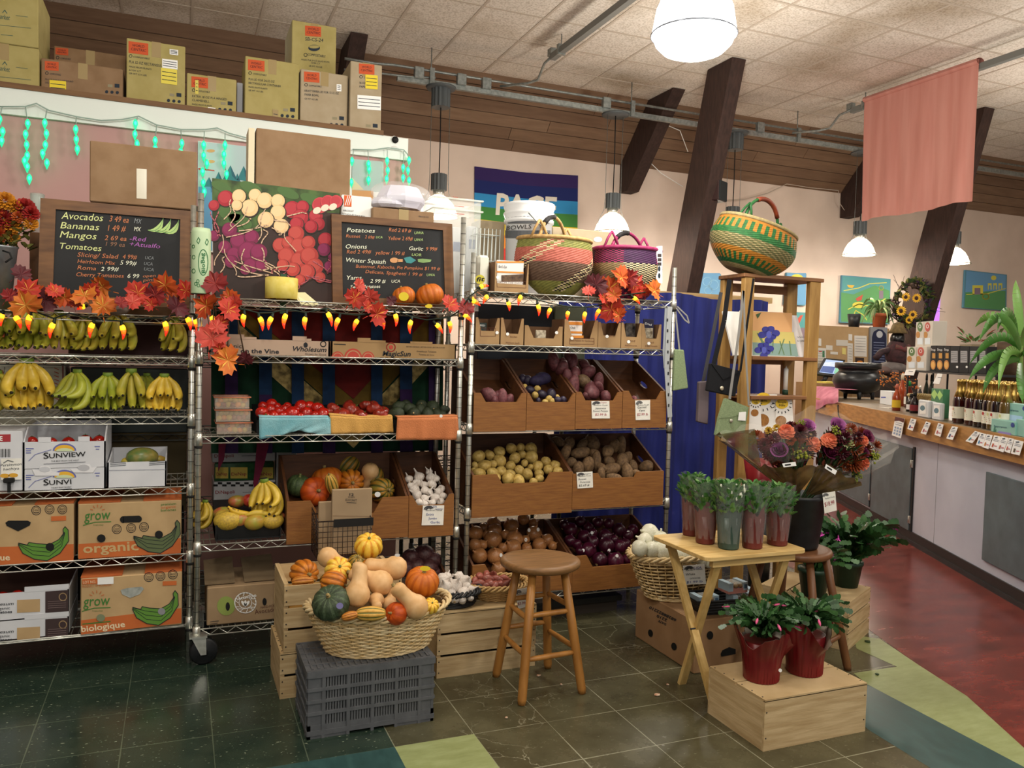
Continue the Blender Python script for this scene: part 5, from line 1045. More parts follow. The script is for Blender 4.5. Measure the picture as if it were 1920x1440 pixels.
card(B6[0],None,[(1081,886),(1111,884),(1112,914),(1083,916)],3.828,[('organic',.5,.12,.9,INKB,.08),('Russet',.12,.48,.6,INKB,.12),('Potatoes',.22,.66,.85,INKB,.11),('$2.69 #',.14,.88,.8,INKB,.13)])
heap(B5,O2,K2,[(170,1265,58),(270,1255,45),(350,1225,50),(450,1195,48),(530,1190,42),(620,1195,50),(350,1300,54),(478,1275,48),(625,1265,58),(140,1338,32),(210,1345,55),(285,1330,42),(445,1340,45),(365,1388,46),(520,1382,45),(563,1320,32),(675,1348,47),(745,1310,48),(765,1372,42),(830,1342,47),(850,1392,45),(180,1412,50),(295,1408,52),(440,1415,45),(590,1412,48),(690,1410,42),(250,1240,38),(130,1385,28),(545,1245,38),(615,1352,28),(420,1452,55),(515,1470,52),(690,1450,40),(330,1440,35),(640,1480,35)],lambda e:random.choice(P_yp),'yellow potato in the wide bin','yellow potatoes',5,'potato',.58)
heap(B6,O2,K2,[(945,1155,50),(850,1130,42),(1050,1225,58),(1140,1145,62),(1160,1240,50),(1280,1215,54),(1390,1160,55),(1335,1170,50),(910,1235,54),(955,1310,50),(1290,1305,46),(1400,1322,62),(1440,1270,48),(1110,1340,58),(1030,1372,55),(1225,1352,42),(1310,1372,56),(1600,1352,58),(1450,1402,54),(1222,1420,46),(1500,1350,38),(1180,1300,54),(1060,1155,40),(1330,1440,45),(1530,1410,40)],lambda e:random.choice(P_ru),'brown russet potato in the wide bin','russet potatoes',4,'potato',.58)
B7=vbin('low wide wooden bin of yellow onions behind the first stool',885,1073,1113,1053,1080,925,1040,975,holes=False)
B8=vbin('low wide wooden bin of dark red onions',1073,1244,1103,1037,1060,1112,1200,965,holes=False)
yon=[(145,548,62),(212,500,40),(300,470,58),(308,525,62),(452,485,65),(555,428,50),(292,605,75),(477,598,72),(572,602,38),(645,550,64),(140,650,54),(205,648,40),(180,742,64),(312,745,70),(465,672,70),(582,678,45),(690,648,60),(760,608,53),(805,655,40),(438,832,42),(530,852,48),(592,872,42),(340,855,60),(378,672,42),(640,462,40),(240,560,40),(400,560,40),(690,730,40),(560,760,40)]
its=heap(B7,O3,K2,yon,lambda e:P_yonion,'yellow onion in the low bin','yellow onions',5,'onion',.62,rot=lambda:(rnd(-1.2,.6),rnd(-.9,.9),rnd(0,6)))
for i,(x,y)in((9,(992,994)),(9,(1009,993)),(8,(986,1012)),(13,(939.5,1041))):q=its[i][1];sticker(its[i][0],x,y,depth(q)-yon[i][2]/K2*depth(q)/FPX*1.0,2.8,3.6)
ron=[(960,515,58),(1072,575,55),(1147,622,55),(1252,575,62),(1372,520,58),(952,612,50),(1112,692,65),(1262,652,70),(1380,662,58),(1207,777,65),(1342,787,73),(1445,772,45),(1012,642,42),(905,475,42),(1042,445,45),(1192,455,45),(1285,465,45),(1152,545,38),(1450,565,48),(1492,515,45),(1330,600,38),(1040,700,40),(1430,640,45),(1110,500,45)]
its=heap(B8,O3,K2,ron,lambda e:P_ronion,'dark red onion in the low bin','red onions',5,'onion',.62,rot=lambda:(rnd(-1.2,.6),rnd(-.9,.9),rnd(0,6)))
for i,(x,y)in((6,(1093.5,1032)),(7,(1142,1032)),(10,(1157,1042)),(4,(1178,998)),(17,(1110,999))):q=its[i][1];sticker(its[i][0],x,y,depth(q)-ron[i][2]/K2*depth(q)/FPX*1.0,2.8,3.2)
B9=vbin('wide wooden bin of winter squash behind the wire basket of paper bags',537,766,1014,936,965,600,700,850,ramp=(.3,.6));B10=vbin('narrow wooden bin of white garlic',766,851,1006,928,947,784,832,846,ramp=(.3,.75))
card(B10[0],None,[(793,948),(833,947.5),(831,984.5),(790.5,985)],3.828,[('USA',.4,.1,.65,BLUI,.1),('organic',.55,.2,.95,BLUI,.08),('Extra',.15,.5,.5,BLUI,.12),('Jumbo',.25,.7,.65,BLUI,.12),('Garlic',.35,.9,.8,BLUI,.12)])
sqs=[((738,850,78),P_but_green,(.2,.1,0),'round dark green squash at the left end of the wide squash bin','squash'),((935,815,105),P_pump,(-.3,.2,1),'large orange pumpkin at the back of the squash bin','pumpkin'),((850,892,95),P_kuri,(1.3,.6,0),'bright red orange squash with its stem toward the lower left, in the bin','squash'),((1085,712,76),P_acorng,(.6,.4,1),'brownish green acorn squash on top at the back of the bin','squash'),((1100,826,92),P_acorn,(1.2,-1.3,.3),'orange acorn squash in the middle of the bin, stem facing left','squash'),((1258,790,70),P_acorng,(.7,.5,2),'mottled orange and green acorn squash right of centre in the bin','squash'),((1312,882,88),P_acorng,(1.2,1.1,0),'green striped acorn squash at the right front of the bin','squash')]
for e,pool,r,lb,ct in sqs:its=pile((360,680),3.692,[e],(0,3.93,B9[3]+.02),.5,lambda e:pool,lambda:r);setp(its[0][0],lb,ct,'squash in the wide bin');its_last=its
p=PY(622,908,3.95);P_delf.place(p,(.3,-.5,.4),.045*1.1,'small striped squash squeezed between the orange ones in the bin','squash in the wide bin','squash')
p=PY(694,885,4.1);P_but.place(p,axrot(-.25,1,-.3),.046,'pale butternut squash peeking out at the back of the bin','squash in the wide bin','squash')
sticker(its_last[0][0],708,927,depth(its_last[0][1])-.105,5.5,5)
gar=[(1500,805,30),(1570,790,38),(1640,757,25),(1652,792,35),(1555,832,33),(1540,872,38),(1612,882,32),(1662,842,35),(1642,897,30),(1725,872,28),(1555,917,36),(1612,942,32),(1682,937,38),(1737,922,28),(1572,967,30),(1610,977,26),(1662,972,28),(1720,962,30),(1512,852,28),(1690,802,28),(1605,845,28),(1700,892,28)]
heap(B10,(360,680),3.692,gar,lambda e:P_garlic,'white garlic bulb in the narrow bin','garlic in the narrow bin',5,'garlic',.75,rot=lambda:(rnd(-1,1),rnd(-1,1),rnd(0,6)))
t=thing('wire_basket','dark wire basket holding paper bags in front of the squash bin','basket',PY(650,1045,3.7));DW=mat('#2a1d18',rough=.5)
bx0,bx1,bza,bzb=fbox(596,697,976,1046,3.62);b=MB()
for y in(3.62,3.8):
 for i in range(12):x=lerp(bx0,bx1,i/11);b.tube([(x,y,bza),(x,y,bzb+(.0 if y<3.7 else.03))],.0014,DW,n=4)
 for i in range(8):z=lerp(bza,bzb,i/7);b.tube([(bx0,y,z),(bx1,y,z)],.0014 if i<7 else.003,DW,n=4)
for x in(bx0,bx1):
 for i in range(7):y=lerp(3.62,3.8,i/6);b.tube([(x,y,bza),(x,y,bzb+.03*i/6)],.0014,DW,n=4)
 for i in range(8):z=lerp(bza,bzb,i/7);b.tube([(x,3.62,z),(x,3.8,z+.03*i/7)],.0014 if i<7 else.003,DW,n=4)
for i in range(12):x=lerp(bx0,bx1,i/11);b.tube([(x,3.62,bza),(x,3.8,bza)],.0014,DW,n=4)
b.build('mesh',t);b=MB();a=PY(626,976,3.615);c=PY(700,985,3.615);b.box((a.x,3.614,c.z),(c.x,3.618,a.z+.004),BLACK);b.build('label_holder',t)
PBAG=mat('#9a8366','#a38c6e',rough=.85,scale=6,bump=.1)
for(xl,xr,yt,Y,lb)in((622,697,917,3.66,'folded brown paper bag with a printed number, front one in the wire basket'),(597,660,940,3.7,'plain brown paper bag behind the printed one in the wire basket')):
 x0,x1,za,zb=fbox(xl,xr,yt,1044,Y);b=MB();b.box((x0,Y,bza+.006),(x1,Y+.02,zb),PBAG,.003);b.plane((0,Y-.0008,0),(0,-1,0))
 if xl==622:
  b.pt('12',655,929,663,929.5,INKB,2,h=4.5,bold=.02);b.pt('DURO',653,933,665,933.5,INKB,2,h=2.6);b.pt('ECOCRAFT',648,939,669,940,INKB,2,h=4);b.pl_([(650,942),(668,943)],.8,INKB);b.pl_([(624,967),(696,968)],.8,KRAFTD)
 setp(b.build('paper_bag'),lb,'paper bag')
def avc(b):
 b.pe(424,1136,17,18,mat('#8a9a4e',rough=.85),1);b.pe(427,1137,4,8,BLACK,2);b.pe(496,1128,4,7,BLACK,2)
 b.ring(460,1130,20,19,2,STICK,2);b.ring(460,1130,12,11,1.4,STICK,2)
 for a in range(10):
  an=2*PI*a/10;b.pl_([(460+14*math.cos(an),1130+13*math.sin(an)),(460+18*math.cos(an+.2),1130+17*math.sin(an+.2))],1.2,STICK,2)
 b.pt('naturipe',441,1126,481,1118,STICK,4,h=6,bold=.01);b.pt('FARMED FRESH',446,1143,476,1140,STICK,4,h=3.4)
 for s in(-1,0,1):b.pe(460+s*4,1131-abs(s)*0,2.6,6,STICK,3,rot=s*.6)
 b.pt('HAND-PICKED',489,1141,521,1136,mat('#5b3328'),2,h=4.2);b.pt('Avocados',478,1151,522,1145,mat('#5b3328'),2,h=8)
 b.pl_([(394,1166),(410,1164)],1,INKB);b.pl_([(394,1170),(408,1168)],1,INKB)
x=carton('kraft avocado carton with a white round stamp, on the lowest shelf',388,524,1097,1172,3.87,.33,mat('#957b5c','#a08666',rough=.85,scale=8),S2[4],name='avocado_carton',tape=False,deco=avc)
zt=PY(455,1096,3.87).z
for(xl,xr,yt,Y,k)in((384,441,1060,4.05,0),(458,518,1050,4.05,1)):
 b=MB();a=PY(xl,1085,3.9);c=PY(xr,1080,3.9);b.prism([(a.x,3.9,zt+.002),(c.x,3.9,zt+.002),(c.x,4.15,zt+.06),(a.x,4.15,zt+.05)],(0,0,.005),mat('#6f5d45','#7b684e',rough=.85));b.build('top_flap',x)
t=thing('onion_mesh_bag','dark net bag of red onions behind the large pumpkin, under the garlic bin','mesh bag',PY(795,1085,3.95));NET=mat('#37171d','#5a3a3a',rough=.5,scale=90)
for(x,y,r)in((770,1045,17),(795,1040,20),(812,1050,16),(780,1062,18),(803,1066,20),(760,1066,16),(790,1080,18),(815,1074,12)):
 p=PY(x,y,3.95+(1066-y)*.002);k=depth(p)/FPX*r;b=MB();b.ball(p,(k,k,k*.95),NET,14,9);b.build('onion',t)
b=MB();p=PY(762,1062,3.86);b.prism([PY(808,1025,4.1),PY(838,1085,3.86),PY(838,1095,3.86),PY(806,1040,4.1)],(.012,0,0),BINI);b.box(PY(740,1104,3.88),PY(838,1092,3.88)+V((0,.3,0)),BINI);setp(b.build('bin_board'),'dark board at the right of the net bag of red onions','board')
NAIL=mat('#2a2522',rough=.6)
def slat_crate(label,x0,x1,y0,y1,z0,z1,n=3,top=0,ends=CRATEE,rz=0,o=(0,0),gap=.012,full=False,group='wooden slat crates',ns=3):
 M=Matrix.Translation((o[0],o[1],0))@Matrix.Rotation(rz,4,'Z')
 t=thing('wooden_crate',label,'crate',M@V(((x0+x1)/2,(y0+y1)/2,z0)),rz,group=group)
 def part(nm,fn):
  b=MB(M);fn(b);return b.build(nm,t)
 h=(z1-z0);e=.009
 for xx,s in((x0,1),(x1,-1)):part('end_board',lambda b:b.box((xx,y0+e,z0),(xx+s*.018,y1-e,z1-(e if top else 0)),ends))
 sh=h/n
 for yy in(y0,y1-e):
  for i in range(n):
   def f(b):
    b.box((x0-.001*(i%2),yy,z0+i*sh+(gap/2 if i else 0)),(x1+.001,yy+e,z0+(i+1)*sh-gap/2),CRATEH)
    if yy==y0:
     for xx in(x0+.009,x1-.009):
      for zf in(.25,.75):b.tube([(xx,yy-.0012,z0+(i+zf)*sh),(xx,yy+.001,z0+(i+zf)*sh)],.003,NAIL,n=7)
   part('slat',f)
 if top:
  tw=(y1-y0)/top
  for i in range(top):
   def f(b):
    b.box((x0,y0+i*tw+(.004 if i else 0),z1-e),(x1,y0+(i+1)*tw-.004,z1),CRATE)
    for xx in(x0+.009,x1-.009):
     for q in(.15,.5,.85):b.tube([(xx,y0+(i+q)*tw,z1-.001),(xx,y0+(i+q)*tw,z1+.0012)],.003,NAIL,n=7)
   part('top_slat',f)
 else:part('bottom_board',lambda b:b.box((x0+.018,y0+e,z0+.004),(x1-.018,y1-e,z0+.012),CRATE))
 return t
YC=3.36
xa=PY(525,1270,YC).x;za=PY(523,1225,YC).z;zb2=PY(535,1097,YC).z
yb_=PZ(531,1058,zb2).y;yb_=3.72
slat_crate('pale wooden crate on the floor under another crate, left of the grey plastic crate',xa,xa+.5,YC,yb_,0,za-.002,n=2,top=2)
slat_crate('pale wooden crate stacked on another, holding orange acorn squash',xa+.012,xa+.5,YC,yb_,za,zb2,n=3)
zm=PY(822,1150,3.356).z;xm0=PY(820,1210,3.356).x;xm1=PY(1004,1195,3.356).x
slat_crate('pale wooden crate under the garlic and shallot baskets, behind the first stool',xm0,xm1,3.356,3.72,0,zm,n=3,top=3)
xs=PY(572,1110,3.44)
b=MB();b.box((xa+.035,YC+.012,zb2-.14),(xa+.48,3.705,zb2-.1),mat('#b98a3e',rough=.7));setp(b.build('crate_liner'),'inner board inside the upper crate beneath the acorn squash','board')
for(x,y,rx,pool,r,lb)in((570,1075,29,P_acorn,(1.3,.9,0),'big ribbed orange acorn squash in the upper wooden crate'),(568,1090,22,P_delo,(.2,1.5,0),'pale orange squash lying in front of the acorn squash in the crate'),(612,1088,14,P_acorng,(1,.2,0),'dark squash at the inner end of the upper wooden crate')):
 p=PY(x,y,3.42 if rx<25 else 3.48);P=depth(p)/FPX*rx*(.78 if pool is P_delo else 1);pool.place(p,r,P,lb,'squash around the wicker basket','squash')
GP=mat('#54565a','#5e6064',rough=.55,scale=30,bump=.05)
gz=PY(574,1261,2.975).z;gx0,gx1,gy0=.448,.93,2.975;gy1=PZ(577,1204,gz).y
t=thing('plastic_crate','dark grey ventilated plastic crate upside down under the wicker squash basket','crate',((gx0+gx1)/2,(gy0+gy1)/2,0))
def wall(nm,f,L,ncol):
 b=MB()
 def bx(u0,u1,z0,z1,t0,t1):
  a,c=f(u0,t0),f(u1,t1);b.box((min(a[0],c[0]),min(a[1],c[1]),z0),(max(a[0],c[0]),max(a[1],c[1]),z1),GP)
 ztop=gz-.025;rows=4;z00=.05;rh=(ztop-z00)/rows
 bx(0,L,z00-.028,z00,0,.012);bx(0,L,ztop,gz,-.004,.014);bx(0,L*.3,0,.022,0,.012);bx(L*.7,L,0,.022,0,.012);bx(0,L,.012,.03,-.003,.01)
 for r in range(1,rows):bx(0,L,z00+r*rh-.006,z00+r*rh+.006,-.004,.012)
 for c in range(ncol+1):u=L*(.12+.76*c/ncol);bx(u-.006,u+.006,.0,ztop,-.0031,.0118)
 bx(.001,L*.12,0.02,ztop,.002,.0115);bx(L*.88,L-.001,.02,ztop,.002,.0115)
 n=ncol*9
 for i in range(n):
  u=L*(.12+.76*(i+.5)/n);bx(u-.0035,u+.0035,z00,ztop,.001,.009)
 return b.build(nm,t)
wall('side_wall',lambda u,q:(gx0+u,gy0+q),gx1-gx0,4);wall('side_wall',lambda u,q:(gx0+u,gy1-q),gx1-gx0,4);wall('end_wall',lambda u,q:(gx0+q,gy0+u),gy1-gy0,2);wall('end_wall',lambda u,q:(gx1-q,gy0+u),gy1-gy0,2)
b=MB();b.box((gx0,gy0,gz-.008),(gx1,gy1,gz-.002),GP)
for i in range(20):x=lerp(gx0+.02,gx1-.02,i/19);b.box((x-.004,gy0+.02,gz-.003),(x+.004,gy1-.02,gz+.0015),GP)
for i in range(6):y=lerp(gy0+.005,gy1-.005,i/5);b.box((gx0,y-.005,gz-.003),(gx1,y+.005,gz+.002),GP)
b.build('base_grid',t)
WICK=mat('#dcc090','#c6a56c',rough=.6,scale=30);WICK2=mat('#e6d0a4','#d2b47e',rough=.6,scale=24)
def wicker(label,c,rb,rt,h,rows,stakes,mt=WICK,mt2=WICK2,rz=0,rr=.0042,cat='basket',name='wicker_basket',dip=0,flare=1.0,liner=False,group=None,rim=3):
 t=thing(name,label,cat,c,rz,group)
 def rad(f):return lerp(rb[0],rt[0],f**flare),lerp(rb[1],rt[1],f**flare)
 zf=lambda f,an:h*f-dip*f*(math.sin(an)**2)
 b=MB()
 for k in range(stakes):
  an=2*PI*k/stakes;P=[]
  for i in range(7):f=i/6;a,d=rad(f);P.append((a*math.cos(an),d*math.sin(an),zf(f,an)))
  b.tube(P,rr*.8,mt,n=4)
 b.build('stakes',t,False);b=MB()
 N=stakes*2
 for r in range(rows):
  f=(r+.5)/rows*.97;a,d=rad(f);P=[]
  for k in range(N):
   an=2*PI*k/N;o=rr*1.05*math.cos(PI*k/2*1.0*1+PI*r)if True else 0
   o=rr*1.1*(1 if((k//2)+r)%2 else-1)*(1 if k%2==0 else 0)
   P.append(((a+o)*math.cos(an),(d+o)*math.sin(an),zf(f,an)))
  b.tube(P,min(rr*1.1,h/rows*.55),random.choice((mt,mt2)),n=4,closed=True)
 b.build('weave',t,False);b=MB();a,d=rad(1)
 for q in range(rim):
  P=[]
  for k in range(72):
   an=2*PI*k/72;ph=an*12+q*2*PI/rim;P.append(((a+.012*math.cos(ph))*math.cos(an),(d+.012*math.cos(ph))*math.sin(an),zf(1,an)+.01+.01*math.sin(ph)))
  b.tube(P,rr*1.6,mt2,n=6,closed=True)
 for q in range(2):
  a0,d0=rad(0);b.tube([((a0+.004)*math.cos(2*PI*k/48),(d0+.004)*math.sin(2*PI*k/48),.006+.008*q)for k in range(48)],rr*1.4,mt2,n=5,closed=True)
 b.build('rim',t,False);b=MB();a0,d0=rad(.02);b.lathe([(a0*.98,.004),(a0*.98,.009)],mt,n=32,sy=d0/a0);b.build('base',t,False)
 if liner:
  b=MB();P=[]
  for f in(.03,.5,.95):a,d=rad(f);P.append((a-.012,h*f))
  b.lathe(P,mat('#6b5230',rough=.8),n=40,sy=rad(.5)[1]/rad(.5)[0],cap=False);b.build('inner_wall',t,False)
 return t
wc_=3.16;xl=PY(570,1130,wc_).x;xr=PY(842,1120,wc_).x;wx=(xl+xr)/2;wr=(xr-xl)/2-.012;wz=PY(706,1128,wc_).z
bl_=PY(604,1225,3.12).x;br_=PY(795,1215,3.12).x
wicker('large oval wicker basket heaped with squash on the grey plastic crate',(wx,wc_,gz+.002),((br_-bl_)/2*1.0,.14),(wr,.19),wz-gz-.01,19,44,liner=True,flare=.9,dip=.015)
F8=(360,980);K8=3.429
def sqp(x,y,r,pool,rot,lb,push=0,cat='squash',sl=.62):
 px,py=F8[0]+x/K8,F8[1]+y/K8;p=hit(px,py,(0,wc_-.17,wz+.0),(0,-math.sin(sl),math.cos(sl)));p=p+(CAM-p).normalized()*push;R=r/K8*depth(p)/FPX
 return pool.place(p,rot,R,lb,'squash around the wicker basket',cat),p
sqp(878,225,68,P_but,axrot(.8,.45,-.3),'butternut squash at the back left, its scarred end up to the left',.0)
sqp(1135,150,92,P_carn,axrot(.15,-.8,.5),'yellow striped carnival squash at the very top of the pile',.0)
sqp(940,305,88,P_carn,axrot(.3,-.5,.7,.6),'yellow and orange carnival squash left of the butternuts',.0)
o,p=sqp(1300,290,80,P_but,axrot(-1,-.12,.0),'big butternut squash lying sideways on top, bulb to the right',.03);sticker(o,745,1041,depth(p)-.055,5,3,mat('#d8d8d8'))
sqp(1205,385,84,P_but,axrot(-.9,-.35,.0),'butternut squash in the middle with its neck to the upper left',.02)
sqp(1065,455,84,P_but,axrot(.1,-.75,-.35),'butternut squash with its round end facing forward',.05)
sqp(1435,535,82,P_but,axrot(-.65,-.7,.1),'butternut squash at the right front of the basket',.05)
sqp(1185,500,52,P_but,axrot(.1,.1,1),'butternut squash showing only its stem end in the middle',.0)
o,p=sqp(1480,380,110,P_pump,axrot(.2,-.9,.35),'large orange pumpkin at the right side of the wicker basket',.0,'pumpkin');sticker(o,797,1066,depth(p)-.088,10,4.5,YEL)
o,p=sqp(895,515,118,P_kab,axrot(-.1,-.75,.7),'dark green kabocha squash at the left front of the wicker basket',.02);sticker(o,637,1136,depth(p)-.11,6.5,6,mat('#8a84b8'))
sqp(912,385,84,P_acorn,axrot(1,.2,.1),'ribbed orange acorn squash above the dark green kabocha',.0)
sqp(1150,585,78,P_delf,axrot(-1,0,.05,.4),'yellow delicata squash with green stripes lying along the front rim',.045)
sqp(1312,585,74,P_kuri,axrot(-.5,-.3,.8),'small red orange squash at the front rim of the basket',.02)
sqp(1535,535,55,P_carn,axrot(.3,-.6,.6),'yellow squash at the far right edge behind the front butternut',.0)
sqp(1015,600,45,P_delo,axrot(-1,.2,.2),'small orange squash beside the kabocha at the front rim',.03)
sqp(1050,262,60,P_acorng,axrot(.3,-.7,.4),'green brown acorn squash under the topmost carnival squash',-.02)
sqp(1120,290,55,P_acorn,axrot(.6,-.4,.3),'orange yellow squash wedged under the top butternut',-.03)
sqp(1270,520,50,P_but,axrot(.1,-.4,-.6),'butternut squash half hidden between two others at the front',-.02)
BW=mat('#191a1c','#24262a',rough=.5,scale=60)
gp=PZ(858,1140,zm);gc=V((PY(845,1130,3.47).x,3.47,zm+.001))
wicker('black woven basket of white garlic on the middle crate',gc,(.105,.085),(.135,.105),.055,6,26,BW,BW,rr=.004,liner=False)
wg=[(120,405,45),(230,385,36),(278,420,46),(208,450,50),(132,455,48),(262,505,46),(320,480,32),(200,545,38),(255,548,38),(315,540,26),(160,420,32),(148,385,34),(180,500,30),(120,520,35),(290,455,34),(95,560,36)]
its=pile((800,980),3.84,wg,(0,3.4,zm+.07),.7,lambda e:P_garlic,lambda:(rnd(-1.2,1.2),rnd(-1.2,1.2),rnd(0,6)));autolabel(its,'white garlic bulb in the black basket','garlic in the black basket',4,'garlic')
sc=V((PY(930,1120,3.5).x,3.5,zm+.001));rx=PY(990,1105,3.5).x-PY(878,1105,3.5).x
wicker('tan woven basket of shallots behind the first stool',sc,(rx*.3,.075),(rx*.5,.115),PY(930,1096,3.5).z-zm,9,30,mat('#b28d58','#9a7542',rough=.6,scale=30),mat('#b99660',rough=.6),rr=.0035,liner=True)
sh=[(380,388,36),(440,402,38),(480,372,32),(520,410,28),(560,397,28),(380,437,36),(450,437,36),(490,452,35),(560,447,38),(420,452,28),(350,410,28),(500,400,30),(430,370,30),(530,440,28)]
its=pile((800,980),3.84,sh,(0,3.42,PY(930,1098,3.5).z-.03),.6,lambda e:P_shallot,lambda:(rnd(.6,2.2),rnd(-1.2,1.2),rnd(0,6)));autolabel(its,'pink brown shallot in the tan basket','shallots',3,'shallot')
t=thing('price_card','white price card hanging below the shallot basket, seen through the stool legs','price card',PY(977,1135,3.352));card(t,None,[(966,1106),(990,1102),(993,1136),(972,1142)],3.348,[('Shallots',.05,.5,.95,INKB,.16),('$3.99',.2,.8,.8,REDI,.14)],nm='card')
STW=mat('#b07a3c','#96642d',rough=.4,scale=4,stretch=(6,6,1.2),bump=.04);STS=mat('#85603a','#70502c',rough=.45,scale=5,stretch=(2,12,12));STD=mat('#7a5030','#6a4226',rough=.45,scale=5,stretch=(5,5,1))
def stool(label,feet,c,zs,rs,W_,S_,lv):
 t=thing('wooden_stool',label,'stool',(c[0],c[1],0),group='wooden bar stools')
 b=MB();b.lathe([(.01,zs-.034),(rs*.92,zs-.034),(rs*.99,zs-.026),(rs,zs-.012),(rs*.97,zs-.003),(rs*.85,zs),(rs*.4,zs-.004),(.01,zs-.006)],S_,n=40,c=(c[0],c[1],0));b.build('seat',t)
 tops=[V((c[0]+(f[0]-c[0])*.52,c[1]+(f[1]-c[1])*.52,zs-.03))for f in feet]
 for f,tp in zip(feet,tops):
  b=MB();q=V((f[0],f[1],0));b.tube([q,q.lerp(tp,.04),q.lerp(tp,.5),tp],[.016,.019,.0195,.017],W_,n=12);b.build('leg',t)
 for(i,j,f)in lv:
  b=MB();a=V((*feet[i][:2],0)).lerp(tops[i],f);d=V((*feet[j][:2],0)).lerp(tops[j],f+.0);b.tube([a,a.lerp(d,.15),a.lerp(d,.5),a.lerp(d,.85),d],[.008,.011,.0125,.011,.008],W_,n=9);b.build('rung',t)
 return t
f1=[(1.317,3.298),(1.311,2.992),(1.60,3.013),(1.578,3.314)];c1=(1.452,3.155);zs1=PY(1014,1046,3.155).z;r1=(PY(1084,1050,3.155).x-PY(947,1050,3.155).x)/2
stool('honey coloured wooden stool standing empty in the middle of the floor',f1,c1,zs1,r1,STW,STS,[(0,1,.36),(0,1,.63),(1,2,.33),(1,2,.66),(2,3,.36),(2,3,.7),(3,0,.43),(3,0,.68)])
SEED=mat('#9c7c57','#a8885f',rough=.85,scale=10);SEEDI=mat('#6e5138',rough=.85)
def dispbox(label,xl,xr,yt,yb,Y,z,cut,dep=.16,back=0,deco=None,notch=.18):
 x0,x1,za,zb=fbox(xl,xr,yt,yb,Y);za=z;w=.003;zc=lerp(za,zb,cut);b=MB();wd=x1-x0
 b.prism([(x0,Y,za),(x1,Y,za),(x1,Y,zb),(x1-wd*notch*.5,Y,zb),(x1-wd*notch*1.3,Y,zc),(x0+wd*notch*1.3,Y,zc),(x0+wd*notch*.5,Y,zb),(x0,Y,zb)],(0,w,0),SEED)
 b.box((x0,Y+dep-w,za),(x1,Y+dep,zb+back),SEEDI)
 for xx in(x0,x1-w):b.box((xx,Y+w,za),(xx+w,Y+dep-w,zb),SEEDI)
 b.box((x0,Y+w,za),(x1,Y+dep-w,za+w),SEEDI);b.plane((0,Y-.0005,0),(0,-1,0))
 if deco:deco(b)
 o=b.build('display_box');setp(o,label,'box','small cardboard display boxes');return o
q2=lambda x,y:(860+x/K2,580+y/K2)
BRT=mat('#5b2f20',rough=.85)
def dtx(L,dot=None,box=None):
 def f(b):
  for(s,x,y,x2,y2)in L:a=q2(x,y);c=q2(x2,y2);b.pt(s,a[0],a[1],c[0],c[1],BRT,2,h=3)
  if box:a=q2(box[0],box[1]);c=q2(box[2],box[3]);b.pl_([a,(c[0],a[1]),c,(a[0],c[1]),a],.7,BRT,1)
  if dot:d=q2(*dot);b.pe(d[0],d[1],3,3,STICK,3)
 return f
DB=[('leftmost small brown display box with a boxed label, on the rack above the bins',145,350,72,300,.5,dtx([('Turtle Bean',215,180,300,182)],(328,200),(185,160,315,230))),('brown display box with a deep notch, second from left above the bins',362,556,76,308,.42,dtx([('Black Beans',440,240,500,242),('Heirloom Seeds',405,292,520,295)],(418,212))),('low wide brown display box, third from left above the bins',566,890,142,318,.38,dtx([],(838,200))),('brown display box holding orange seed packets, in the middle above the bins',906,1192,88,325,.3,dtx([('Seed Packets for Gardening',955,272,1155,278)],(970,247),(952,250,1160,298))),('narrow brown display box right of the orange packets',1196,1388,112,328,.48,dtx([('Bird Seed',1290,235,1340,236)],(1270,232))),('brown display box with a dark bag inside, second from right above the bins',1394,1568,116,335,.45,dtx([('Seed',1450,275,1510,276),('Heirloom',1425,315,1525,318)],(1455,278))),('rightmost brown display box with a shiny packet, by the blue curtain',1570,1735,126,340,.42,dtx([('Seed',1620,290,1670,291),('Heirloom',1600,320,1700,322)],(1628,292)))]
for(lb,a,c,d,e,cut,deco)in DB:
 A=q2(a,d);C=q2(c,e);dispbox(lb,A[0],C[0],A[1],C[1],3.86,S3[1],cut,deco=deco)
WHP=mat('#e8e4df',rough=.5);ORP=mat('#d98a2f',rough=.5);FOIL=mat('#6b5d4c','#c8bda6',rough=.25,scale=50)
def packet(label,xl,xr,yt,yb,Y,deco,tilt=0,z=None,mt=None):
 x0,x1,za,zb=fbox(xl,xr,yt,yb,Y)
 if z is not None:za=z
 b=MB();b.box((x0,Y,za),(x1,Y+.012,zb),mt or WHP,.003);b.plane((0,Y-.0006,0),(0,-1,0));deco(b);setp(b.build('seed_packet'),label,'packet','seed packets')
packet('orange and white seed packet in the middle display box',1066,1092,602,640,3.885,lambda b:(b.pr(1066,603,1092,609,ORP,1,3),b.pr(1066,621,1092,625,ORP,1,2),b.pt('Chili',1069,616,1078,617,INKB,h=4),b.pr(1070,629,1094,634,ORP,1)),z=S3[1]+.005)
packet('shiny see-through packet in the low wide display box',1005,1024,619,640,3.885,lambda b:None,z=S3[1]+.005,mt=FOIL)
packet('dark packet with pale text in the leftmost display box',895,913,605,640,3.9,lambda b:b.pt('SEED',897,611,909,612,STICK,h=3),z=S3[1]+.005,mt=mat('#24302c',rough=.4))
packet('dark packet with a glossy window in the rightmost display box',1207,1226,598,640,3.9,lambda b:(b.pr(1208,615,1224,634,FOIL,1),b.pt('Dried',1209,608,1221,611,STICK,h=4)),z=S3[1]+.005,mt=mat('#23213a',rough=.4))
packet('black shiny bag inside the second display box from the right',1173,1192,606,640,3.9,lambda b:None,z=S3[1]+.005,mt=mat('#1b1a1c','#5b534c',rough=.2,scale=40))
z3=S3[0]
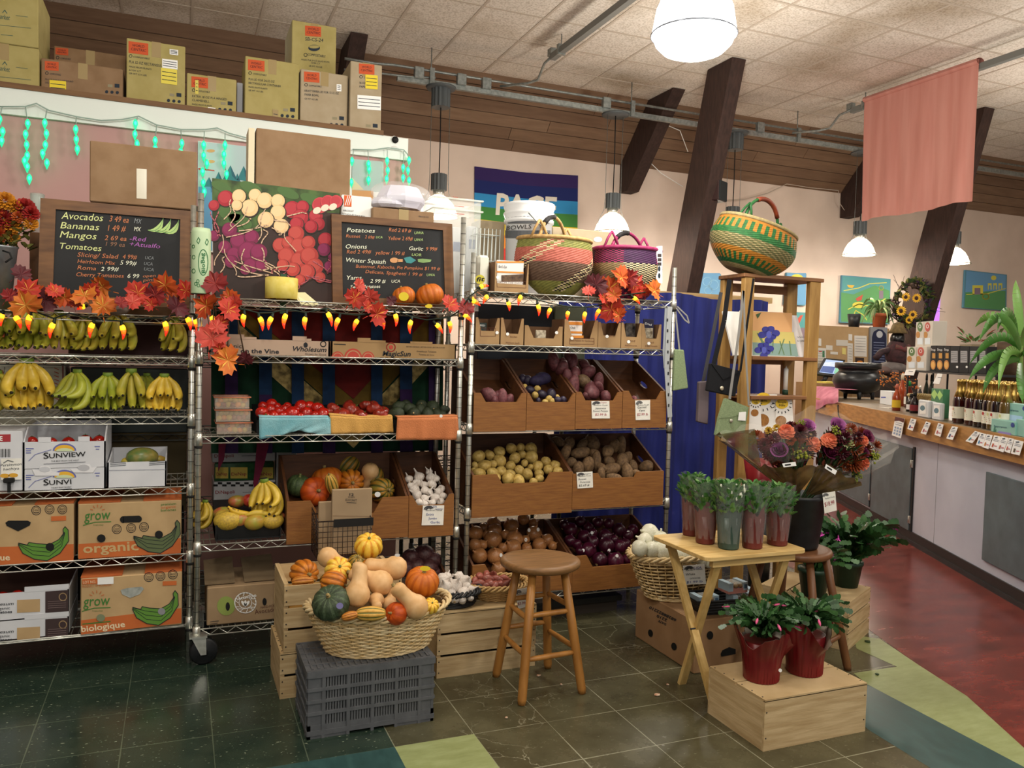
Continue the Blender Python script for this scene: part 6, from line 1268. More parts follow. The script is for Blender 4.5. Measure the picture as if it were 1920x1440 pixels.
dispbox('brown display box with a large seed packet standing on the top shelf',928,991,492,546,3.87,z3,.28,notch=.05,deco=lambda b:(b.pt('FROM THE EARTH',935,531,982,533,BRT,h=3.2),b.pl_([(932,527),(986,528),(986,540),(932,538),(932,527)],.6,BRT),b.pe(933,520,3,3,STICK,3)))
packet('large orange and white seed packet on the top shelf',931,982,489,530,3.885,lambda b:(b.pr(931,490,982,493,ORP,1,0),b.pp([(931,508),(982,510),(982,513),(931,511)],ORP,1),b.pt("Bird's Eye",935,502,950,503,INK,h=5),b.pp([(940,516),(981,514),(981,528),(940,528)],mat('#3d2a20','#6b5138',rough=.6,scale=60),1)),z=z3+.005)
b=MB();x0,x1,za,zb=fbox(896,914,478,546,3.9);b.box((x0,3.9,z3),(x1+.01,4.0,zb),mat('#dcdccf',rough=.5),.012);b.plane((0,3.899,0),(0,-1,0));b.pe(900,524,9,9,mat('#c9c03a'),1);b.pt('fit',893,528,909,527,BLACK,2,h=8,shear=.2,bold=.02);setp(b.build('jug'),'white jug with a yellow round mark at the left end of the top shelf','jug')
b=MB();x0,x1,za,zb=fbox(892,936,428,484,4.05);WR=mat('#cfd6d2',rough=.4)
for i in range(7):
 x=lerp(x0,x1,i/6);b.tube([(x,4.05,z3),(x+.008,4.06,zb),(x+.008,4.12,zb),(x,4.14,z3)],.0022,WR,n=4)
for f in(.02,.5,.9):b.tube([(x0,4.05,lerp(z3,zb,f)),(x1,4.05,lerp(z3,zb,f)),(x1,4.14,lerp(z3,zb,f)),(x0,4.14,lerp(z3,zb,f))],.0022,WR,n=4,closed=True)
setp(b.build('wire_holder'),'small white wire holder left of the white pail','wire holder')
def pbox(label,xl,xr,yt,Y,m=KRAFTG,deco=None):return carton(label,xl,xr,yt,550,Y,.12,m,z3,tape=False,deco=deco)
pbox('brown box behind the white wire holder',896,945,414,4.16);pbox('brown box with an oval handle hole behind the tan woven basket',1034,1150,430,4.12,KRAFTG,lambda b:(b.pe(1121,449,8,5,mat('#b9c4cc'),1)))
pc=PY(990,480,4.05);pk=depth(pc)/FPX;pr_=45*pk;zt=PY(990,384,4.05).z
t=thing('plastic_pail','white plastic pail with grey bands and handwriting on the top shelf','pail',(pc.x,4.05,z3));PW=mat('#e9eaec',rough=.35)
b=MB();H=zt-z3;b.lathe([(pr_*.86,0),(pr_*.9,H*.02),(pr_*.97,H*.78),(pr_*1.04,H*.79),(pr_*1.04,H*.82),(pr_*.99,H*.83),(pr_*1.06,H*.88),(pr_*1.06,H*.9),(pr_,H*.91),(pr_*1.07,H*.97),(pr_*1.05,H),(pr_*.97,H),(pr_*.95,H*.9)],PW,n=36,c=(pc.x,4.05,z3));b.build('body',t)
b=MB();b.cyl((pc.x,4.05,0),pr_*.965)
GBAND=mat('#55585d',rough=.5)
for ya,yb in((404,421),(434,448)):
 for i in range(14):xa_,xb_=lerp(947,1032,i/14),lerp(947,1032,(i+1)/14);b.pp([(xa_,ya-2),(xb_,ya-2),(xb_,yb-2),(xa_,yb-2)],GBAND,6)
b.pt('BOWLS',949,431.5,997,428,BLACK,9,h=8,shear=.2);b.build('printed_band',t)
b=MB();b.tube([PY(991,399,3.92),PY(1003,412,3.9),PY(1020,428,3.9),PY(1034,444,3.95)],.003,GALV,n=5);b.build('handle',t)
def bolga(label,px,py_rim,Y,rx_px,z0,h_px,cols,rimc,handle,hc,grip,tilt=(0,0),belly=1.06,stripes=None):
 c=PY(px,py_rim,Y);k=depth(c)/FPX;R=rx_px*k;H=h_px*k
 t=thing('woven_basket',label,'basket',(c.x,Y,z0),group='woven market baskets');t.rotation_euler=(tilt[0],tilt[1],0);WM[t.name]=Matrix.Translation(t.location)@Euler(t.rotation_euler).to_matrix().to_4x4()
 n,rows=72,46;prof=[]
 for i in range(rows+1):
  f=i/rows
  r=(R*.42+R*.5*math.sin(min(f/.12,1)*PI/2)*.35+R*.0)if f<.0 else None
  g=math.sin(min(f*1.6,1)*PI/2)**.8;r=lerp(R*.5,R*belly,g)-(max(0,f-.62)/.38)**1.5*(belly-1)*R;prof.append((r,H*f))
 b=MB();vs=[];
 for i,(r,z)in enumerate(prof):
  for j in range(n):
   an=2*PI*j/n;w=1+.008*((i+j)%2);vs.append((r*w*math.cos(an),r*w*math.sin(an)*.8,z))
 k0=len(b.v);b.v+=[V(v)for v in vs]
 for i in range(rows):
  for j in range(n):
   m=cols(i/rows,j/n,i,j);b.f.append((k0+i*n+j,k0+i*n+(j+1)%n,k0+(i+1)*n+(j+1)%n,k0+(i+1)*n+j));b.mi.append(b.m(m));b.sm.append(False)
 b.lathe([(R*.5,.002),(.01,.002)],cols(0,0,0,0),n=24,sy=.8,cap=False);b.build('woven_body',t,False)
 b=MB();P=[(R*math.cos(2*PI*j/48),R*math.sin(2*PI*j/48)*.8,H)for j in range(48)];b.tube(P,.0115,rimc,n=8,closed=True);b.build('rim',t,False)
 b=MB()
 HP=[V(p)for p in handle(R,H)];b.tube(bez(*HP,n=16),.0095,hc,n=8);hb=b.build('handle',t,False)
 b=MB();Q=bez(*HP,n=16);b.tube(Q[5:12]if grip[1]==0 else Q[grip[1]:grip[2]],.014,grip[0],n=9);b.build('leather_grip',hb,False)
 for q in(HP[0],HP[3]):
  b=MB();s=1 if q.y>0 else-1
  for e in(-.05,.05):b.tube([q+V((e,0,-.01)),q+V((e*.5,0,.05)),q+V((0,0,.09))],.007,hc,n=6)
  b.build('handle_loop',hb,False)
 return t
TAN=mat('#c9a46a','#a98450',rough=.6,scale=40);OLV=mat('#8b8a45','#6f7038',rough=.7,scale=60);COR=mat('#c06a5c','#a85848',rough=.7,scale=60);TPE=mat('#6f5646','#5a4436',rough=.7,scale=60);CRM=mat('#dac79b',rough=.7);BLK=mat('#1b1819',rough=.7);MAG=mat('#a02c62','#86224f',rough=.6,scale=50);PUR=mat('#46204a','#371a3c',rough=.7,scale=60);STRW=mat('#8c7450','#75603f',rough=.7,scale=60)
GRNB=mat('#2a6a34','#20562a',rough=.6,scale=60);ORGB=mat('#b87a2c','#a3691f',rough=.6,scale=60);OLB=mat('#6f6e45','#5c5b38',rough=.7,scale=70);GTAN=mat('#a8976a','#8f7f57',rough=.7,scale=60)
def c1f(f,u,i,j):
 s=(j*1.0-i*.55)%24
 if f>.06 and(s<2.2 or 3.2<s<5.2):return(CRM if(i+j)%2 else(BLK if f<.62 else COR))
 return OLV if f<.22 else(TPE if f<.56 else(COR if f<.82 else OLV))
def c2f(f,u,i,j):
 w=int(u*6)%2
 if f<.2:return MAG if(j//2+i//3)%2 else PUR
 if f<.68:return STRW if w else(CRM if(i+j)%2 else BLK)
 return(MAG if(i+j)%2 else BLK)if w else PUR
def c3f(f,u,i,j):
 if f<.05:return GTAN
 if f<.12:return GRNB
 if f<.26:return GRNB if j%2 else ORGB
 if f<.34:return ORGB
 if f<.58:return OLB if(i+j)%3 else GTAN
 if f<.7:return GRNB
 if f<.9:return ORGB if j%2 else GRNB
 return ORGB
yb1=3.98
bolga('woven basket in olive, coral and brown bands with a tan handle',1038,452,yb1,73,z3,PY(1038,452,yb1).z-z3>0 and(PY(1038,452,yb1).z-z3)/(depth(PY(1038,452,yb1))/FPX),c1f,TAN,lambda R,H:((-R*.62,-R*.5,H),(-R*.35,-R*.3,H+.17),(R*.35,R*.3,H+.17),(R*.62,R*.5,H)),TAN,(BLK,3,9))
yb2=4.0
bolga('woven basket in magenta, purple and straw with a magenta handle',1176,470,yb2,66,z3,(PY(1176,470,yb2).z-z3)/(depth(PY(1176,470,yb2))/FPX),c2f,MAG,lambda R,H:((-R*.7,-R*.35,H),(-R*.4,-R*.2,H+.13),(R*.4,R*.2,H+.13),(R*.75,R*.35,H)),MAG,(BLK,3,9))
b=MB();b.prism([PY(x,y,3.86)for x,y in((1231,462),(1242,461),(1242,531),(1230,532))],(0,.002,0),STICK);b.plane((0,3.8595,0),(0,-1,0))
for yy in(476,484,492):b.pr(1233,yy,1240,yy+6,mat('#3a2f2f'),1)
for yy in(504,517):b.pe(1236,yy,2.4,5,INK,1)
setp(b.build('hang_tag'),'tall white hang tag at the right of the magenta basket','tag')
rear('dark blue grey bin behind the small display boxes',896,1036,572,668,4.44,mat('#272d38',rough=.6),1.36);rear('pale grey green panel behind the display boxes',1040,1098,575,675,4.44,mat('#7f8a78',rough=.7),1.36)
rack('dark wire rack standing back to back behind the onion rack',1.34,2.15,4.42,.4,1.5,[.2,.75,1.327],mtl=mat('#5d605f',rough=.4,metal=.8),nd=16)
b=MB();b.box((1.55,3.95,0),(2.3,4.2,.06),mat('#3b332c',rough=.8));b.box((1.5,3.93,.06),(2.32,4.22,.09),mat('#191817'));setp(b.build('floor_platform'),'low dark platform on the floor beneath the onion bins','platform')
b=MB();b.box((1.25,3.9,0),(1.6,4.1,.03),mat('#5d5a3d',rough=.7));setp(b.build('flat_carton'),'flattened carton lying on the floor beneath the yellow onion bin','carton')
PINE=mat('#e0c183','#c9a565',rough=.5,scale=4,stretch=(1.5,12,12),bump=.05,detail=4);PINEL=mat('#d8b878','#c3a060',rough=.5,scale=4,stretch=(10,10,1.5),bump=.05)
slat_crate('pale wooden crate turned over under the two red wrapped cactus pots',2.0,2.492,2.342,2.682,0,.193,n=1,top=2)
an=math.atan2(.175,.32)
slat_crate('pale wooden slat crate under the green potted holiday cacti, by the red floor',0,.372,0,.46,0,.245,n=3,top=3,rz=an,o=(3.082,3.03))
t=thing('folding_tray_table','small folding table of pale pine holding five wrapped pot plants','table',(2.24,2.91,0));TZ=.632
b=MB();x0,x1,y0,y1=1.982,2.502,2.7,3.12;r=.03;P=[]
for cx,cy,a0 in((x1-r,y0+r,-90),(x1-r,y1-r,0),(x0+r,y1-r,90),(x0+r,y0+r,180)):
 for k in range(5):a=math.radians(a0+k*22.5);P.append((cx+r*math.cos(a),cy+r*math.sin(a),TZ-.018))
b.prism(P[::-1],(0,0,.018),PINE);b.build('tabletop',t,bevel=.003)
for xx,s in((2.045,1),(2.44,-1)):
 for(ya,yb,dx)in((3.06,2.69,0),(2.735,2.962,.02*s)):
  b=MB();b.bar((xx+dx,ya,TZ-.02),(xx+dx,yb,0.0),.019,.034,PINEL,up=(1,0,0));b.build('leg',t)
 b=MB();b.tube([(xx-.02*s,2.853,.285),(xx+.04*s,2.853,.285)],.004,DARKM,n=8);b.build('pivot_bolt',t)
for yy in(2.735,3.06):
 b=MB();b.box((2.03,yy-.012,TZ-.05),(2.455,yy+.012,TZ-.018),PINE);b.build('rail',t)
c2=(2.635,2.935);zs2=.578
stool('reddish brown wooden stool holding the black flower bucket',[(2.905,2.845),(2.62,2.72),(2.457,3.103),(2.80,3.22)],c2,zs2,.17,STD,STD,[(0,1,.3),(1,2,.36),(2,3,.3),(3,0,.42),(0,1,.6),(1,2,.62)])
t=thing('flower_bucket','tall black plastic bucket of bouquets standing on the reddish stool','bucket',(c2[0],c2[1],zs2+.002));bc=V((c2[0]+.02,c2[1],zs2+.002));BH=.245
b=MB();b.lathe([(.01,0),(.088,0),(.092,.01),(.118,BH-.02),(.124,BH-.015),(.124,BH),(.114,BH),(.086,.012),(.01,.012)],BLACKP,n=36,c=bc);b.build('body',t)
ps=PD(1556,942,depth(bc)-.13);b=MB();n_=(CAM-ps);n_.z=0;n_.normalize();P=[hit(x,y,ps,n_)for x,y in((1542,925),(1566,921),(1569,957),(1546,963))];b.prism(P,n_*-.002,PAPER);b.plane(ps+n_*.0004,n_)
for r in(5.5,4,2.6):b.pl_([(1548.5+r*math.cos(a),931-r*math.sin(a)*1.1)for a in[PI*(.15+.12*i)for i in range(8)]],1.1,mat('#4b4b50'),2)
b.pt('Rainbow Foods',1547,936,1565,932,INKB,2,h=2.4,shear=.3);b.pt('$18.99',1547,950,1565.5,945,REDI,2,h=8,shear=.15);b.build('price_card',t)
ROSE=mat('#a8609a','#8f4c84',rough=.5,scale=6);ROSED=mat('#6d2348','#551a38',rough=.5,scale=6);CARN=mat('#e08160','#d06a4a',rough=.55,scale=5);MUM=mat('#7c3416','#9a4a20',rough=.6,scale=5);BURG=mat('#45101c','#5b1828',rough=.55,scale=5);SOL=mat('#8a8f2a','#6e7a26',rough=.7,scale=5);PALE=mat('#c9cf9a','#b5bd80',rough=.6,scale=5);FOL=mat('#24381e','#35502a',rough=.55,scale=6);FOLA=mat('#6b2a1a','#8c4420',rough=.6,scale=5)
def petal_cup(b,c,ax,r,h,a0,w,mt,op=.25):
 ax=ax.normalized();e1=ax.orthogonal().normalized();e2=ax.cross(e1);vs=[]
 for j in range(4):
  f=j/3
  for i in range(5):
   g=(i/4-.5)*w;rr=r*(.3+.7*f**.6)*(1+op*max(0,f-.6));a=a0+g;vs.append(c+(e1*math.cos(a)+e2*math.sin(a))*rr+ax*(h*f-(abs(i-2)/2)**2*h*.22*f))
 b.add(vs,[(j*5+i,j*5+i+1,(j+1)*5+i+1,(j+1)*5+i)for j in range(3)for i in range(4)],mt,True)
def rose(b,c,ax,R,mt):
 for k,(rr,n,hh,op)in enumerate(((.28,3,1.1,0),(.5,4,1.05,.1),(.75,5,.95,.3),(1,5,.8,.55))):
  for i in range(n):petal_cup(b,c-ax*(R*.5),ax,R*rr,R*hh,2*PI*i/n+k*.6,2.0 if n>3 else 2.6,mt,op)
def mum(b,c,ax,R,mt,n=46,w=.2):
 for i in range(n):
  z=1-i/n*1.15;a=i*2.4;s=math.sqrt(max(0,1-z*z));e1=ax.orthogonal().normalized();e2=ax.cross(e1);d=(e1*math.cos(a)+e2*math.sin(a))*s+ax*z;t_=d.cross(ax if abs(d.dot(ax))<.95 else e1).normalized()
  p=c+d*R*.35;q=c+d*R;b.add([p-t_*R*w*.4,p+t_*R*w*.4,q+t_*R*w*.5,q+d*R*.1,q-t_*R*w*.5],[(0,1,2,3,4)],mt)
def carn(b,c,ax,R,mt):
 b.ball(c,R*.72,mt,10,7);mum(b,c,ax,R,mt,40,.55)
def spray(b,c,ax,R,mt,rng,n=26):
 for i in range(n):
  d=(ax+V((rng.uniform(-1,1),rng.uniform(-1,1),rng.uniform(-1,1)))*.7).normalized();q=c+d*R*rng.uniform(.5,1.1);b.tube([c,q],R*.03,FOL,n=3);b.ball(q,R*rng.uniform(.08,.16),mt,5,4)
def leafb(b,p,d,L,w,mt,up=None,fold=.3):
 d=d.normalized();s=d.cross(up or V((0,0,1)));
 if s.length<.1:s=d.orthogonal()
 s.normalize();n=s.cross(d);a=[p,p+d*L*.35+s*w*.5+n*w*fold,p+d*L*.75+s*w*.35+n*w*fold,p+d*L,p+d*L*.75-s*w*.35+n*w*fold,p+d*L*.35-s*w*.5+n*w*fold,p+d*L*.5]
 b.add(a,[(0,1,6),(1,2,6),(2,3,6),(3,4,6),(4,5,6),(5,0,6)],mt)
CELLO=mat('#efe9e0',rough=.06,alpha=.08,spec=.6);CELLOB=mat('#54422a','#84693f',rough=.25,alpha=.94,scale=14)
CELLOP=mat('#5a2318','#55552f',rough=.25,alpha=.8,scale=13,ramp=(.42,.56),key='printed film')
q8=lambda x,y:(1340+x/5.333,760+y/5.333)
dB=depth(bc)
def bouquet(label,apex,axis_px,flowers,fill,film,clear):
 """flowers: (kind, x, y, r) in crop px."""
 rng=random.Random(hash(label)%1000 if False else len(label))
 A=bc+V((apex,0,BH-.03));t=thing('bouquet',label,'flowers',A,group='wrapped bouquets in the black bucket')
 ctr=PD(*q8(*axis_px),dB-.02);ax=(ctr-A).normalized()
 b=MB();e1=ax.orthogonal().normalized();e2=ax.cross(e1);L=(ctr-A).length
 for i in range(330):
  a=rng.uniform(0,6.3);rr=rng.uniform(.1,1)**.6*fill*1.15;hh=L*rng.uniform(.5,.97);p=A+ax*hh+(e1*math.cos(a)+e2*math.sin(a))*rr*(hh/L);d=(ax+(e1*math.cos(a)+e2*math.sin(a))*.8+V((rng.uniform(-.4,.4),)*3));leafb(b,p,d,rng.uniform(.03,.06),rng.uniform(.012,.024),rng.choice((FOL,FOL,FOL,FOLA,BURG)))
 b.build('foliage',t)
 b=MB()
 for i in range(9):a=i*.7;b.tube([A-ax*.1,A+ax*L*.5+(e1*math.cos(a)+e2*math.sin(a))*fill*.4],.004,FOL,n=4)
 b.build('stems',t)
 for(k,x,y,r)in flowers:
  px,py=q8(x,y);R=r/5.333*dB/FPX;off=((x-axis_px[0])**2+(y-axis_px[1])**2)/(300**2)
  c=PD(px,py,dB-.10+.06*off);fa=((c-A).normalized()*.7-CF*.7).normalized();b=MB()
  if k=='R':rose(b,c,fa,R,ROSE);nm='rose'
  elif k=='D':rose(b,c,fa,R,ROSED);nm='rose'
  elif k=='C':carn(b,c,fa,R,CARN);nm='carnation'
  elif k=='M':mum(b,c,fa,R,MUM,60,.22);nm='chrysanthemum'
  elif k=='B':mum(b,c,fa,R,BURG,50,.3);nm='burgundy_flower'
  elif k=='S':spray(b,c,fa,R,SOL,rng,46);nm='goldenrod_spray'
  elif k=='P':mum(b,c,fa,R,PALE,26,.4);nm='pale_flower'
  else:mum(b,c,fa,R,mat('#b08a1e','#8a6a16',rough=.6),24,.4);nm='yellow_flower'
  b.build(nm,t)
 for i in range(15):
  a=rng.uniform(0,6.3);rr=rng.uniform(.3,1)*270;x,y=axis_px[0]+rr*math.cos(a),axis_px[1]+20+rr*.8*math.sin(a);c=PD(*q8(x,y),dB-.03-.03*(1-rr/270));b=MB();fa=((c-A).normalized()-CF*.5).normalized();mum(b,c,fa,rng.uniform(50,75)/5.333*dB/FPX,(BURG,MUM,BURG,FOLA)[i%4],44,.3);b.build('filler_flower',t)
 for nm,poly,mt in film:
  b=MB();b.sheet(poly,20,8,mt);b.build(nm,t)
 return t
def conefn(A,rim,lo=0.,hi=1.,wob=.012):
 def fn(u,v):
  q=u*(len(rim)-1);i=min(int(q),len(rim)-2);p=rim[i].lerp(rim[i+1],q-i);f=lerp(lo,hi,v);d=A.lerp(p,f);n=(d-A).length*wob/.1;return d+V((math.sin(u*23+v*5),math.sin(u*17+2-v*4),math.sin(u*29)))*n*.3
 return fn
AL=bc+V((-.02,0,BH-.02));AR=bc+V((.03,0,BH-.02))
def R3(L):return[PD(*q8(x,y),dB+dd)for x,y,dd in L]
rimL=R3([(20,290,.02),(60,330,-.1),(420,600,-.16),(620,610,-.19),(800,620,-.19),(1030,610,-.14)]);rimLb=R3([(20,290,.02),(300,220,.14),(700,120,.2),(980,10,.14),(1060,300,-.05)])
rimR=R3([(1080,640,-.14),(1250,640,-.16),(1500,700,-.14),(1740,580,-.05),(1860,400,.05)]);rimRb=R3([(1000,10,.1),(1250,90,.2),(1560,240,.2),(1700,330,.14),(1860,400,.05)])
bouquet('wrapped autumn bouquet with a lilac rose, left of two in the black bucket',-.02,(720,400),[('C',715,272,78),('C',970,395,82),('R',645,450,72),('R',930,205,66),('S',830,510,120),('M',850,400,80),('B',500,400,70),('B',850,270,80),('B',540,500,60),('B',960,290,55),('Y',620,230,40),('Y',540,255,40),('M',420,330,80),('S',860,190,55),('B',600,330,55),('M',760,360,50)],.1,[('clear_wrap',conefn(AL,rimLb,.25),CELLO),('printed_wrap',conefn(AL,rimL),CELLOB),('printed_wrap',lambda u,v:PD(*q8(lerp(lerp(25,400,u),lerp(60,470,u),v),lerp(lerp(292,235,u),lerp(330,640,u),v)),dB-.03-.07*u+.006*math.sin(u*14+v*9)),CELLOP),('clear_wrap',conefn(AL,R3([(20,290,.02),(200,280,-.16),(500,260,-.22),(800,230,-.22),(1050,260,-.14)]),.55),CELLO)],None)
bouquet('wrapped autumn bouquet with a plum rose, right of two in the black bucket',.03,(1330,400),[('C',1140,360,78),('C',1465,580,72),('D',1160,470,70),('R',1235,205,75),('D',1500,470,45),('D',1530,310,60),('M',1400,430,82),('M',1390,590,85),('B',1290,330,75),('B',1270,480,70),('P',1330,400,60),('S',1190,280,75),('S',1560,520,80),('C',1470,360,60),('M',1300,610,55),('B',1420,320,60),('S',1370,720,90),('M',1360,240,60),('P',1340,270,36)],.1,[('clear_wrap',conefn(AR,rimRb,.25),CELLO),('printed_wrap',conefn(AR,R3([(1020,610,-.14),(1150,600,-.17),(1280,670,-.17),(1400,760,-.14),(1480,790,-.08)]),0,1),CELLOB),('clear_wrap',conefn(AR,rimR,.2),CELLO)],None)
for(pts,lb)in(([(675,582),(808,565),(818,605),(690,620)],'left'),([(1115,588),(1225,655),(1205,695),(1100,628)],'right')):
 c=PD(*q8(*pts[0]),dB-.2);P=[PD(*q8(x,y),dB-.2)for x,y in pts];b=MB();b.prism(P,CF*.0015,STICK)
 m=[P[0].lerp(P[3],.3).lerp(P[1].lerp(P[2],.3),f)-CF*.0012 for f in(.15,.6)];k=[P[0].lerp(P[3],.65).lerp(P[1].lerp(P[2],.65),f)-CF*.0012 for f in(.15,.6)];b.poly([m[0],m[1],k[1],k[0]],BLACK)
 par=[o for o in bpy.data.objects if o.name.startswith('bouquet')and o.parent is None and lb+' of two' in o.get('label','')][0];b.build('barcode_label',par)
MARN=mat('#5a2320','#6d2d28',rough=.4,scale=7);DGRN=mat('#2b3f38','#3a5048',rough=.35,scale=7);CEL2=mat('#f2f4f2',rough=.05,alpha=.09,spec=.9);LG1=mat('#38692e','#4f8540',rough=.5,scale=14);LG2=mat('#5d8a45','#7aa05c',rough=.5,scale=14);BUD=mat('#eef0dc',rough=.5)
def potted(label,xb,yb,wpx,hpot,htot,sleeve,seed,buds,lean=0):
 p=PZ(xb,yb,TZ);p.y+=.03;p=V((p.x,p.y,TZ+.0008));k=depth(p)/FPX;r=wpx*k/2;H=hpot*k;HT=htot*k;rng=random.Random(seed)
 t=thing('pot_plant',label,'plant',p,group='wrapped pot plants on the folding table')
 b=MB();b.lathe([(.01,0),(r*.82,0),(r,H*.75),(r*.95,H*.75),(.01,H*.7)],sleeve,n=20,c=p);b.build('pot',t)
 b=MB()
 def sl(u,v):a=2*PI*u;z=H*(.02+v*(1.02+.2*math.sin(3*a+seed)+.06*math.sin(7*a)));rr=r*(.86+.2*v+.05*math.sin(7*a+seed)*v+.025*math.sin(13*a+v*7));return p+V((rr*math.cos(a),rr*math.sin(a),z))
 b.sheet(sl,40,6,sleeve);b.build('paper_sleeve',t)
 b=MB()
 for i in range(260):
  a=rng.uniform(0,6.3);z=rng.uniform(H*.82,HT*.97);f=(z-H*.8)/(HT-H*.8);rr=r*(.75+.55*math.sin(PI*min(f*.75+.2,1)))*rng.uniform(.2,1);d=V((math.cos(a)*1.0,math.sin(a)*1.0,rng.uniform(.5,2.2)));q=p+V((rr*math.cos(a),rr*math.sin(a),z));leafb(b,q,d,rng.uniform(.026,.048),rng.uniform(.015,.026),rng.choice((LG1,LG1,LG2)))
 b.build('leaves',t)
 if buds:
  b=MB()
  for i in range(buds):a=rng.uniform(0,6.3);rr=r*rng.uniform(.2,1.15);q=p+V((rr*math.cos(a),rr*math.sin(a)-r*.3,rng.uniform(HT*.78,HT*1.0)));b.ball(q,(.0042,.0042,.0085),BUD,7,5)
  b.build('flower_buds',t)
 b=MB()
 def ce(u,v):a=2*PI*u;f=v;rr=r*(.9+.5*f+.05*math.sin(9*a+seed+f*4));return p+V((rr*math.cos(a),rr*math.sin(a),H*.15+(HT*1.04-H*.15)*f+.008*math.sin(5*a)*f))
 b.sheet(ce,36,8,CEL2);b.build('clear_wrap',t);return t
potted('pot plant in a dark red sleeve at the back left corner of the folding table',1302,1006,34,78,110,MARN,1,0)
potted('pot plant in a dark red sleeve, second from left on the folding table',1330,1021,40,70,112,MARN,2,3)
potted('pot plant in a dark green sleeve with small white buds, on the folding table',1374,1031,44,80,122,DGRN,3,26)
potted('pot plant in a dark red sleeve beside the green one, with large white buds',1419,1030,42,78,118,MARN,4,12)
potted('pot plant in a dark red sleeve at the right end of the folding table',1466,1024,42,68,108,MARN,5,1)
CAC=mat('#1f3d1e','#33592f',rough=.4,scale=16);CAC2=mat('#416b38','#2d4f28',rough=.4,scale=16);PKF=mat('#c23a74','#d8608e',rough=.5);MAGF=mat('#b8329a','#cf58b4',rough=.5);PKL=mat('#e3a8b4',rough=.5)
def cactus(t,p,R,H,n,seed,fl=PKF,nfl=8,droop=1.0,seg=.03,bl=None):
 rng=random.Random(seed);b=MB();ends=[]
 for i in range(n):
  a=rng.uniform(0,6.3);d=V((math.cos(a),math.sin(a),rng.uniform(.9,4.5))).normalized();q=p+V((math.cos(a),math.sin(a),0))*R*.25*rng.random();m=rng.randint(3,6)
  s=d.cross(V((rng.uniform(-1,1),rng.uniform(-1,1),rng.uniform(-.3,.3)))).normalized()
  L=seg*H/.16*rng.uniform(.8,1.15)
  for j in range(m):
   w=L*.34;mt=rng.choice((CAC,CAC,CAC2));e=[(0,.12),(.18,.75),(.3,.6),(.5,1),(.62,.78),(.85,.95),(1,.35)]
   pts=[q+d*L*f+s*w*g for f,g in e]+[q+d*L*f-s*w*g for f,g in e[::-1]];b.add(pts,[tuple(range(len(pts)))],mt)
   q=q+d*L*.97;d=(d+V((math.cos(a)*.22*droop,math.sin(a)*.22*droop,-.17*droop*(j+1)/2))).normalized();s=(s-d*s.dot(d)).normalized();s=(s+d.cross(s)*rng.uniform(-.5,.5)).normalized()
  ends.append((q,d))
 b.build('foliage',t)
 for q,d in rng.sample(ends,nfl):
  b=MB();b.tube([q,q+d*.012,q+d*.026,q+d*.036],[.002,.0052,.0045,.0006],fl,n=7)
  if fl is MAGF:
   for k in range(6):leafb(b,q+d*.02,d+V((rng.uniform(-1,1),)*1+(rng.uniform(-1,1),rng.uniform(-1,1)))*.9,.024,.009,fl)
  b.build('flower',t)
REDW=mat('#681318','#7d1c20',rough=.35,scale=9);REDWI=mat('#d9d0bc',rough=.6)
for(xb,yb,wpx,hpx,seed,lb)in((1446,1283,66,86,3,'pink budded cactus in red wrap with a white dot, left one on the crate'),(1528,1270,66,86,8,'potted cactus in crinkled red wrap, right one on the crate')):
 p=PZ(xb,yb,.193);p=V((p.x,p.y+.06,.1945));k=depth(p)/FPX;r=wpx*k/2;H=hpx*k
 t=thing('potted_cactus',lb,'plant',p,group='red wrapped holiday cacti')
 b=MB();b.lathe([(.01,0),(r*.95,0),(r*1.1,H*.85),(r*1.0,H*.85),(.01,H*.8)],REDW,n=24,c=p);b.build('pot',t)
 def wr(u,v,inner=0):a=2*PI*u;z=H*(v*1.0+v*v*(.2*math.sin(3*a+seed*2)+.1*math.sin(5*a)));rr=r*(.97+.2*v+max(0,v-.55)*.75*(1+.7*math.sin(4*a+seed)))+.004*math.sin(21*a)*v+.003*math.sin(37*a+v*3)-inner;return p+V((rr*math.cos(a),rr*math.sin(a),z+.001))
 b=MB();b.sheet(wr,72,10,REDW);b.sheet(lambda u,v:wr(u,.55+.45*v,.0015),72,5,REDWI);b.build('red_wrap',t)
 for a in((2.9,1.2)if seed==3 else(.5,)):
  b=MB();q=wr((a/(2*PI))%1,1.0);b.prism([q,q+V((.022*math.cos(a),.0,.008)),q+V((.004,-.004,.024))],(0,.001,.001),REDWI);b.build('wrap_corner',t)
 cactus(t,p+V((0,0,H*.92)),r*1.25,.15,250,seed,PKF,10,.8,.034)
 if seed==3:sticker(t,1463,1257,depth(wr(.73,.3))-.012,3.2,3.4)
for(xb,yb,rp,hp,H,seed,lb,nf,dd)in((1592,1100,27,48,.3,12,'large potted cactus with magenta flowers, at the right on the slat crate',9,0),(1530,1118,28,52,.2,15,'potted cactus in a dark green pot behind the legs of the reddish stool',2,.1)):
 p=PZ(xb,yb,.246);p=V((p.x,p.y+.02,.247));k=depth(p)/FPX;r=rp*k;h=hp*k;t=thing('potted_cactus',lb,'plant',p);GPOT=mat('#1f3a2b',rough=.45)
 b=MB();b.lathe([(.01,0),(r*.75,0),(r,h*.85),(r*1.06,h*.86),(r*1.06,h),(r*.98,h),(.01,h*.9)],GPOT,n=24,c=p);b.build('pot',t)
 cactus(t,p+V((0,0,h*.85)),r*1.5,H,260 if nf>3 else 90,seed,MAGF,nf,.65,.03)
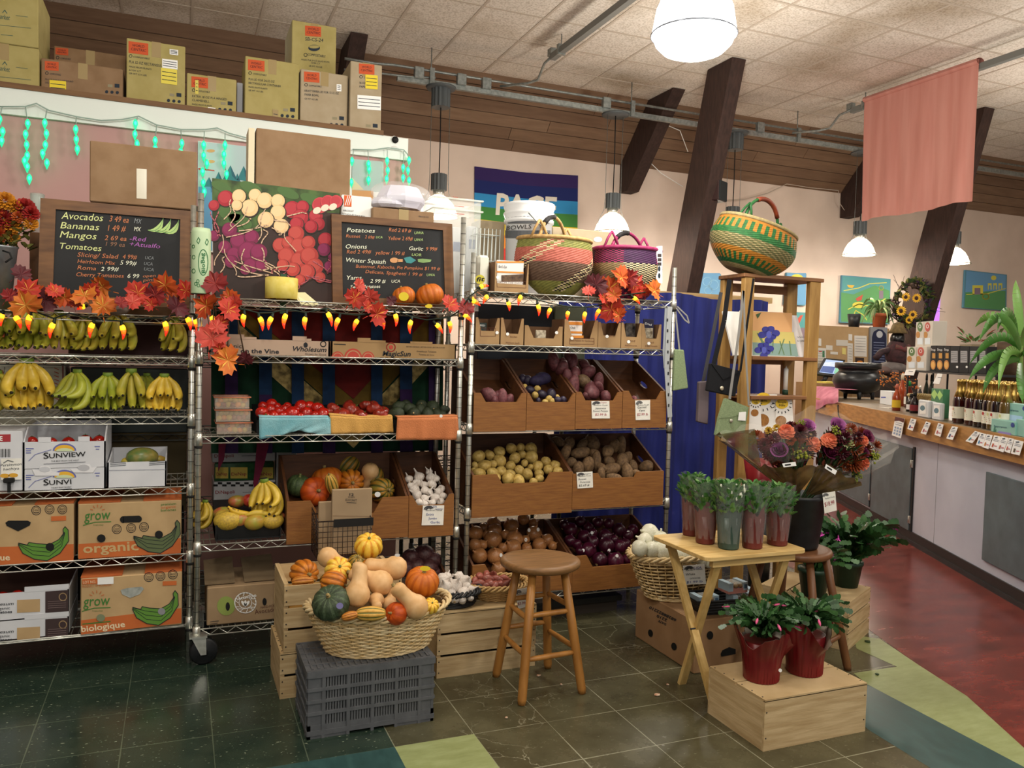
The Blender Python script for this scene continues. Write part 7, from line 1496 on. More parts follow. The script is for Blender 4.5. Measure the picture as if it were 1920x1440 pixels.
def bdt(b):
 b.plane((2.178,0,0),(-1,0,0))
 for(s,x,y,x2,y2,h)in(('68288822210',1269,1166,1219,1141,5),('2210',1252,1166,1233,1157,5),('DATE',1250,1174,1236,1167,4)):b.pt(s,x,y-5,x2,y2-5,INKB,2,h=h,bold=.02)
 b.pe(1220,1187,4.4,7,BLACK,2,rot=-.2);b.pe(1264,1212,5,7.2,BLACK,2,rot=-.2);b.plane((0,3.0334,0),(0,-1,0));b.pe(1331,1191,6,8,BLACK,2);b.pp([(1351,1226),(1354,1219),(1367,1213),(1379,1217),(1379,1226),(1352,1231)],BLACK,2)
b=MB();b.box((2.179,3.034,0),(2.58,3.55,.245),mat('#94714e','#a07d5a',rough=.85,scale=8),.004);bdt(b);setp(b.build('cardboard_carton'),'brown cardboard carton on the floor under the white onion basket','box')
oc=V((2.315,3.4,.2465))
wicker('oval wicker basket of white onions on the brown cardboard carton',oc,(.16,.12),(.255,.185),.2,12,36,WICK,WICK2,dip=-.02,liner=True,flare=.9)
won=[(215,440,60),(182,492,50),(287,482,55),(147,547,56),(232,557,54),(310,565,68),(380,530,40),(400,597,50),(452,592,60),(522,612,45),(572,632,45),(622,642,38),(342,502,38)]
its=pile((1160,880),3.692,won,(0,oc.y-.2,oc.z+.2),.45,lambda e:P_wonion,lambda:(rnd(-1.3,.5),rnd(-1,1),rnd(0,6)));autolabel(its,'white onion in the wicker basket','white onions',3,'onion')
t=thing('price_card','white price card on the white onion basket behind the table leg','price card',PY(1303,1090,3.2));card(t,None,[(1281,1061),(1321,1058),(1324,1095),(1283,1096)],3.196,[('USA',.5,.18,.85,BLUI,.13),('White',.12,.52,.55,INKB,.12),('onions',.3,.72,.8,INKB,.12),('$1.99 lb',.15,.94,.9,BLUI,.12)],nm='card')
BAS=V((2.42,3.13,.2465));Mx=Matrix.Translation(BAS)@Matrix.Rotation(-.12,4,'Z')
b=MB(Mx);x0,x1,y0,y1,H=-.2,.16,-.085,.085,.07
for(a,c,d,e)in((x0,y0,x1,y0),(x1,y0,x1,y1),(x1,y1,x0,y1),(x0,y1,x0,y0)):
 P=[(a*.8,c*.75,0),(d*.8,e*.75,0),(d,e,H),(a,c,H)];b.prism(P,(0,0,.004),BW)
for f in(.2,.4,.6,.8,1):
 g=lerp(.8,1,f);b.tube([(x0*g,y0*lerp(.75,1,f),H*f),(x1*g,y0*lerp(.75,1,f),H*f),(x1*g,y1*lerp(.75,1,f),H*f),(x0*g,y1*lerp(.75,1,f),H*f)],.006 if f==1 else.004,BW,n=5,closed=True)
b.box((x0*.8,y0*.75,0),(x1*.8,y1*.75,.006),BW);setp(b.build('black_basket'),'black tray basket of mushroom punnets on the cardboard carton','basket')
MSH=mat('#b99a72','#a1835c',rough=.6,scale=9)
for i,(x,y,z,rz,lb)in enumerate(((-.12,.0,.03,.1,'pale blue mushroom punnet at the left of the black tray basket'),(.06,-.02,.03,-.1,'lower mushroom punnet at the right of the black tray basket'),(.03,0.,.086,.15,'pale blue and pink mushroom punnet on top of another'),(.11,.045,.03,.0,'mushroom punnet at the back right of the black tray basket'))):
 M=Mx@Matrix.Translation((x,y,z))@Matrix.Rotation(rz,4,'Z');t=thing('mushroom_punnet',lb,'punnet',M@V((0,0,0)),rz-.12,group='mushroom punnets');LB=mat('#b8cfdc',rough=.5)
 b=MB(M);b.box((-.055,-.04,0),(.055,.04,.012),mat('#c9877a',rough=.5));b.box((-.055,-.04,.012),(-.03,.04,.05),LB);b.box((.03,-.04,.012),(.055,.04,.05),LB);b.box((-.03,-.04,.012),(.03,-.037,.024),mat('#c9877a',rough=.5));b.box((.034,-.0405,.02),(.051,-.04,.04),mat('#5d7f9c'));b.build('sleeve',t)
 for j in range(5):b=MB(M);b.ball((-.03+.015*j,-.02+.02*(j%2),.03),(.013,.013,.011),MSH,9,6);b.build('mushroom',t)
 b=MB(M);b.box((-.03,-.0385,.044),(.03,.0385,.0455),CLR);b.build('window_film',t)
b=MB();p=PZ(1413,1262,0)
for(x,y)in((1412,1105),(1430,1110)):
 pass
CUR=mat('#1c256c','#263083',rough=.75,scale=3,stretch=(6,6,.6));YCU=4.86
zr=PY(1300,553,YCU).z
b=MB();b.box((2.28,YCU-.02,zr-.03),(4.05,YCU+.02,zr+.012),mat('#c9aa78','#b39260',rough=.6,scale=4,stretch=(1,9,9)));setp(b.build('curtain_rail'),'pale wooden rail holding the blue curtain','rail')
b=MB();b.sheet(lambda u,v:V((lerp(2.3,4.0,u),YCU-.035+.02*math.sin(u*44+math.sin(v*3)*.8)*(.3+.7*v)+.012*math.sin(u*91+v*2),lerp(zr-.01+.015*math.sin(u*15)-.08*max(0,u-.75),.03,v))),130,20,CUR)
o=b.build('curtain');setp(o,'deep blue fabric curtain hanging behind the onion rack and wooden display shelf','curtain')
b=MB()
for i in range(3):b.box((2.5+i*.0,YCU-.3,.0),(2.5,YCU,0),BLACK)
WS=mat('#b28a4c','#9a733c',rough=.5,scale=5,stretch=(8,8,1),bump=.05);WSD=mat('#946640','#7d5434',rough=.5,scale=5,stretch=(1,8,8),bump=.05)
t=thing('display_shelf','tall open wooden display shelf with bags hanging from it, by the blue curtain','shelf',(3.33,3.99,0));zt=PY(1470,525,3.9).z
for(xa,xb,y)in((3.045,3.115,3.9),(3.045,3.115,4.10),(3.53,3.612,3.9),(3.53,3.612,4.10)):
 b=MB();b.box((xa,y-.02,0),(xb,y+.02,zt-.0),WS,.004);b.build('post',t)
b=MB();b.box((3.035,3.875,zt),(3.63,4.125,zt+.022),WSD,.003);b.build('top_board',t)
sz={}
for nm,y,til in(('a',669,.03),('b',742,.0),('c',812,.0),('d',960,0)):
 z=PY(1460,y,3.9).z;sz[nm]=z;b=MB();b.box((3.115,3.872,z-.022),(3.53 if nm!='a' else 3.6,4.12,z),WSD,.003);b.build('shelf_board',t)
 b=MB();b.box((3.1,4.1,z-.05),(3.55,4.115,z-.022),WSD);b.build('back_rail',t)
b=MB();b.box((3.115,4.085,zt-.07),(3.53,4.1,zt-.02),WSD);b.build('back_rail',t)
def leaning(name,label,xl,xr,yt,zb,Y0,Y1,mt,deco,cat='book',th=.012):
 P=[PY(xl,662,Y0),PY(xr,662,Y0)];x0,x1=P[0].x,P[1].x;ztop=PY((xl+xr)/2,yt,Y1).z
 n=V((0,-(ztop-zb),Y1-Y0)).normalized();Q=[V((x0,Y0,zb)),V((x1,Y0,zb)),V((x1,Y1,ztop)),V((x0,Y1,ztop))]
 b=MB();b.prism(Q,-n*th,mt);b.plane(Q[0]+n*.0006,n);deco(b);o=b.build(name);return setp(o,label,cat)
def iris(b):
 OG=mat('#d9a56f',rough=.6);YG=mat('#c9b96a',rough=.6);IR=mat('#2c2f86',rough=.6);IR2=mat('#4a52a8',rough=.6);IG=mat('#5f7a55',rough=.6)
 b.pr(1411,584,1485,620,OG,1,4);b.pp([(1411,620),(1488,623),(1492,645),(1411,642)],YG,1);b.pp([(1411,642),(1492,645),(1497,668),(1411,666)],mat('#7f9a93',rough=.6),1)
 for x0,y0,x1,y1 in((1420,625,1440,665),(1432,640,1428,666),(1450,630,1448,662),(1462,640,1470,665),(1470,636,1460,664),(1480,640,1483,666),(1426,630,1436,660)):b.pl_([(x0,y0),(x1,y1)],2,IG,2)
 for x,y,s in((1441,626,1),(1432,655,.9)):
  for dx,dy,r in((-12,2,8),(-6,-8,7),(4,-9,7),(13,-1,8),(8,6,6),(0,12,8),(-2,0,7)):b.pe(x+dx*s,y+dy*s,r*s,r*.8*s,IR,3)
  b.pe(x,y+2,5*s,7*s,IR2,4)
 b.pp([(1417,590),(1427,586),(1424,592),(1420,598)],mat('#3d5a35'),3);b.pt('Wild',1494,634,1509,634,INK,3,h=3);b.pt('Irises',1495,641,1511,641,INK,3,h=3)
leaning('picture_book','book with a blue iris on an orange cover leaning on the display shelf',1409,1492,585,sz['a']+.002,3.9,4.02,mat('#efe9e0',rough=.5),iris)
leaning('picture_book','plain white book standing right of the iris cover on the display shelf',1487,1517,592,sz['a']+.002,3.925,4.045,mat('#e8e6ea',rough=.5),lambda b:b.pt('WILD FLOWERS',1502,640,1520,640,INK,2,h=2.4))
def hev(b):
 for x,y in((1408,600),(1404,613),(1400,626)):
  b.pl_([(x-6,y-12),(x+2,y+8)],.9,INK,1)
  for k in range(5):a=k*1.257;b.pl_([(x,y),(x+4.5*math.cos(a),y+4.5*math.sin(a))],1.8,mat('#33529a'),2)
 b.pt('HENRY EVANS',1394,612,1402,660,INK,2,h=4)
leaning('picture_book','white book with small blue flowers leaning behind the grey bag strap',1376,1414,585,sz['a']+.002,3.915,4.035,mat('#efeeea',rough=.5),hev)
def pouch(label,xl,xr,yt,yb,Y,deco,zb,mt=None):
 x0,x1,za,zb2=fbox(xl,xr,yt,yb,Y);b=MB();b.prism([(x0,Y,zb),(x1,Y,zb),(x1-.008,Y+.02,zb2),(x0+.008,Y+.02,zb2)],(0,.03,0),mt or WHP);b.plane((0,Y-.0005,0),(0,-1,-.1));b.plane((x0,Y-.0008,zb),V((0,-(zb2-zb),.02)));deco(b);return setp(b.build('cookie_pouch'),label,'pouch','cookie pouches')
CK=mat('#a8743a','#8a5a28',rough=.8,scale=60)
def ck(x,y,s):
 def f(b):
  b.pe(x,y,15*s,12*s,mat('#dfb92f'),1);b.pt('Simple',x-10*s,y-1,x+10*s,y-1,INKB,3,h=4);b.pt('Mills',x-7*s,y+5,x+7*s,y+5,INKB,3,h=4);b.pe(x-2,y+40*s,13*s,12*s,CK,1)
  for k in range(9):a=PI*k/8;b.pl_([(x+19*s*math.cos(a),y+19*s*math.sin(a)),(x+23*s*math.cos(a),y+23*s*math.sin(a))],1.6,INKB,1)
 return f
pouch('white cookie pouch with a yellow sun mark, left one on the display shelf',1402,1430,742,806,3.885,ck(1417,752,.55),sz['c']+.002)
pouch('white cookie pouch with a yellow sun mark, tallest in the middle on the display shelf',1424,1462,740,806,3.9,ck(1431,748,1),sz['c']+.002)
pouch('white cookie pouch with a yellow sun mark, right one on the display shelf',1456,1490,746,806,3.89,ck(1466,757,.8),sz['c']+.002)
b=MB();p=PY(1472,742,4.0);b.lathe([(.014,0),(.014,.13),(.006,.137),(.002,.15)],WHITE,n=14,c=(p.x,4.0,sz['b']+.03));b.lathe([(.018,0),(.018,.03)],mat('#1f3f2c'),n=14,c=(p.x,4.0,sz['b']+.001));setp(b.build('candle'),'white candle in a green holder on the display shelf','candle')
def strap(b,pts,Y,w,mt):
 P=[PY(x,y,Y)for x,y in pts]
 for a,c in zip(P[:-1],P[1:]):b.bar(a,c,w,.003,mt,up=(0,1,0))
def bag(label,body,Y,mt,straps,smt,extra=None,dep=.03):
 t=thing('shoulder_bag',label,'bag',PY(*body[-1],Y),group='hanging shoulder bags');b=MB();P=[PY(x,y,Y)for x,y in body];b.prism(P,(0,dep,0),mt);b.build('bag_body',t,bevel=.006)
 for s,w in straps:b=MB();strap(b,s,Y+dep*.5,w,smt);b.build('strap',t)
 if extra:extra(t)
 return t
GST=mat('#8d8b88',rough=.8);DST=mat('#47464a',rough=.8);FELT=mat('#101116',rough=.95);STRG=mat('#8fa07a','#7a8b66',rough=.9,scale=90,stretch=(1,1,3),bump=.3);MAUV=mat('#6f6266',rough=.9)
def ex1(t):
 b=MB();b.plane((0,3.795,0),(0,-1,0));b.prism([PY(x,y,3.796)for x,y in((1334,682),(1390,696),(1356,712))],(0,.004,0),FELT);b.build('flap',t);p=PY(1353.5,728,3.792);b=MB();b.ball(p,(.013,.006,.013),mat('#c9bfa8',rough=.3,metal=.6));b.build('button',t)
bag('black felt shoulder bag with a silver button hanging from the display shelf',[(1334,681),(1390,696),(1379,744),(1327,733)],3.8,FELT,[([(1368,524),(1358,600),(1338,684)],.03),([(1413,522),(1402,600),(1388,697)],.014)],FELT,ex1)
def ex2(t):
 b=MB();P=[PY(x,y,3.742)for x,y in((1362,747),(1405,764),(1394,775),(1372,782),(1350,784))];b.prism(P,(0,.005,0),STRG);b.build('flap',t);p=PY(1371,789,3.738);b=MB();b.ball(p,(.011,.006,.011),mat('#b8b4a4',rough=.3,metal=.6));b.build('button',t)
 b=MB();b.prism([PY(x,y,3.735)for x,y in((1386,773),(1399,772),(1398,789),(1384,788))],(0,.002,0),STICK);b.build('paper_tag',t)
bag('pale green woven straw bag with a flap, hanging in front of the display shelf',[(1362,747),(1405,764),(1397,812),(1343,817),(1350,784)],3.745,STRG,[([(1394,545),(1386,620),(1368,748)],.016),([(1394,545),(1398,660),(1404,760)],.012)],GST,ex2)
bag('narrow mauve grey bag hanging at the left side of the display shelf',[(1312,716),(1331,714),(1328,796),(1309,791)],3.9,MAUV,[([(1352,548),(1336,630),(1318,718)],.022)],DST)
bag('small pale green bag hanging at the end of the onion rack',[(1266,655),(1283,656),(1291,728),(1263,733)],3.82,STRG,[([(1264,555),(1268,600),(1274,657)],.01),([(1266,575),(1284,600),(1292,606),(1288,592),(1270,575)],.008)],GST,dep=.05)
b=MB()
strap(b,[(1250,578),(1246,660),(1248,690)],3.825,.024,mat('#9aa0a6',rough=.5));strap(b,[(1256,575),(1250,690),(1256,782)],3.82,.03,mat('#a9adb0',rough=.5))
for i in range(9):p=PY(1251.5+.3*i,600+i*20,3.817);b.box((p.x-.004,3.8165,p.z-.008),(p.x+.004,3.818,p.z+.008),DARKM)
setp(b.build('hanging_strip'),'pale grey perforated clip strips hanging at the right end of the onion rack','clip strip')
p=PY(1428,940,3.62);b=MB();k=depth(p)/FPX;b.lathe([(.06,0),(26*k,20*k),(36*k,75*k),(30*k,76*k),(.05,10*k)],REDW,n=20,c=p,fn=lambda q,a,z:q*(1+.06*math.sin(a*7)));
t=thing('wrapped_pot','red foil wrapped pot half hidden behind the left bouquet','pot',p);b.build('foil',t)
b=MB();b.lathe([(.05,-p.z),(.07,-.0)],BLACKP,n=16,c=p);b.build('stand',t)
EX=V((-.453,-.891,0)).normalized();EY=V((EX.y*-1,EX.x,0));EY=V((-EX.y,EX.x,0));P0=V((5.772,5.449,0))
MC=Matrix(((EX.x,EY.x,0,P0.x),(EX.y,EY.y,0,P0.y),(0,0,1,0),(0,0,0,1)));MCI=MC.inverted()
NA=-EY
def PC(x,y,d):return hit(x,y,MC@V((0,d,0)),NA)
def CS(x,d,z):
 a,c=-3.0,5.0
 for _ in range(40):
  m=(a+c)/2
  if proj(MC@V((m,d,z)))[0]<x:a=m
  else:c=m
 return MC@V((a,d,z))
def LC(x,y,d):return MCI@PC(x,y,d)
CZ=1.015;S0,S1_=-2.1,4.2
t=thing('service_counter','long pale grey service counter with a wooden edge and grey doors at the right','counter',MC@V((1,.3,0)))
CW=mat('#c6c8d4','#babdca',rough=.55,scale=2.5);EDGE=mat('#b98648','#9c6c34',rough=.45,scale=3,stretch=(3,3,18),bump=.04);CTOP=mat('#9d8d78','#857460',rough=.3,scale=6);SLT=mat('#5f6f74','#4d5a60',rough=.45,scale=7,detail=6,ramp=(.3,.7))
b=MB(MC);b.box((S0,0,.1),(S1_,.95,CZ-.04),CW);b.box((1.25,-.0015,.1),(1.253,0,.86),mat('#8f9096'));b.build('body',t)
b=MB(MC);b.box((S0,-.012,0),(S1_,.95,.1),mat('#0f0f11',rough=.4));b.box((S0,-.02,0),(S1_,-.012,.035),BLACKP);b.build('toe_kick',t)
b=MB(MC);b.box((S0-.02,-.06,CZ-.04),(S1_,1.0,CZ),CTOP);b.build('countertop',t)
b=MB(MC);b.box((S0-.02,-.085,CZ-.15),(S1_,-.06,CZ+.002),EDGE);b.box((S0-.045,-.085,CZ-.15),(S0-.02,1.0,CZ+.002),EDGE);b.build('wooden_edge',t)
for(s0,s1,z0,z1,nm)in((-.95,-.06,.12,.76,'cupboard_door'),(-.02,.83,.1,.755,'cupboard_door'),(2.0,3.3,.17,.745,'front_panel')):
 b=MB(MC);b.box((s0,-.018,z0),(s1,-.002,z1),SLT,.003);o=b.build(nm,t)
 if nm[0]=='c':
  for z in(z0+.09,z1-.12):
   b=MB(MC);b.box((s1+.002,-.022,z-.03),(s1+.022,-.002,z+.03),CHROME,.003);b.tube([(s1+.002,-.022,z-.03),(s1+.002,-.022,z+.03)],.005,CHROME,n=8);b.build('hinge',o)
b=MB(MC);b.box((.83,-.012,.08),(.86,-.001,.77),DARKM);b.box((-.06,-.012,.12),(-.02,-.001,.76),DARKM);b.build('door_gap',t)
TAGI=[mat(c,rough=.7)for c in('#3f6f4a','#3a4a9a','#b04a4a','#c05a5a','#4b5b8c','#3f8f9a','#3f87b8','#c9803a','#c05030','#b86a5a','#b84a3a','#5a4a3a')]
def tag_(lb,pts,i,big=False):
 P=[PC(x,y,-.1-(.012 if k>1 else 0))for k,(x,y)in enumerate(pts)];b=MB();b.prism(P,EY*.002,STICK);n=NA;b.plane(P[0]+NA*.0012,(P[1]-P[0]).cross(P[3]-P[0])if(P[1]-P[0]).cross(P[3]-P[0]).dot(NA)>0 else-(P[1]-P[0]).cross(P[3]-P[0]))
 q=lambda u,v:tuple(lerp(lerp(pts[0][k],pts[1][k],u),lerp(pts[3][k],pts[2][k],u),v)for k in(0,1))
 b.pp([q(.2,.12),q(.55,.05),q(.6,.14),q(.25,.2)],mat('#5a6472'),1)
 for v in(.28,.38):b.pl_([q(.15,v),q(.85,v)],.9,mat('#7f8796'),1)
 if big:
  b.pp([q(0,0),q(1,0),q(1,.2),q(.4,.16),q(0,.24)],mat('#5a1f1c'),2)
  for r in range(3):
   for c in range(3):b.pp([q(.14+.28*c,.5+.15*r),q(.3+.28*c,.5+.15*r),q(.3+.28*c,.6+.15*r),q(.14+.28*c,.6+.15*r)],mat('#8fa3c4'),1)
 else:b.pp([q(.22,.6),q(.42,.6),q(.42,.86),q(.22,.86)],TAGI[i],1);b.pl_([q(.55,.75),q(.85,.72)],1.6,mat('#c05a6a'),1)
 setp(b.build('shelf_tag'),lb,'price tag','price tags along the counter edge')
TG=[([(1679,781),(1696,785),(1689,822),(1672,816)],True),([(1708,784),(1718,787),(1711,808),(1701,804)],0),([(1736,790),(1745,793),(1736,815),(1726,812)],0),([(1759,793),(1769,796),(1763,819),(1752,815)],0),([(1785,799),(1796,801),(1786,825),(1774,822)],0),([(1828,808),(1838,811),(1823,831),(1810,827)],0),([(1838,811),(1849,814),(1841,837),(1830,834)],0),([(1850,814),(1861,816),(1853,842),(1841,838)],0),([(1864,816),(1877,819),(1868,844),(1855,840)],0),([(1878,818),(1891,821),(1881,848),(1868,844)],0),([(1892,821),(1901,823),(1893,850),(1883,846)],0),([(1902,824),(1919,828),(1911,854),(1895,850)],0)]
for i,(p,big)in enumerate(TG):tag_('large white price tag with a dark red top, first on the counter edge' if big else 'small white price tag, '+ORD[i+1]+' from the left along the counter edge',p,i,big)
GLS={'r':mat('#2a0808','#3a0d0a',rough=.08,spec=.7,coat=.5),'d':mat('#1a0c08',rough=.08,spec=.7,coat=.5),'g':mat('#5a4415',rough=.08,spec=.7,coat=.5)};GOLD=mat('#c9ab62','#a98a45',rough=.3,metal=.85,scale=60);LBL=mat('#e6e3d0',rough=.6)
def bottle(gl,lab):
 def fn():
  t=thing('juice_bottle',None,None)
  b=MB();b.lathe([(.01,0),(.036,0),(.039,.006),(.039,.155),(.034,.18),(.018,.225),(.015,.25),(.015,.285),(.01,.286)],GLS[gl],n=18);b.build('glass',t,False)
  b=MB();b.lathe([(.0345,.182),(.0195,.226),(.0165,.25),(.0165,.28),(.019,.281),(.019,.29),(.016,.302),(.002,.304)],GOLD,n=16);b.build('gold_foil',t,False)
  b=MB();b.lathe([(.0395,.035),(.0395,.115)],LBL,n=18,cap=False)
  for k in range(3):
   a=-PI/2+.1*k;b.add([(.0402*math.cos(a+da),.0402*math.sin(a+da),z)for da,z in((-.35,.07-.012*k),(.35,.082-.012*k),(.35,.088-.012*k),(-.35,.076-.012*k))],[(0,1,2,3)],(lab,INK,mat('#b8604a'))[k])
  a=-PI/2;b.add([(.0404*math.cos(a+.05+.3*math.cos(q)),.0404*math.sin(a+.05+.3*math.cos(q)),.098+.011*math.sin(q))for q in[k*.785 for k in range(8)]],[tuple(range(8))],lab);b.build('label',t,False);return t
 return fn
PB=[Pool(bottle('r',mat('#c9a08a'))),Pool(bottle('d',mat('#b03a35'))),Pool(bottle('g',mat('#c9c48a')))]
TH=math.atan2(EX.y,EX.x)
fl_=[(1775,793,0),(1788,797,0),(1801,800,1),(1814,803,1),(1829,806,1),(1844,809,2),(1862,806,2)]
for i,(x,y,k)in enumerate(fl_):p=PZ(x,y,CZ);p=MC@V(((MCI@p).x,.03,CZ+.001));PB[k].place(p,(0,0,TH+rnd(-.1,.1)),1.03,ORD[i+1]+' gold topped juice bottle from the left in the front row on the counter','gold topped juice bottles','bottle')
for r in range(1,4):
 n=7
 for i in range(n):
  s=LC(1775,780,.03).x+.0+(.0+i*.088+.035*(r%2));p=MC@V((s+.02*r,.03+.085*r,CZ+.001));PB[(i+r)%3].place(p,(0,0,TH),1.03,ORD[i+1]+' gold topped juice bottle from left, row '+('two','three','four')[r-1]+' from the counter edge','gold topped juice bottles','bottle')
def cb(name,label,xl,xr,yt,yb,d,dep,m,deco=None,z0=None,cat='box',group=None,bev=.002):
 xm,ym=(xl+xr)/2,(yt+yb)/2;x0,x1=LC(xl,ym,d).x,LC(xr,ym,d).x;zb=LC(xm,yb,d).z if z0 is None else z0;zt=LC(xm,yt,d).z
 b=MB(MC);b.box((x0,d,zb),(x1,d+dep,zt),m,bev);b.plane(MC@V((0,d-.0006,0)),NA)
 if deco:deco(b)
 o=b.build(name);setp(o,label,cat,group);return o,zb,zt
TEAL=mat('#7fb3a8','#8fc0b4',rough=.5,scale=6)
def rep(x,y,c):
 def f(b):
  b.pt('Repurpose',x+6,y+12,x+30,y+15,mat('#24566a'),2,h=3.2,bold=.01);b.pp([(x+14,y+20),(x+38,y+24),(x+36,y+42),(x+13,y+38)],mat(c),1);b.pl_([(x+3,y+30),(x+8,y+12)],2,mat('#2f7a6a'),2);b.pl_([(x+3,y+24),(x+10,y+18)],2,mat('#2f7a6a'),2);b.pe(x+41,y+9,3.5,4.5,mat('#2a3f8c'),2)
 return f
cb('soap_box','teal box with a lilac panel at the front, by the right picture edge',1858,1903,788,826,-.04,.06,TEAL,rep(1858,788,'#8f80c0'),CZ+.001,group='teal boxes on the counter');cb('soap_box','teal box with a pale blue panel standing behind the lilac one',1880,1930,757,815,.03,.06,TEAL,rep(1880,757,'#a8c8e6'),CZ+.001,group='teal boxes on the counter');cb('soap_box','teal box partly cut off at the right picture edge beside the lilac one',1904,1925,787,830,-.03,.06,TEAL,None,CZ+.001,group='teal boxes on the counter')
PCH=mat('#d3d8dc',rough=.25)
for i,(xl,xr,yt,yb,dd,lb)in enumerate(((1721,1741,750,785,-.02,'first white salt pouch from the left at the counter edge'),(1737,1748,752,788,.03,'second white salt pouch, half behind the first'),(1747,1764,755,790,-.02,'third white salt pouch, beside the juice bottles'))):
 cb('salt_pouch',lb,xl,xr,yt,yb,dd,.03,PCH,(lambda b,xl=xl,yt=yt:(b.pr(xl+4,yt+5,xl+15,yt+26,WHITE,1),b.pe(xl+9,yt+15,4.5,5,mat('#5f7f8c'),2)))if i!=1 else None,CZ+.001,'pouch','white salt pouches',.008)
cb('tea_box','green pack with two light green diamonds behind the salt pouches',1746,1768,729,760,.12,.05,mat('#3f7a55',rough=.5),lambda b:(b.pp([(1746,739),(1752,730),(1758,739),(1752,749)],mat('#a8d078'),1),b.pp([(1757,741),(1762,732),(1768,741),(1762,750)],mat('#a8d078'),1)),CZ+.001)
def sbottle(label,x,yb,h,r,body,cap,lab,cat='bottle'):
 p=PZ(x,yb,CZ);k=depth(p)/FPX;r*=k;h*=k;p.z=CZ+.001;t=thing('sauce_bottle',label,cat,p,group='small bottles by the cauldron')
 b=MB();b.lathe([(.005,0),(r,0),(r,h*.5),(r*.75,h*.62),(r*.38,h*.74),(r*.38,h*.82)],body,n=14,c=p);b.build('glass',t)
 b=MB();b.lathe([(r*.42,h*.8),(r*.42,h*.93),(r*.2,h),(.001,h)],cap,n=12,c=p);b.build('cap',t)
 if lab:b=MB();b.lathe([(r*1.02,h*.12),(r*1.02,h*.4)],lab,n=14,c=p,cap=False);b.build('label',t)
ORS=mat('#a84418','#8a2f10',rough=.12,coat=.4);DKS=mat('#1c1012',rough=.25)
for a in(('orange hot sauce bottle with a yellow band, leftmost of the small bottles',1680,770,50,7.5,ORS,mat('#b8604a'),mat('#d9b52a')),('orange hot sauce bottle with a pale round cap, behind the first',1690,762,62,6.5,ORS,mat('#d8c8b0'),None),('sauce bottle with a bright green cap',1703,764,50,8,mat('#6a2a1c',rough=.15),mat('#1f8a4a'),mat('#e0ddd4')),('dark round bottle with a white and plum label',1708,772,34,8.5,DKS,BLACK,mat('#e8e4e4')),('dark bottle with a large red label, beside the salt pouches',1714,775,40,8,DKS,BLACK,mat('#7a1f28')),('tall dark bottle behind the salt pouches',1735,766,66,5,mat('#22281a',rough=.15),BLACK,None),('second tall dark bottle behind the salt pouches',1744,768,66,5,mat('#22281a',rough=.15),BLACK,None),('small silver topped bottle in front of the two tall dark ones',1724,757,34,5,DKS,CHROME,None),('second small silver topped bottle in front of the tall dark ones',1733,760,34,5,DKS,CHROME,None)):sbottle(*a)
cb('card_holder','small white card box with a pale green lid beside the cauldron',1650,1672,733,757,.33,.1,mat('#dfe3e6',rough=.5),lambda b:b.pr(1652,744,1661,746,BLU,1),CZ+.001);b=MB();p=PZ(1668,765,CZ);b.box((p.x-.06,p.y-.05,CZ+.0005),(p.x+.06,p.y+.05,CZ+.004),PAPER);b.box((p.x-.03,p.y-.07,CZ+.004),(p.x+.07,p.y+.02,CZ+.007),mat('#c9c4b8'));setp(b.build('leaflet'),'loose paper leaflets lying on the counter left of the hot sauce','leaflet')
p=PZ(1668,752,CZ);b=MB();b.lathe([(.005,.012),(.05,.012),(.058,.016),(.058,.09),(.052,.09),(.05,.02),(.005,.02)],mat('#b9a070',rough=.5),n=18,c=(p.x,p.y,CZ));b.lathe([(.02,0),(.085,.004),(.09,.011),(.02,.011)],STRAW,n=20,c=(p.x,p.y,CZ));setp(b.build('jar'),'small tan jar on a woven saucer beside the hot sauce','jar')
zs_=LC(1760,697,.3).z
t=thing('display_riser','dark display riser holding boxed goods on the counter','riser',MC@V((1.2,.42,CZ)));sA,sB=LC(1698,700,.3).x,LC(1868,700,.3).x
b=MB(MC);b.box((sA,.28,zs_-.015),(sB,.56,zs_),DARKM);b.build('shelf_board',t)
for s in(sA+.01,(sA+sB)/2,sB-.03):b=MB(MC);b.box((s,.31,CZ),(s+.012,.322,zs_-.015),DARKM);b.box((s,.53,CZ),(s+.012,.542,zs_-.015),DARKM);b.build('support',t)
GRY=mat('#b3aaa0',rough=.6)
def bar_(x,y,w,h,side):
 def f(b):
  for k,c in((0,'#4a6a35'),(1,'#b0453a')):
   xx=x+w*(.26+.46*k);b.pe(xx,y+h*.22,w*.16,h*.2,mat(c),1);b.ring(xx,y+h*.2,w*.06,h*.07,1,STICK,2);b.pe(xx-w*.12,y+h*.55,w*.12,h*.14,mat('#b07a35'),1);b.pr(xx-w*.16,y+h*.68,xx+w*.16,y+h*.95,mat('#cfd8de'),1)
  b.pl_([(x+w*.5,y+1),(x+w*.49,y+h)],.7,GRY,2)
 return f
WB=mat('#c4bcb0',rough=.55)
o,za,zb=cb('snack_carton','white snack carton with green and red ovals, lower right beside the black soup cartons',1700,1737,650,692,.3,.13,WB,bar_(1700,650,37,42,0),zs_+.001,group='white snack cartons');cb('snack_carton','white snack carton with green and red ovals, stacked on the other',1717,1748,603,648,.36,.12,WB,bar_(1717,603,31,45,0),zb+.001,group='white snack cartons')
SOUP=mat('#161416',rough=.8);SOUPO=mat('#c98a3a','#a8672a',rough=.5,scale=20)
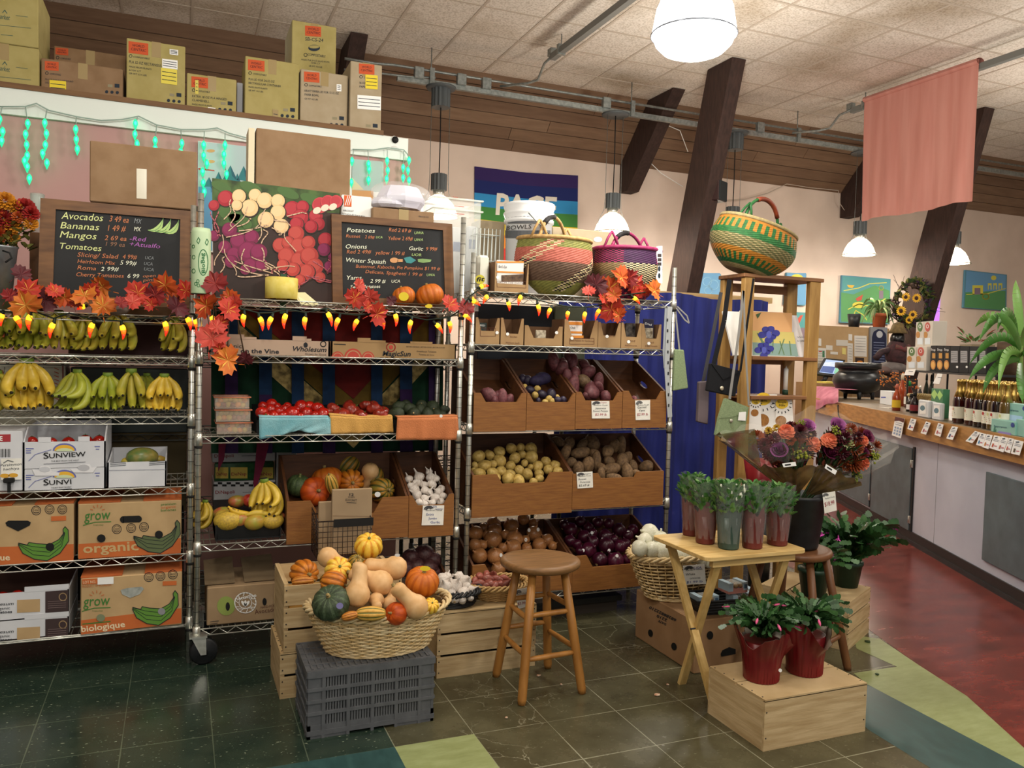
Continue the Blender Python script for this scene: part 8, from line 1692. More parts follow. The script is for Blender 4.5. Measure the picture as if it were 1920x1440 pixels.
for i in range(7):
 xl=(1744,1756,1769,1781,1799,1817,1835)[i];xr=(1755.5,1768.5,1780.5,1798.5,1816.5,1834.5,1850)[i]
 def sp(b,xl=xl,xr=xr,i=i):
  w=xr-xl
  if i<3:b.pt('Soup',xl+1.5,657,xr-1.5,658,STICK,2,h=4);b.pr(xl+w*.35,662,xl+w*.85,672,mat('#b8863a'),1);b.pe(xl+w*.5,684,w*.42,9,SOUPO,1);b.pe(xl+w*.5,684,w*.3,6,mat('#d9a85a'),2)
  else:b.pr(xl+w*.12,658,xl+w*.85,680,mat('#9a9a9c'),1);[b.pl_([(xl+w*.16,661+k*3.4),(xl+w*.8,662+k*3.4)],.7,INKB,2)for k in range(5)];b.pe(xl+w*.78,688,2,2.2,STICK,1)
 cb('soup_carton',('black soup carton showing a soup bowl, ' if i<3 else 'black soup carton showing its printed back, ')+ORD[i+1]+' from the left on the riser',xl,xr,648+i*.3,697,.3,.07,SOUP,sp,zs_+.001,group='black soup cartons')
for lb,pts in(('white price tag hanging below the lower snack carton',[(1699,693),(1717,692),(1713,704),(1695,703)]),('white price tag in front of the riser above the bottles',[(1758,700),(1767,701),(1761,720),(1749,719)])):
 b=MB();P=[PC(x,y,.27)for x,y in pts];b.prism(P,EY*.002,STICK);b.plane(MC@V((0,.2695,0)),NA);c=((pts[0][0]+pts[1][0])/2,(pts[0][1]+pts[3][1])/2);b.pl_([(c[0]-4,c[1]-2),(c[0]+4,c[1]-1)],1,INK);setp(b.build('shelf_tag'),lb,'price tag')
p=CS(1724,.36,CZ);wicker('tan straw basket under the snack cartons on the counter',p+V((0,0,.001)),(.08,.05),(.11,.07),.12,6,22,STRAW,STRAW,rr=.004)
rng=random.Random(5)
t=thing('dried_arrangement','dried orange berry arrangement in a dark pot behind the cauldron','arrangement',CS(1682,.5,CZ));p=CS(1682,.5,CZ+.001);BER=mat('#c9772a','#b05a1c',rough=.6)
b=MB();b.lathe([(.01,0),(.06,0),(.085,.1),(.08,.1),(.01,.09)],mat('#4a4c4e',rough=.6),n=18,c=p);b.build('pot',t);b=MB();b2=MB()
for i in range(26):
 d=V((rng.uniform(-1,1),rng.uniform(-1,1),rng.uniform(.5,1.3)));q=p+V((0,0,.09))+d*.17;b.tube([p+V((0,0,.09)),p+V((0,0,.09))+d*.08+V((0,0,.02)),q],.003,mat('#3a2417',rough=.8),n=4)
 for k in range(4):b2.ball(q+V((rng.uniform(-.03,.03),)*1+(rng.uniform(-.03,.03),rng.uniform(-.03,.03))),.0075,BER,6,4)
b.build('twigs',t);b2.build('berries',t)
DY=7.3
def dpt(x,y):return PY(x,y,DY)
t=thing('doll','seated dark doll with a straw hat and plaid scarf behind the berry arrangement','doll',dpt(1665,702));k=depth(dpt(1680,650))/FPX;DK=mat('#1a1416','#3a2026',rough=.8,scale=30)
b=MB();b.ball(dpt(1681,662),(24*k,18*k,26*k),mat('#2a1c1e','#4a2a2c',rough=.9,scale=18),14,9);b.ball(dpt(1672,690),(34*k,22*k,12*k),mat('#5a5250','#6d6461',rough=.8,scale=14),14,8);b.build('body',t)
b=MB();b.tube([dpt(1690,655),dpt(1698,672),dpt(1690,690)],8*k,mat('#5a2028','#3a3a2a',rough=.9,scale=22),n=8);b.tube([dpt(1672,655),dpt(1652,660),dpt(1642,672)],6*k,DK,n=8);b.build('arms',t)
b=MB();b.ball(dpt(1683,636),(13*k,13*k,15*k),mat('#0e0e10',rough=.25),14,10);b.tube([dpt(1680,636)+V((0,-11*k,0)),dpt(1683,640)+V((0,-14*k,0))],2.2*k,BLACK,n=6);hd_=b.build('head',t)
b=MB();b.lathe([(18*k,0),(13*k,7*k),(9*k,18*k),(2*k,21*k)],mat('#6d5a35','#55472c',rough=.9,scale=30),n=20,c=dpt(1683,625));b.build('hat',hd_)
b=MB();b.tube([dpt(1670,650)+V((0,-12*k,0)),dpt(1682,656)+V((0,-16*k,0)),dpt(1694,650)+V((0,-12*k,0))],5*k,mat('#6a2230','#4a4030',rough=.9,scale=40),n=8);b.build('scarf',t)
for(x,y,lb)in((1648,694,0),(1664,698,0)):
 b=MB();b.ball(dpt(x,y)+V((0,-.05,0)),(13*k,16*k,8*k),mat('#5d4a45',rough=.8),12,8);b.build('shoe',t)
b=MB();a,c=dpt(1640,705),dpt(1702,705);b.box((a.x,DY-.15,0),(c.x,DY+.2,a.z-.03),mat('#2b211b',rough=.8));setp(b.build('wooden_stand'),'dark stand under the seated doll','stand')
p=PZ(1606,748,CZ);k=depth(p)/FPX;c=V((p.x,p.y,CZ+.001));t=thing('cauldron','big black three legged cauldron on the far end of the counter','cauldron',c);BK=mat('#141517','#1b1c1f',rough=.35,scale=5);sc=k*44
b=MB();b.lathe([(.02*sc,.2*sc),(.5*sc,.22*sc),(.85*sc,.42*sc),(1.0*sc,.72*sc),(.98*sc,.95*sc),(.8*sc,1.12*sc),(.74*sc,1.2*sc),(.8*sc,1.28*sc),(.92*sc,1.3*sc),(.92*sc,1.52*sc),(.86*sc,1.54*sc),(.8*sc,1.5*sc),(.7*sc,1.2*sc),(.02,1.1*sc)],BK,n=40,c=c);b.build('body',t)
for a in(-2.2,-.7,1.6):
 b=MB();q=c+V((.62*sc*math.cos(a),.62*sc*math.sin(a),0));b.tube([q,q+V((0,0,.15*sc)),q+V((-.06*sc*math.cos(a),-.06*sc*math.sin(a),.42*sc))],[.07*sc,.09*sc,.14*sc],BK,n=10);b.build('leg',t)
b=MB();Q=[PC(1573,750,-.02),PC(1571,762,-.1),PC(1572,778,-.11),PC(1578,790,-.105),PC(1588,796,-.1)];b.tube(Q,.006,BLACK,n=6);b.box(Q[-1]-V((.02,.02,.02)),Q[-1]+V((.02,.02,.02)),BLACK);setp(b.build('power_cord'),'black power cord hanging from the cauldron over the counter edge','cord')
b=MB();CLT=mat('#b0647a','#c27a8c',rough=.9,scale=7)
def clf(u,v):
 x=lerp(1526,1572,u);y=lerp(lerp(724,730,u),lerp(768,752,u),v)+2*math.sin(u*9)*v
 return PC(x,y,lerp(.06,-.1,min(v*1.6,1))-.012*math.sin(u*22)*v)
b.sheet(clf,26,10,CLT);b.sheet(lambda u,v:PC(lerp(1526,1572,u),lerp(724,730,u),.06)+EY*.2*v,10,3,CLT);setp(b.build('cloth'),'pink cloth draped over the far end of the counter left of the cauldron','cloth')
t=thing('register_screen','black framed touch screen register behind the cauldron','screen',PY(1558,705,7.75));P=[PY(x,y,Y)for x,y,Y in((1546,671,7.9),(1585,675,7.9),(1572,706,7.7),(1531,701,7.7))];n=(P[1]-P[0]).cross(P[3]-P[0]).normalized();n=n if n.dot(CAM-P[0])>0 else-n
b=MB();b.prism(P,-n*.03,BLACKP);b.build('frame',t);b=MB();b.plane(P[0]+n*.001,n);b.pp([(1549,674),(1581,677.5),(1569.5,702),(1536,698)],mat('#93a8d0',emit='#93a8d0',es=.5),1);b.pp([(1543,686),(1566,688),(1561,700),(1537,697)],mat('#3a4f86',emit='#3a4f86',es=.4),2);b.pp([(1568,685),(1578,686),(1570,701),(1563,700)],mat('#6fa88c',emit='#6fa88c',es=.4),2)
for i in range(4):b.pp([(1547-i*1.2,679+i*2.0),(1572-i*1.2,681+i*2.0),(1571.6-i*1.2,682+i*2),(1546.6-i*1.2,680+i*2)],mat('#d0d8ec',emit='#d0d8ec',es=.4),3)
b.build('display',t);b=MB();q=(P[2]+P[3])/2;b.tube([q-n*.03,q+V((0,.1,-.12))],.03,BLACKP,n=10);b.build('stand',t)
b=MB();p=PY(1545,715,7.65);b.box((p.x-.16,7.5,0),(p.x+.3,7.95,p.z-.02),mat('#8a6a45',rough=.6));setp(b.build('desk_block'),'low wooden block under the register','block');b=MB();b.box((p.x-.08,7.52,p.z-.019),(p.x+.1,7.7,p.z+.0),mat('#d9c860',rough=.7));setp(b.build('note_pad'),'yellow note pad beside the pink cloth','note pad')
YBU=8.0;t=thing('bulletin_partition','tan partition board pinned with papers behind the counter','board',PY(1610,760,YBU));b=MB();x0,x1=PY(1520,690,YBU).x,PY(1664,690,YBU).x;zt=PY(1600,613,YBU).z;b.box((x0,YBU,.3),(x1,YBU+.12,zt),mat('#a98a62','#b5966d',rough=.85,scale=5));b.build('panel',t)
for i,(xa,ya,xb,yb,c)in enumerate(((1533,634,1540,648,'#d8d4cb'),(1568,637,1590,648,'#c9c3b8'),(1591,626,1598,638,'#d9d4cc'),(1602,629,1625,668,'#dcd7cf'),(1589,643,1599,681,'#cfcac2'),(1604,670,1620,685,'#3a2a26'),(1532,652,1549,690,'#d4d0c6'),(1579,652,1586,664,'#d9c978'),(1549,647,1561,656,'#cfcac0'),(1557,659,1571,664,'#d2cdc4'))):
 b=MB();b.plane((0,YBU-.002,0),(0,-1,0));P=[PY(x,y,YBU-.004)for x,y in((xa,ya),(xb,ya+1),(xb,yb+1),(xa,yb))];b.prism(P,(0,.003,0),mat(c,rough=.7));b.plane((0,YBU-.0046,0),(0,-1,0))
 if i in(3,4,6):
  for r in range(6):b.pl_([(xa+2,ya+5+r*5),(xb-2,ya+6+r*5)],.7,mat('#8d8a88'))
 if i==5:b.pe((xa+xb)/2,(ya+yb)/2+2,6,3.5,mat('#d98a3a'))
 if i==6:b.pr(xa+3,ya+6,xb-8,ya+8,mat('#b04a4a'));b.pr(xb-7,ya+6,xb-3,yb-20,mat('#3f7a55'));
 b.build('pinned_paper',t)
t=thing('plaque','navy plaque with a round top and a silver disc behind the doll','plaque',PY(1648,680,7.96));b=MB();P=[PY(x,y,7.965)for x,y in((1633,613),(1664,614),(1662,692),(1631,691))];b.prism(P,(0,.03,0),mat('#8d8f92',rough=.4));b.build('backing',t);b=MB();b.plane((0,7.964,0),(0,-1,0));b.pp([(1635,632),(1638,622),(1646,617),(1654,618),(1661,626),(1662,634),(1660,690),(1634,690)],mat('#1b2340',rough=.5),1);b.pe(1649,627,6,6.5,mat('#b9bcc0',rough=.4),2)
for r in range(9):b.pl_([(1638,642+r*5),(1658,643+r*5)],1,mat('#8089a8'),2)
b.build('face',t)
def straps(b,base,tips,w,mt,mt2=None,n=8):
 for i,P in enumerate(tips):
  Q=bez(*P,n=n);m=mt if(i%3 or not mt2)else mt2
  for j in range(n):
   f0,f1=j/n,(j+1)/n;wd=lambda f:w*(.5+1.6*f*(1-f)*1.2)*(1-f**6)+.0008
   d=(Q[j+1]-Q[j]).normalized();s=d.cross(CF);s=s.normalized()if s.length>.05 else CR;nn=s.cross(d)
   a0,a1=wd(f0)/2,wd(f1)/2;b.add([Q[j]-s*a0,Q[j]-nn*a0*.35,Q[j]+s*a0,Q[j+1]-s*a1,Q[j+1]-nn*a1*.35,Q[j+1]+s*a1],[(0,1,4,3),(1,2,5,4)],m,True)
p=PY(1648,612,8.06);k=depth(p)/FPX;p.z=zt+.001;t=thing('spider_plant','spider plant in a terracotta pot on top of the tan partition','plant',p);TER=mat('#a5532f','#8d4526',rough=.7)
b=MB();b.lathe([(.01,0),(10*k,0),(13*k,22*k),(14.5*k,22*k),(14.5*k,28*k),(12*k,28*k),(.01,24*k)],TER,n=22,c=p);b.build('pot',t);b=MB();rng=random.Random(9);top=p+V((0,0,27*k));L=[]
for i in range(34):
 a=rng.uniform(0,6.3);r=rng.uniform(25,62)*k;h=rng.uniform(8,40)*k;L.append((top,top+V((r*.3*math.cos(a),r*.3*math.sin(a)*.6,h)),top+V((r*.8*math.cos(a),r*.8*math.sin(a)*.6,h*.9)),top+V((r*math.cos(a),r*math.sin(a)*.6,h*.3-rng.uniform(0,30)*k))))
straps(b,top,L,4.5*k,mat('#4d6a35',rough=.5),mat('#8fa06a',rough=.5));b.build('leaves',t)
p2=PY(1601,610,8.06);b=MB();b.lathe([(.01,0),(9*k,0),(12*k,24*k),(10*k,24*k),(.01,20*k)],BLACKP,n=18,c=V((p2.x,p2.y,zt+.001)));setp(b.build('plant_pot'),'small black pot beside the spider plant on the tan partition','pot')
pl=PC(1905,725,.36);PLW=mat('#4a3524','#5d4630',rough=.7,scale=4,stretch=(1,1,9));t=thing('strap_leaf_plant','large green strap leaved plant in a brown wooden planter at the right edge','plant',pl)
b=MB(MC);s0=LC(1846,700,.5).x;b.box((s0,.58,CZ+.0005),(s0+.42,.96,LC(1870,640,.5).z),PLW,.006);b.build('planter',t)
b=MB();dp=4.55
def D4(x,y,e=0):return PD(1500+x/4.571,560+y/4.571,dp+e)
LV=[((1885,490,.1),(1810,390,0),(1730,430,-.15),(1700,780,-.2)),((1885,490,.1),(1720,440,0),(1560,490,-.1),(1445,700,-.1)),((1870,420,.1),(1770,270,0),(1640,280,.1),(1450,565,.1)),((1865,400,.1),(1720,60,.1),(1600,120,.2),(1500,245,.25)),((1855,330,.1),(1820,60,0),(1740,40,-.1),(1690,280,-.15)),((1870,360,.1),(1740,60,.0),(1640,130,-.1),(1540,360,-.1)),((1900,320,.1),(1870,100,.1),(1850,-60,.1),(1850,-160,.15)),((1885,520,.1),(1740,500,0),(1620,600,-.1),(1568,815,-.1)),((1895,540,.1),(1880,640,0),(1890,740,-.1),(1910,900,-.1)),((1905,420,.1),(1930,200,0),(1990,150,-.1),(2050,260,-.1)),((1890,440,.1),(1850,250,-.1),(1760,170,-.2),(1690,120,-.2)),((1890,480,.1),(1960,420,-.1),(2010,500,-.2),(2040,760,-.2)),((1880,400,.1),(1800,200,.1),(1760,180,.2),(1700,330,.3))]
straps(b,None,[[D4(*q)for q in P]for P in LV],.055,mat('#3f6f2c','#558a3a',rough=.4,scale=5),mat('#6f9a4a',rough=.4),n=12);b.build('leaves',t)
b=MB();b.tube([D4(1890,800,.12),D4(1888,600,.1),D4(1885,470,.1),D4(1880,330,.1)],.016,mat('#6d8a3f',rough=.6),n=8);b.build('stem',t)
t=thing('small_potted_plant','small leafy plant with reddish tips in front of the big planter','plant',PC(1820,648,.5));rng=random.Random(4);b=MB();q0=PC(1825,646,.5)
for i in range(34):a=rng.uniform(0,6.3);d=V((math.cos(a),math.sin(a),rng.uniform(.2,1.2)));leafb(b,q0+d*rng.uniform(.02,.1),d,rng.uniform(.05,.1),.025,rng.choice((LG1,LG2,mat('#8a4a35',rough=.6))))
b.build('leaves',t);b=MB(MC);l0=MCI@q0;b.box((l0.x-.1,.44,zs_+.001),(l0.x+.1,.62,l0.z),mat('#8a7a60',rough=.8));b.build('trough',t)
YWW=YW-.012
def wallart(label,c,deco,e=.0):return artwork(label,c,YWW-.03,deco,.03,mt=mat('#4f7f92',rough=.7))
PA={k:mat(v,rough=.7,scale=5,c2=None)for k,v in dict(bl='#5f8fb4',gr='#4f8a55',te='#4a8a8c',ye='#c9c04a',lt='#8fb8d0',re='#b0483a',pu='#7a6a78',go='#d9a83a').items()}
def a1(b):
 b.pp([(1580,518),(1669,524),(1667,606),(1577,603)],PA['te'],1);b.pp([(1577,548),(1600,552),(1640,535),(1668,545),(1667,606),(1577,603)],PA['gr'],2)
 for P in([(1582,545),(1610,540),(1630,532),(1662,530)],[(1590,580),(1610,570),(1635,575),(1660,560)],[(1598,598),(1604,582),(1618,590),(1625,600)]):b.pl_(P,1.6,PA['ye'],3)
 b.pp([(1588,534),(1602,535),(1598,540),(1591,539)],PA['go'],3);b.pp([(1604,560),(1618,552),(1615,563),(1607,565)],PA['re'],4);b.pe(1610,572,12,6,PA['ye'],3);b.pr(1648,545,1656,560,PA['pu'],3);b.ring(1652,540,4,4,1.2,PA['ye'],4)
wallart('green and teal painting with a small boat and red bird, left of the big wreath',[(1579,516),(1670,523),(1668,608),(1575,605)],a1)
def a2(b):
 b.pp([(1812,508),(1886,516),(1885,550),(1810,548)],PA['bl'],1);b.pp([(1810,548),(1885,545),(1885,582),(1808,576)],PA['gr'],2);b.pe(1863,521,5,4.5,PA['ye'],2);b.pr(1823,535,1843,552,PA['ye'],3);b.pr(1827,540,1838,552,PA['pu'],4)
 for x in(1852,1862,1872):b.pr(x,531,x+7,543,PA['ye'],3);b.pr(x+1.5,535,x+5,543,PA['bl'],4)
 b.pl_([(1812,552),(1850,551),(1885,541)],1.5,PA['ye'],3);b.ring(1848,556,6,5,2,PA['ye'],4)
wallart('blue and green painting of yellow arches and a sun, at the right of the wall',[(1810,506),(1888,515),(1887,583),(1806,577)],a2)
wallart('blue painting with a pale yellow tree behind the wooden display shelf',[(1475,511),(1512,513),(1510,573),(1470,571)],lambda b:(b.pr(1476,512,1511,571,PA['bl'],1),b.pe(1494,522,12,8,PA['ye'],2),b.pr(1488,528,1500,534,PA['ye'],2)))
wallart('green painting with an orange bird behind the wooden display shelf',[(1484,585),(1514,586),(1512,652),(1480,651)],lambda b:(b.pr(1485,586,1512,651,PA['te'],1),b.pp([(1490,605),(1500,592),(1506,590),(1499,606),(1489,612)],PA['re'],2),b.pe(1505,628,8,14,PA['pu'],2),b.pp([(1482,640),(1498,628),(1512,650),(1482,650)],PA['gr'],3)))
wallart('pale blue painting with white circles beside the first slanted column',[(1309,511),(1352,514),(1350,562),(1305,559)],lambda b:(b.pr(1310,512,1350,560,PA['bl'],1),b.ring(1326,528,8,8,1.2,PA['lt'],2),b.ring(1338,534,9,9,1.2,PA['lt'],2),b.ring(1328,545,7,7,1.2,PA['lt'],2)))
t=thing('rainbow_flag','rainbow striped flag with white letters on the back wall behind the white pail','flag',PY(985,500,9.35));YF=YW-.014
st=[('#2e1c54',0,1),('#14205c',1,2),('#2f86bc',2,3),('#3f7d3a',3,4),('#e0c02e',4,5),('#d9802a',5,6),('#b8342a',6,7)];b=MB()
for c,i0,i1 in st:
 f=lambda i,r:(lerp(890,889,i/7)if not r else lerp(1084,1082,i/7),(312+i*24.5)if not r else(329+i*24.5));A,B_,C_,D_=f(i0,0),f(i0,1),f(i1,1),f(i1,0);mid0=((A[0]+B_[0])/2,(A[1]+B_[1])/2+3);mid1=((C_[0]+D_[0])/2,(C_[1]+D_[1])/2+3)
 for q in([A,mid0,mid1,D_],[mid0,B_,C_,mid1]):b.prism([PY(x,y,YF)for x,y in q],(0,.006,0),mat(c,rough=.9,scale=4))
b.build('striped_cloth',t);b=MB();b.plane((0,YF-.002,0),(0,-1,0));b.pt('PACE',929,401,1042,409,mat('#d9d2c4',rough=.9),2,h=38,bold=.03);b.build('lettering',t)
HP_=mat('#c08074','#ca8e82',rough=.85,scale=2,stretch=(1,5,.4));XC=7.38;b=MB();tl,tr,br,bl2=[PXX(x,y,XC-.04)for x,y in((1621,184),(1836,110),(1821,378),(1614,415))]
b.sheet(lambda u,v:tl.lerp(tr,u).lerp(bl2.lerp(br,u),v)+V((.02*math.sin(u*19+v)*v+.012*math.sin(u*41)*v,0,.012*math.sin(u*9)*v)),70,16,HP_);b.sheet(lambda u,v:tl.lerp(tr,u)+V((.02-.055*math.cos(v*6.2),0,.035*math.sin(v*6.2)-.02)),20,10,HP_)
o=b.build('hanging_cloth');setp(o,'large plain pink cloth banner hanging from the ceiling track at upper right','cloth banner')
t=thing('wall_speaker','small dark speaker fixed to the slanted timber column','speaker',PY(1335,360,7.62));k=depth(PY(1335,360,7.6))/FPX;c=PY(1336,360,7.58)
b=MB(Matrix.Translation(c)@Matrix.Rotation(.5,4,'Z'));b.box((-.1,-.12,-.11),(.1,.1,.11),mat('#2b1513',rough=.5),.006);b.build('cabinet',t);b=MB(Matrix.Translation(c)@Matrix.Rotation(.5,4,'Z'));b.box((-.095,-.132,-.105),(.095,-.12,.105),mat('#161e20',rough=.7),.004);b.build('grille',t);b=MB();b.tube([c+V((.0,.06,-.1)),c+V((.0,.2,-.2))],.02,DARKM);b.build('bracket',t)
YWR=7.9;wc0=PY(1707,570,YWR);k=depth(wc0)/FPX;t=thing('sunflower_wreath','twig wreath with yellow sunflowers on the dark slanted column','wreath',wc0);rng=random.Random(11);TW=mat('#3a2a22','#54402f',rough=.9,scale=30);b=MB()
for q in range(7):
 P=[]
 for j in range(26):a=2*PI*j/26;r=(30+4*math.sin(a*3+q)+rng.uniform(-3,3))*k;P.append(wc0+CR*r*math.cos(a)+V((0,0,1))*r*1.25*math.sin(a)+CF*rng.uniform(-.05,.03))
 b.tube(P,.009,TW,n=5,closed=True)
for j in range(60):a=rng.uniform(0,6.3);q=wc0+CR*30*k*math.cos(a)+V((0,0,38*k*math.sin(a)));d=CR*math.cos(a)+V((0,0,math.sin(a)))+V((rng.uniform(-1,1),)*1+(rng.uniform(-1,.2),rng.uniform(-1,1)));b.tube([q,q+d*.12],.003,TW,n=3)
b.build('twigs',t);b=MB()
for j in range(170):a=rng.uniform(-3.1,3.1);q=wc0+CR*31*k*math.cos(a)+V((0,0,38*k*math.sin(a)))-CF*.06;leafb(b,q,CR*rng.uniform(-1,1)+V((0,0,rng.uniform(-1,1)))-CF*.4,.1,.05,rng.choice((FOL,mat('#5a5a2a',rough=.7),mat('#38263a',rough=.8))))
b.build('leaves',t)
for(x,y,r)in((1698,557,8),(1718,559,8.5),(1689,583,9),(1711,590,8),(1704,600,7)):
 b=MB();c=PY(x,y,YWR-.08);R=r*k
 for j in range(14):a=2*PI*j/14;d=CR*math.cos(a)+V((0,0,math.sin(a)))-CF*.25;leafb(b,c+d*R*.35,d,R*.75,R*.35,mat('#d9a82a',rough=.6),up=CF)
 b.ball(c-CF*.005,(R*.42,R*.3,R*.42),mat('#3a2014',rough=.9),10,6);b.build('sunflower',t)
b=MB();a0,a1=PY(1752,480,YW-.05),PY(1769,480,YW-.05);z0=PY(1760,640,YW-.05).z;z1=PY(1760,478,YW-.05).z;b.box((a0.x,YW-.03,z0),(a1.x,YW-.012,z1),mat('#b07ad8',emit='#a860e0',es=.9));setp(b.build('glowing_strip'),'narrow glowing purple strip on the wall right of the second column','light strip')
b=MB();b.tube([PY(x,y,9.2)for x,y in((1212,298),(1240,325),(1280,350))],.006,WHITE,n=4);b.tube([PY(x,y,8.7)for x,y in((1235,228),(1275,245),(1290,285))],.006,WHITE,n=4);b.tube([PY(x,y,9.3)for x,y in((1350,376),(1395,374),(1440,362),(1475,345),(1520,352),(1572,357),(1574,380),(1583,394),(1592,390))],.006,mat('#b9ab9c'),n=4);setp(b.build('wall_cable'),'thin pale cable looping along the top of the back wall','cable')
CHY=mat('#ffd23a',emit='#ffb020',es=1.5,rough=.3);CHO=mat('#ff8a2a',emit='#ff5a10',es=1.1,rough=.3);CHR=mat('#e8442a',emit='#e8230c',es=.75,rough=.3);CWIRE=mat('#12241a',rough=.6)
def chilis(label,L,wire,Y):
 t=thing('chili_light_string',label,'string lights',PY(*L[0][:2],Y),group='chili light strings');b=MB();b.tube([PY(x,y,Y)for x,y in wire],.0035,CWIRE,n=5);b.build('wire',t)
 for(x0,y0,x1,y1)in L:
  a,c=PY(x0,y0,Y),PY(x1,y1,Y);d=c-a;s=d.cross(V((0,1,0))).normalized()*d.length*.09*(1 if x1>x0 else-1);b=MB();P=[a+d*f+s*math.sin(PI*f)for f in(-.02,.1,.22,.36,.5,.64,.78,.9,1)];R=[.006,.0105,.0118,.0112,.0098,.008,.006,.0038,.001]
  for i0,i1,m in((0,3,CHY),(3,5,CHO),(5,8,CHR)):b.tube(P[i0:i1+1],R[i0:i1+1],m,n=8)
  o=b.build('chili_bulb',t);b=MB();b.tube([a-d*.3,a-d*.05,a+d*.06],[.0055,.007,.0085],CWIRE,n=7);b.build('socket',o)
chilis('red chili string lights along the top of the banana rack',[(27,592,39,617),(57,590,55,620),(101,605,94,635),(175,605,169,634),(228,609,230,637),(308,602,310,631),(160,574,144,581),(350,595,357,620),(366,598,368,624),(5,588,2,612)],[(-10,582),(27,586),(57,584),(70,586),(101,597),(130,587),(175,599),(228,602),(262,598),(308,595),(340,588),(366,590)],3.865)
chilis('red chili string lights along the top of the tomato rack',[(396,592,400,615),(458,589,458,614),(486,594,492,621),(510,594,503.5,619),(537,588,533,617),(573,594,573,619),(613,585,622,612.5),(636,596,629.5,620.6),(671.5,599,663,620.6),(713.5,594,719.7,618),(740.5,588,742,612.5),(771.7,600,769,626),(816.4,607,830,625.5),(842,602,843.5,625.5)],[(375,580),(396,585),(430,578),(458,580),(486,587),(510,586),(537,580),(573,586),(613,578),(636,588),(671,591),(713,586),(740,580),(771,594),(800,600),(816,598),(842,595),(866,580)],3.825)
chilis('red chili string lights along the top of the onion rack',[(868,589,885,605),(884,563,901,574),(915,554,906,570),(899,539,917,536),(951.7,565,955,583.5),(978,554,972,573),(1007.8,570,1010,592.7),(1033,578,1027,597),(1066,583.5,1064,600.7),(1098,584.7,1096,606.4),(1124.7,580,1116.6,600.7),(1153,563,1153,575),(1186.5,557,1200,571)],[(862,584),(880,556),(898,543),(915,548),(950,556),(978,549),(1007,562),(1033,569),(1066,575),(1098,576),(1125,572),(1153,556),(1186,551),(1210,548)],3.825)
LM=[mat('#a8231a','#c23a24',rough=.6,scale=20),mat('#c9551f','#b8431a',rough=.6,scale=20),mat('#cf7a28','#c2561e',rough=.6,scale=20),mat('#5a1a22','#47131b',rough=.6,scale=20),mat('#c9493a','#b83a30',rough=.6,scale=20),mat('#8a1f1f','#721a1c',rough=.6,scale=20)];LC_=[mat('#d98a3a',rough=.6),mat('#d99a3a',rough=.6),mat('#e0b04a',rough=.6),mat('#6d2a2f',rough=.6),mat('#d9705a',rough=.6),mat('#a83a2f',rough=.6)]
MP=[(0,-.8),(.1,-.55),(.48,-.78),(.46,-.55),(.86,-.5),(.8,-.22),(1.02,.12),(.74,.16),(.8,.44),(.5,.46),(.44,.72),(.2,.62),(0,1.05)]
def maple(t,x,y,r,ci,Y,ang,rng):
 c=PY(x,y,Y);k=depth(c)/FPX*r;n=V((rng.uniform(-.6,.6),-1,rng.uniform(-.5,.6))).normalized();u=n.cross(V((0,0,1))).normalized()*-1;v=u.cross(n)*-1;v=n.cross(u);
 ca,sa=math.cos(ang),math.sin(ang);f=lambda a,b_,s=1:c+(u*(a*ca-b_*sa)+v*(a*sa+b_*ca))*k*s+n*k*(.22*abs(a)-.12*b_*b_+.06*math.sin(a*9))
 R_=[f(a,b_)for a,b_ in MP];L_=[f(-a,b_)for a,b_ in MP];m=f(0,-.1);b=MB()
 b.add([m]+R_,[(0,i,i+1)for i in range(1,len(R_))],LM[ci]);b.add([m]+L_,[(0,i+1,i)for i in range(1,len(L_))],LM[ci])
 o_=n*k*.012
 for s in(1,-1):
  for(a,b_)in((0,.8),(.62,.3),(.6,-.3),(.2,-.5)):b.add([m+o_,f(s*a*.5-.05*s,b_*.5+.04,1)+o_,f(s*a,b_,.92)+o_,f(s*a*.5+.05*s,b_*.5-.04,1)+o_],[(0,1,2,3)],LC_[ci])
 b.tube([f(0,-.9),f(.1,-1.3)],k*.03,LM[ci],n=4);b.build('leaf',t)
def garland(label,L,Y,seed):
 rng=random.Random(seed);t=thing('leaf_garland',label,'garland',PY(L[0][0],L[0][1],Y),group='autumn leaf garlands')
 b=MB();S=sorted(L,key=lambda q:q[0]);b.tube([PY(x,y+4,Y+.015)for x,y,r,c in S],.003,mat('#4a3520',rough=.8),n=4);b.build('vine',t)
 for i,(x,y,r,c)in enumerate(L):maple(t,x,y,r,c,Y-.02*((i*7)%3),rng.uniform(-1.3,1.3),rng)
garland('autumn leaf garland of red and orange maple leaves below the banana chalkboard',[(41,514,21,3),(54,542,24,0),(47,570,30,2),(88,562,25,3),(120,557,22,1),(158,553,25,2),(190,537,25,2),(193,572,26,2),(172,542,17,0),(260,548,26,0),(292,553,22,5),(310,533,26,1),(328,562,20,1),(333,575,25,3),(250,566,18,4),(348,543,22,0),(282,570,15,0),(102,545,18,0),(140,566,16,4),(20,555,18,5),(228,567,14,5),(72,548,18,1)],3.83,1)
garland('autumn leaf garland trailing down the post beside the green bag roll',[(385,572,28,1),(430,580,26,0),(403,530,26,5),(430,557,20,1),(398,632,33,4),(425,675,31,2),(460,672,17,3),(415,605,17,0),(406,612,18,4),(440,565,16,4),(382,548,16,0),(412,655,16,0)],3.79,2)
garland('autumn leaf garland in front of the potato chalkboard',[(666,558,23,0),(693,556,20,4),(709,588,25,0),(674,534,16,4),(734,564,12,3),(845,569,20,0),(872,577,20,5),(690,575,14,0)],3.82,3)
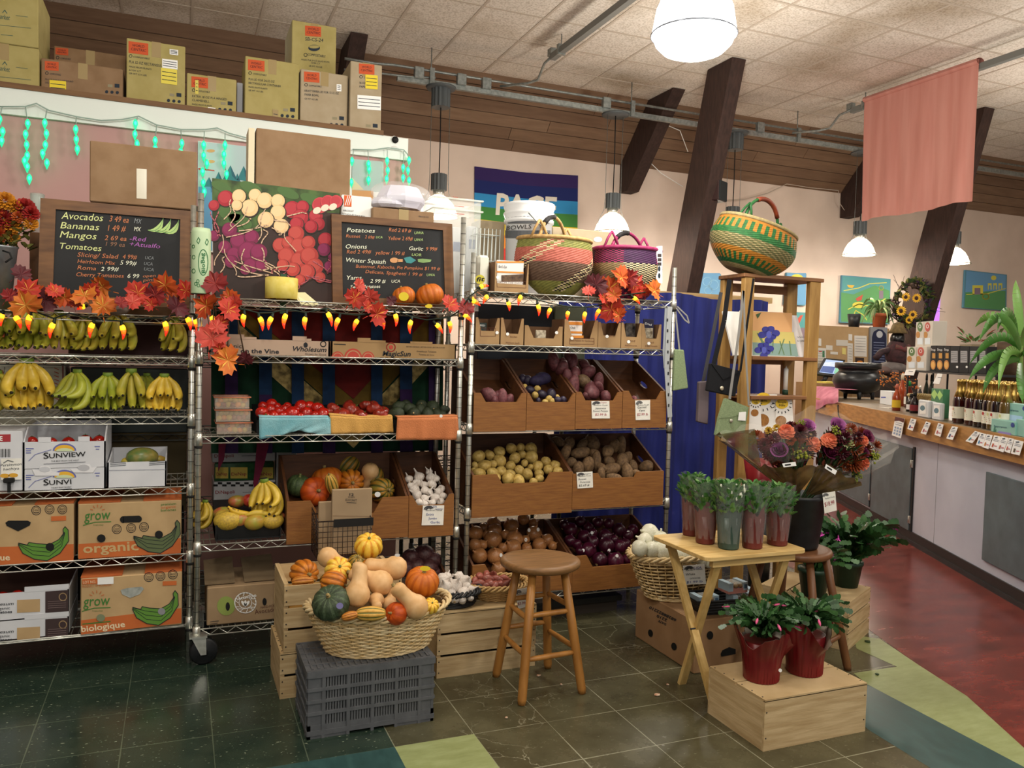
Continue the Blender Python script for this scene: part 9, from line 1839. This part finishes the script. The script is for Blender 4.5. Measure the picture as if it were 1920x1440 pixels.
garland('autumn leaf garland under the two woven baskets on the onion rack',[(1119,533,25,3),(1144,540,26,1),(1165,519,25,1),(1190,533,24,0),(1181,520,20,5),(1227,544,23,2),(1144,579,27,0),(1133,558,18,0),(1150,552,18,1),(1207,545,18,0),(1104,545,14,4),(1160,590,17,1)],3.83,4)
t=thing('metal_flower_pail','grey metal pail of orange and red flowers at the left edge of the rack top','pail',PY(-5,562,3.98));c=PY(-6,560,3.98);c.z=S1[0];k=depth(c)/FPX;H=PY(0,462,3.98).z-c.z
b=MB();b.lathe([(.01,0),(22*k,0),(34*k,H*.97),(36*k,H),(32*k,H),(.01,H*.9)],mat('#8f9294','#7d8083',rough=.4,metal=.7,scale=14),n=30,c=c);b.build('body',t);b=MB();b.tube([PY(5,470,3.88),PY(18,474,3.87),PY(22,484,3.88),PY(10,492,3.87)],.004,BLACK,n=6);b.build('handle',t)
rng=random.Random(8);b=MB()
for i in range(60):a=rng.uniform(0,6.3);q=c+V((0,0,H))+V((rng.uniform(-.08,.12),rng.uniform(-.08,.08),rng.uniform(-.01,.1)));leafb(b,q,V((math.cos(a),math.sin(a),.5)),.05,.025,rng.choice((mat('#5a5a24',rough=.7),mat('#6f6428',rough=.7))))
b.build('leaves',t)
for i,(x,y,r,m)in enumerate(((10,378,15,0),(27,388,12,0),(46,392,17,1),(58,402,13,1),(8,412,15,1),(22,424,15,0),(58,420,11,0),(-8,395,15,2),(12,434,12,1),(34,408,10,2),(0,440,13,2),(25,445,10,0))):
 b=MB();q=PY(x,y,3.95+.01*(i%3));mum(b,q,V((.1,-1,.4)).normalized(),r*k*1.15,(mat('#cf8a1e','#b8741a',rough=.6),mat('#a8241e','#7a1a18',rough=.6),mat('#c9652a','#a84a1c',rough=.6))[m],50,.3);b.tube([q,c+V((0,0,H*.9))],.003,FOL,n=3);b.build('flower',t)
b=MB();p=PY(219,566,3.9);b.ball((0,0,0),(.062,.03,.027),mat('#8a7a6c','#6d6056',rough=.9,scale=20),14,9,lump(41,.2));o=b.build('stone',None,False,loc=(p.x,p.y,S1[0]+.024));setp(o,'grey brown stone lying in front of the banana chalkboard','stone')
b=MB();p=PY(70,378,4.2);b.lathe([(.02,-.14),(.028,0),(.03,.03),(.028,.035),(.025,0),(.001,-.1)],mat('#c9d8d0',rough=.1,alpha=.4),n=16,c=p);b.lathe([(.03,-(p.z-S1[0])),(.03,-.14)],mat('#6b4a2f',rough=.6),n=14,c=p);setp(b.build('glass_jar'),'clear glass jar between the flower pail and the banana chalkboard','jar')
rc=PY(376.5,490,YR-.028);rk=depth(rc)/FPX;RR=17.5*rk;za,zb=PY(376,552,rc.y).z,PY(376,430,rc.y).z
t=thing('bag_roll','pale green roll of printed bags hanging on the rack post','bag roll',(rc.x,rc.y-RR*.4,za));rc=V((rc.x,YR-.016-RR,0));BGR=mat('#bcd2ac','#b2caa2',rough=.5,scale=10);BGI=mat('#1f6a3a',rough=.6)
b=MB();b.lathe([(RR*.97,za),(RR,za+.004),(RR,zb-.02),(RR*.9,zb),(.004,zb+.004)],BGR,n=30,c=rc);b.lathe([(.01,za),(RR*.97,za)],BGR,n=30,c=rc);b.build('roll',t)
b=MB();b.cyl(rc,RR);b.pt('BioBag',385,512,382.5,474,BGI,2,h=7,bold=.02)
P=[(381+9.5*math.cos(a)*.95,492+24*math.sin(a))for a in[2*PI*i/36 for i in range(37)]];b.pl_(P,1.4,BGI,2)
for(x,y)in((372,452),(388,455)):b.pl_([(x-3,y),(x,y-7),(x+3,y-2),(x,y+5),(x-3,y)],1.2,BGI,2)
for(x,y,r)in((362.5,462,3),(363,482,3.5),(363,508,4),(371,527,3),(367,532,3),(372,535,3),(388,530,4),(390,540,2.5)):b.ring(x,y,r*.8,r,1,BGI,2,n=10)
b.build('print',t)
b=MB();b.lathe([(.0285,1.99),(.0285,2.1),(.006,2.11)],mat('#b8bab6',rough=.4),n=14,c=(R2X[0],YR,0),cap=False)
SCR=mat('#c98a6a','#e8d8c0',rough=.8,scale=60)
for i,(x,y,r,lb)in enumerate(((1232,1303,6,'reddish onion skin scrap on the floor left of the crate with red pots'),(1252,1284,3,'tiny pale scrap on the floor near the folding table foot'),(1010,1267,4,'brown dry leaf scrap on the floor between the stool legs'),(1052,1284,3,'small pale scrap on the floor behind the right front stool leg'),(950,1346,3,'small pale scrap on the floor left of the front stool leg'),(1645,1265,4,'small dark leaf scrap on the light green floor stripe'),(1626,1203,6,'fallen green leaf scrap by the slat crate on the floor'))):
 p=PZ(x,y,.003);k=depth(p)/FPX*r;b=MB();rng=random.Random(i);b.prism([p+V((k*rng.uniform(.5,1.2)*math.cos(a*1.05),k*rng.uniform(.5,1.2)*math.sin(a*1.05),0))for a in range(6)],(0,0,.004),SCR if i!=6 and i!=5 else FOL);setp(b.build('floor_scrap'),lb,'scrap')
LEA=mat('#8a3d24','#74301c',rough=.45,scale=9);zb_s=PY(1470,525,3.9).z+.024
pr0=PY(1410,446,3.97);kk=depth(pr0)/FPX
bolga('big tilted woven basket in green and orange bands on top of the wooden display shelf',1396,446,3.97,77,zb_s+.012,88,c3f,GTAN,lambda R,H:((-R*.66,-R*.3,H),(-R*.62,-R*.1,H+.2),(R*.5,R*.1,H+.24),(R*.72,R*.2,H)),GRNB,(LEA,5,14),tilt=(.12,.27),belly=1.12)
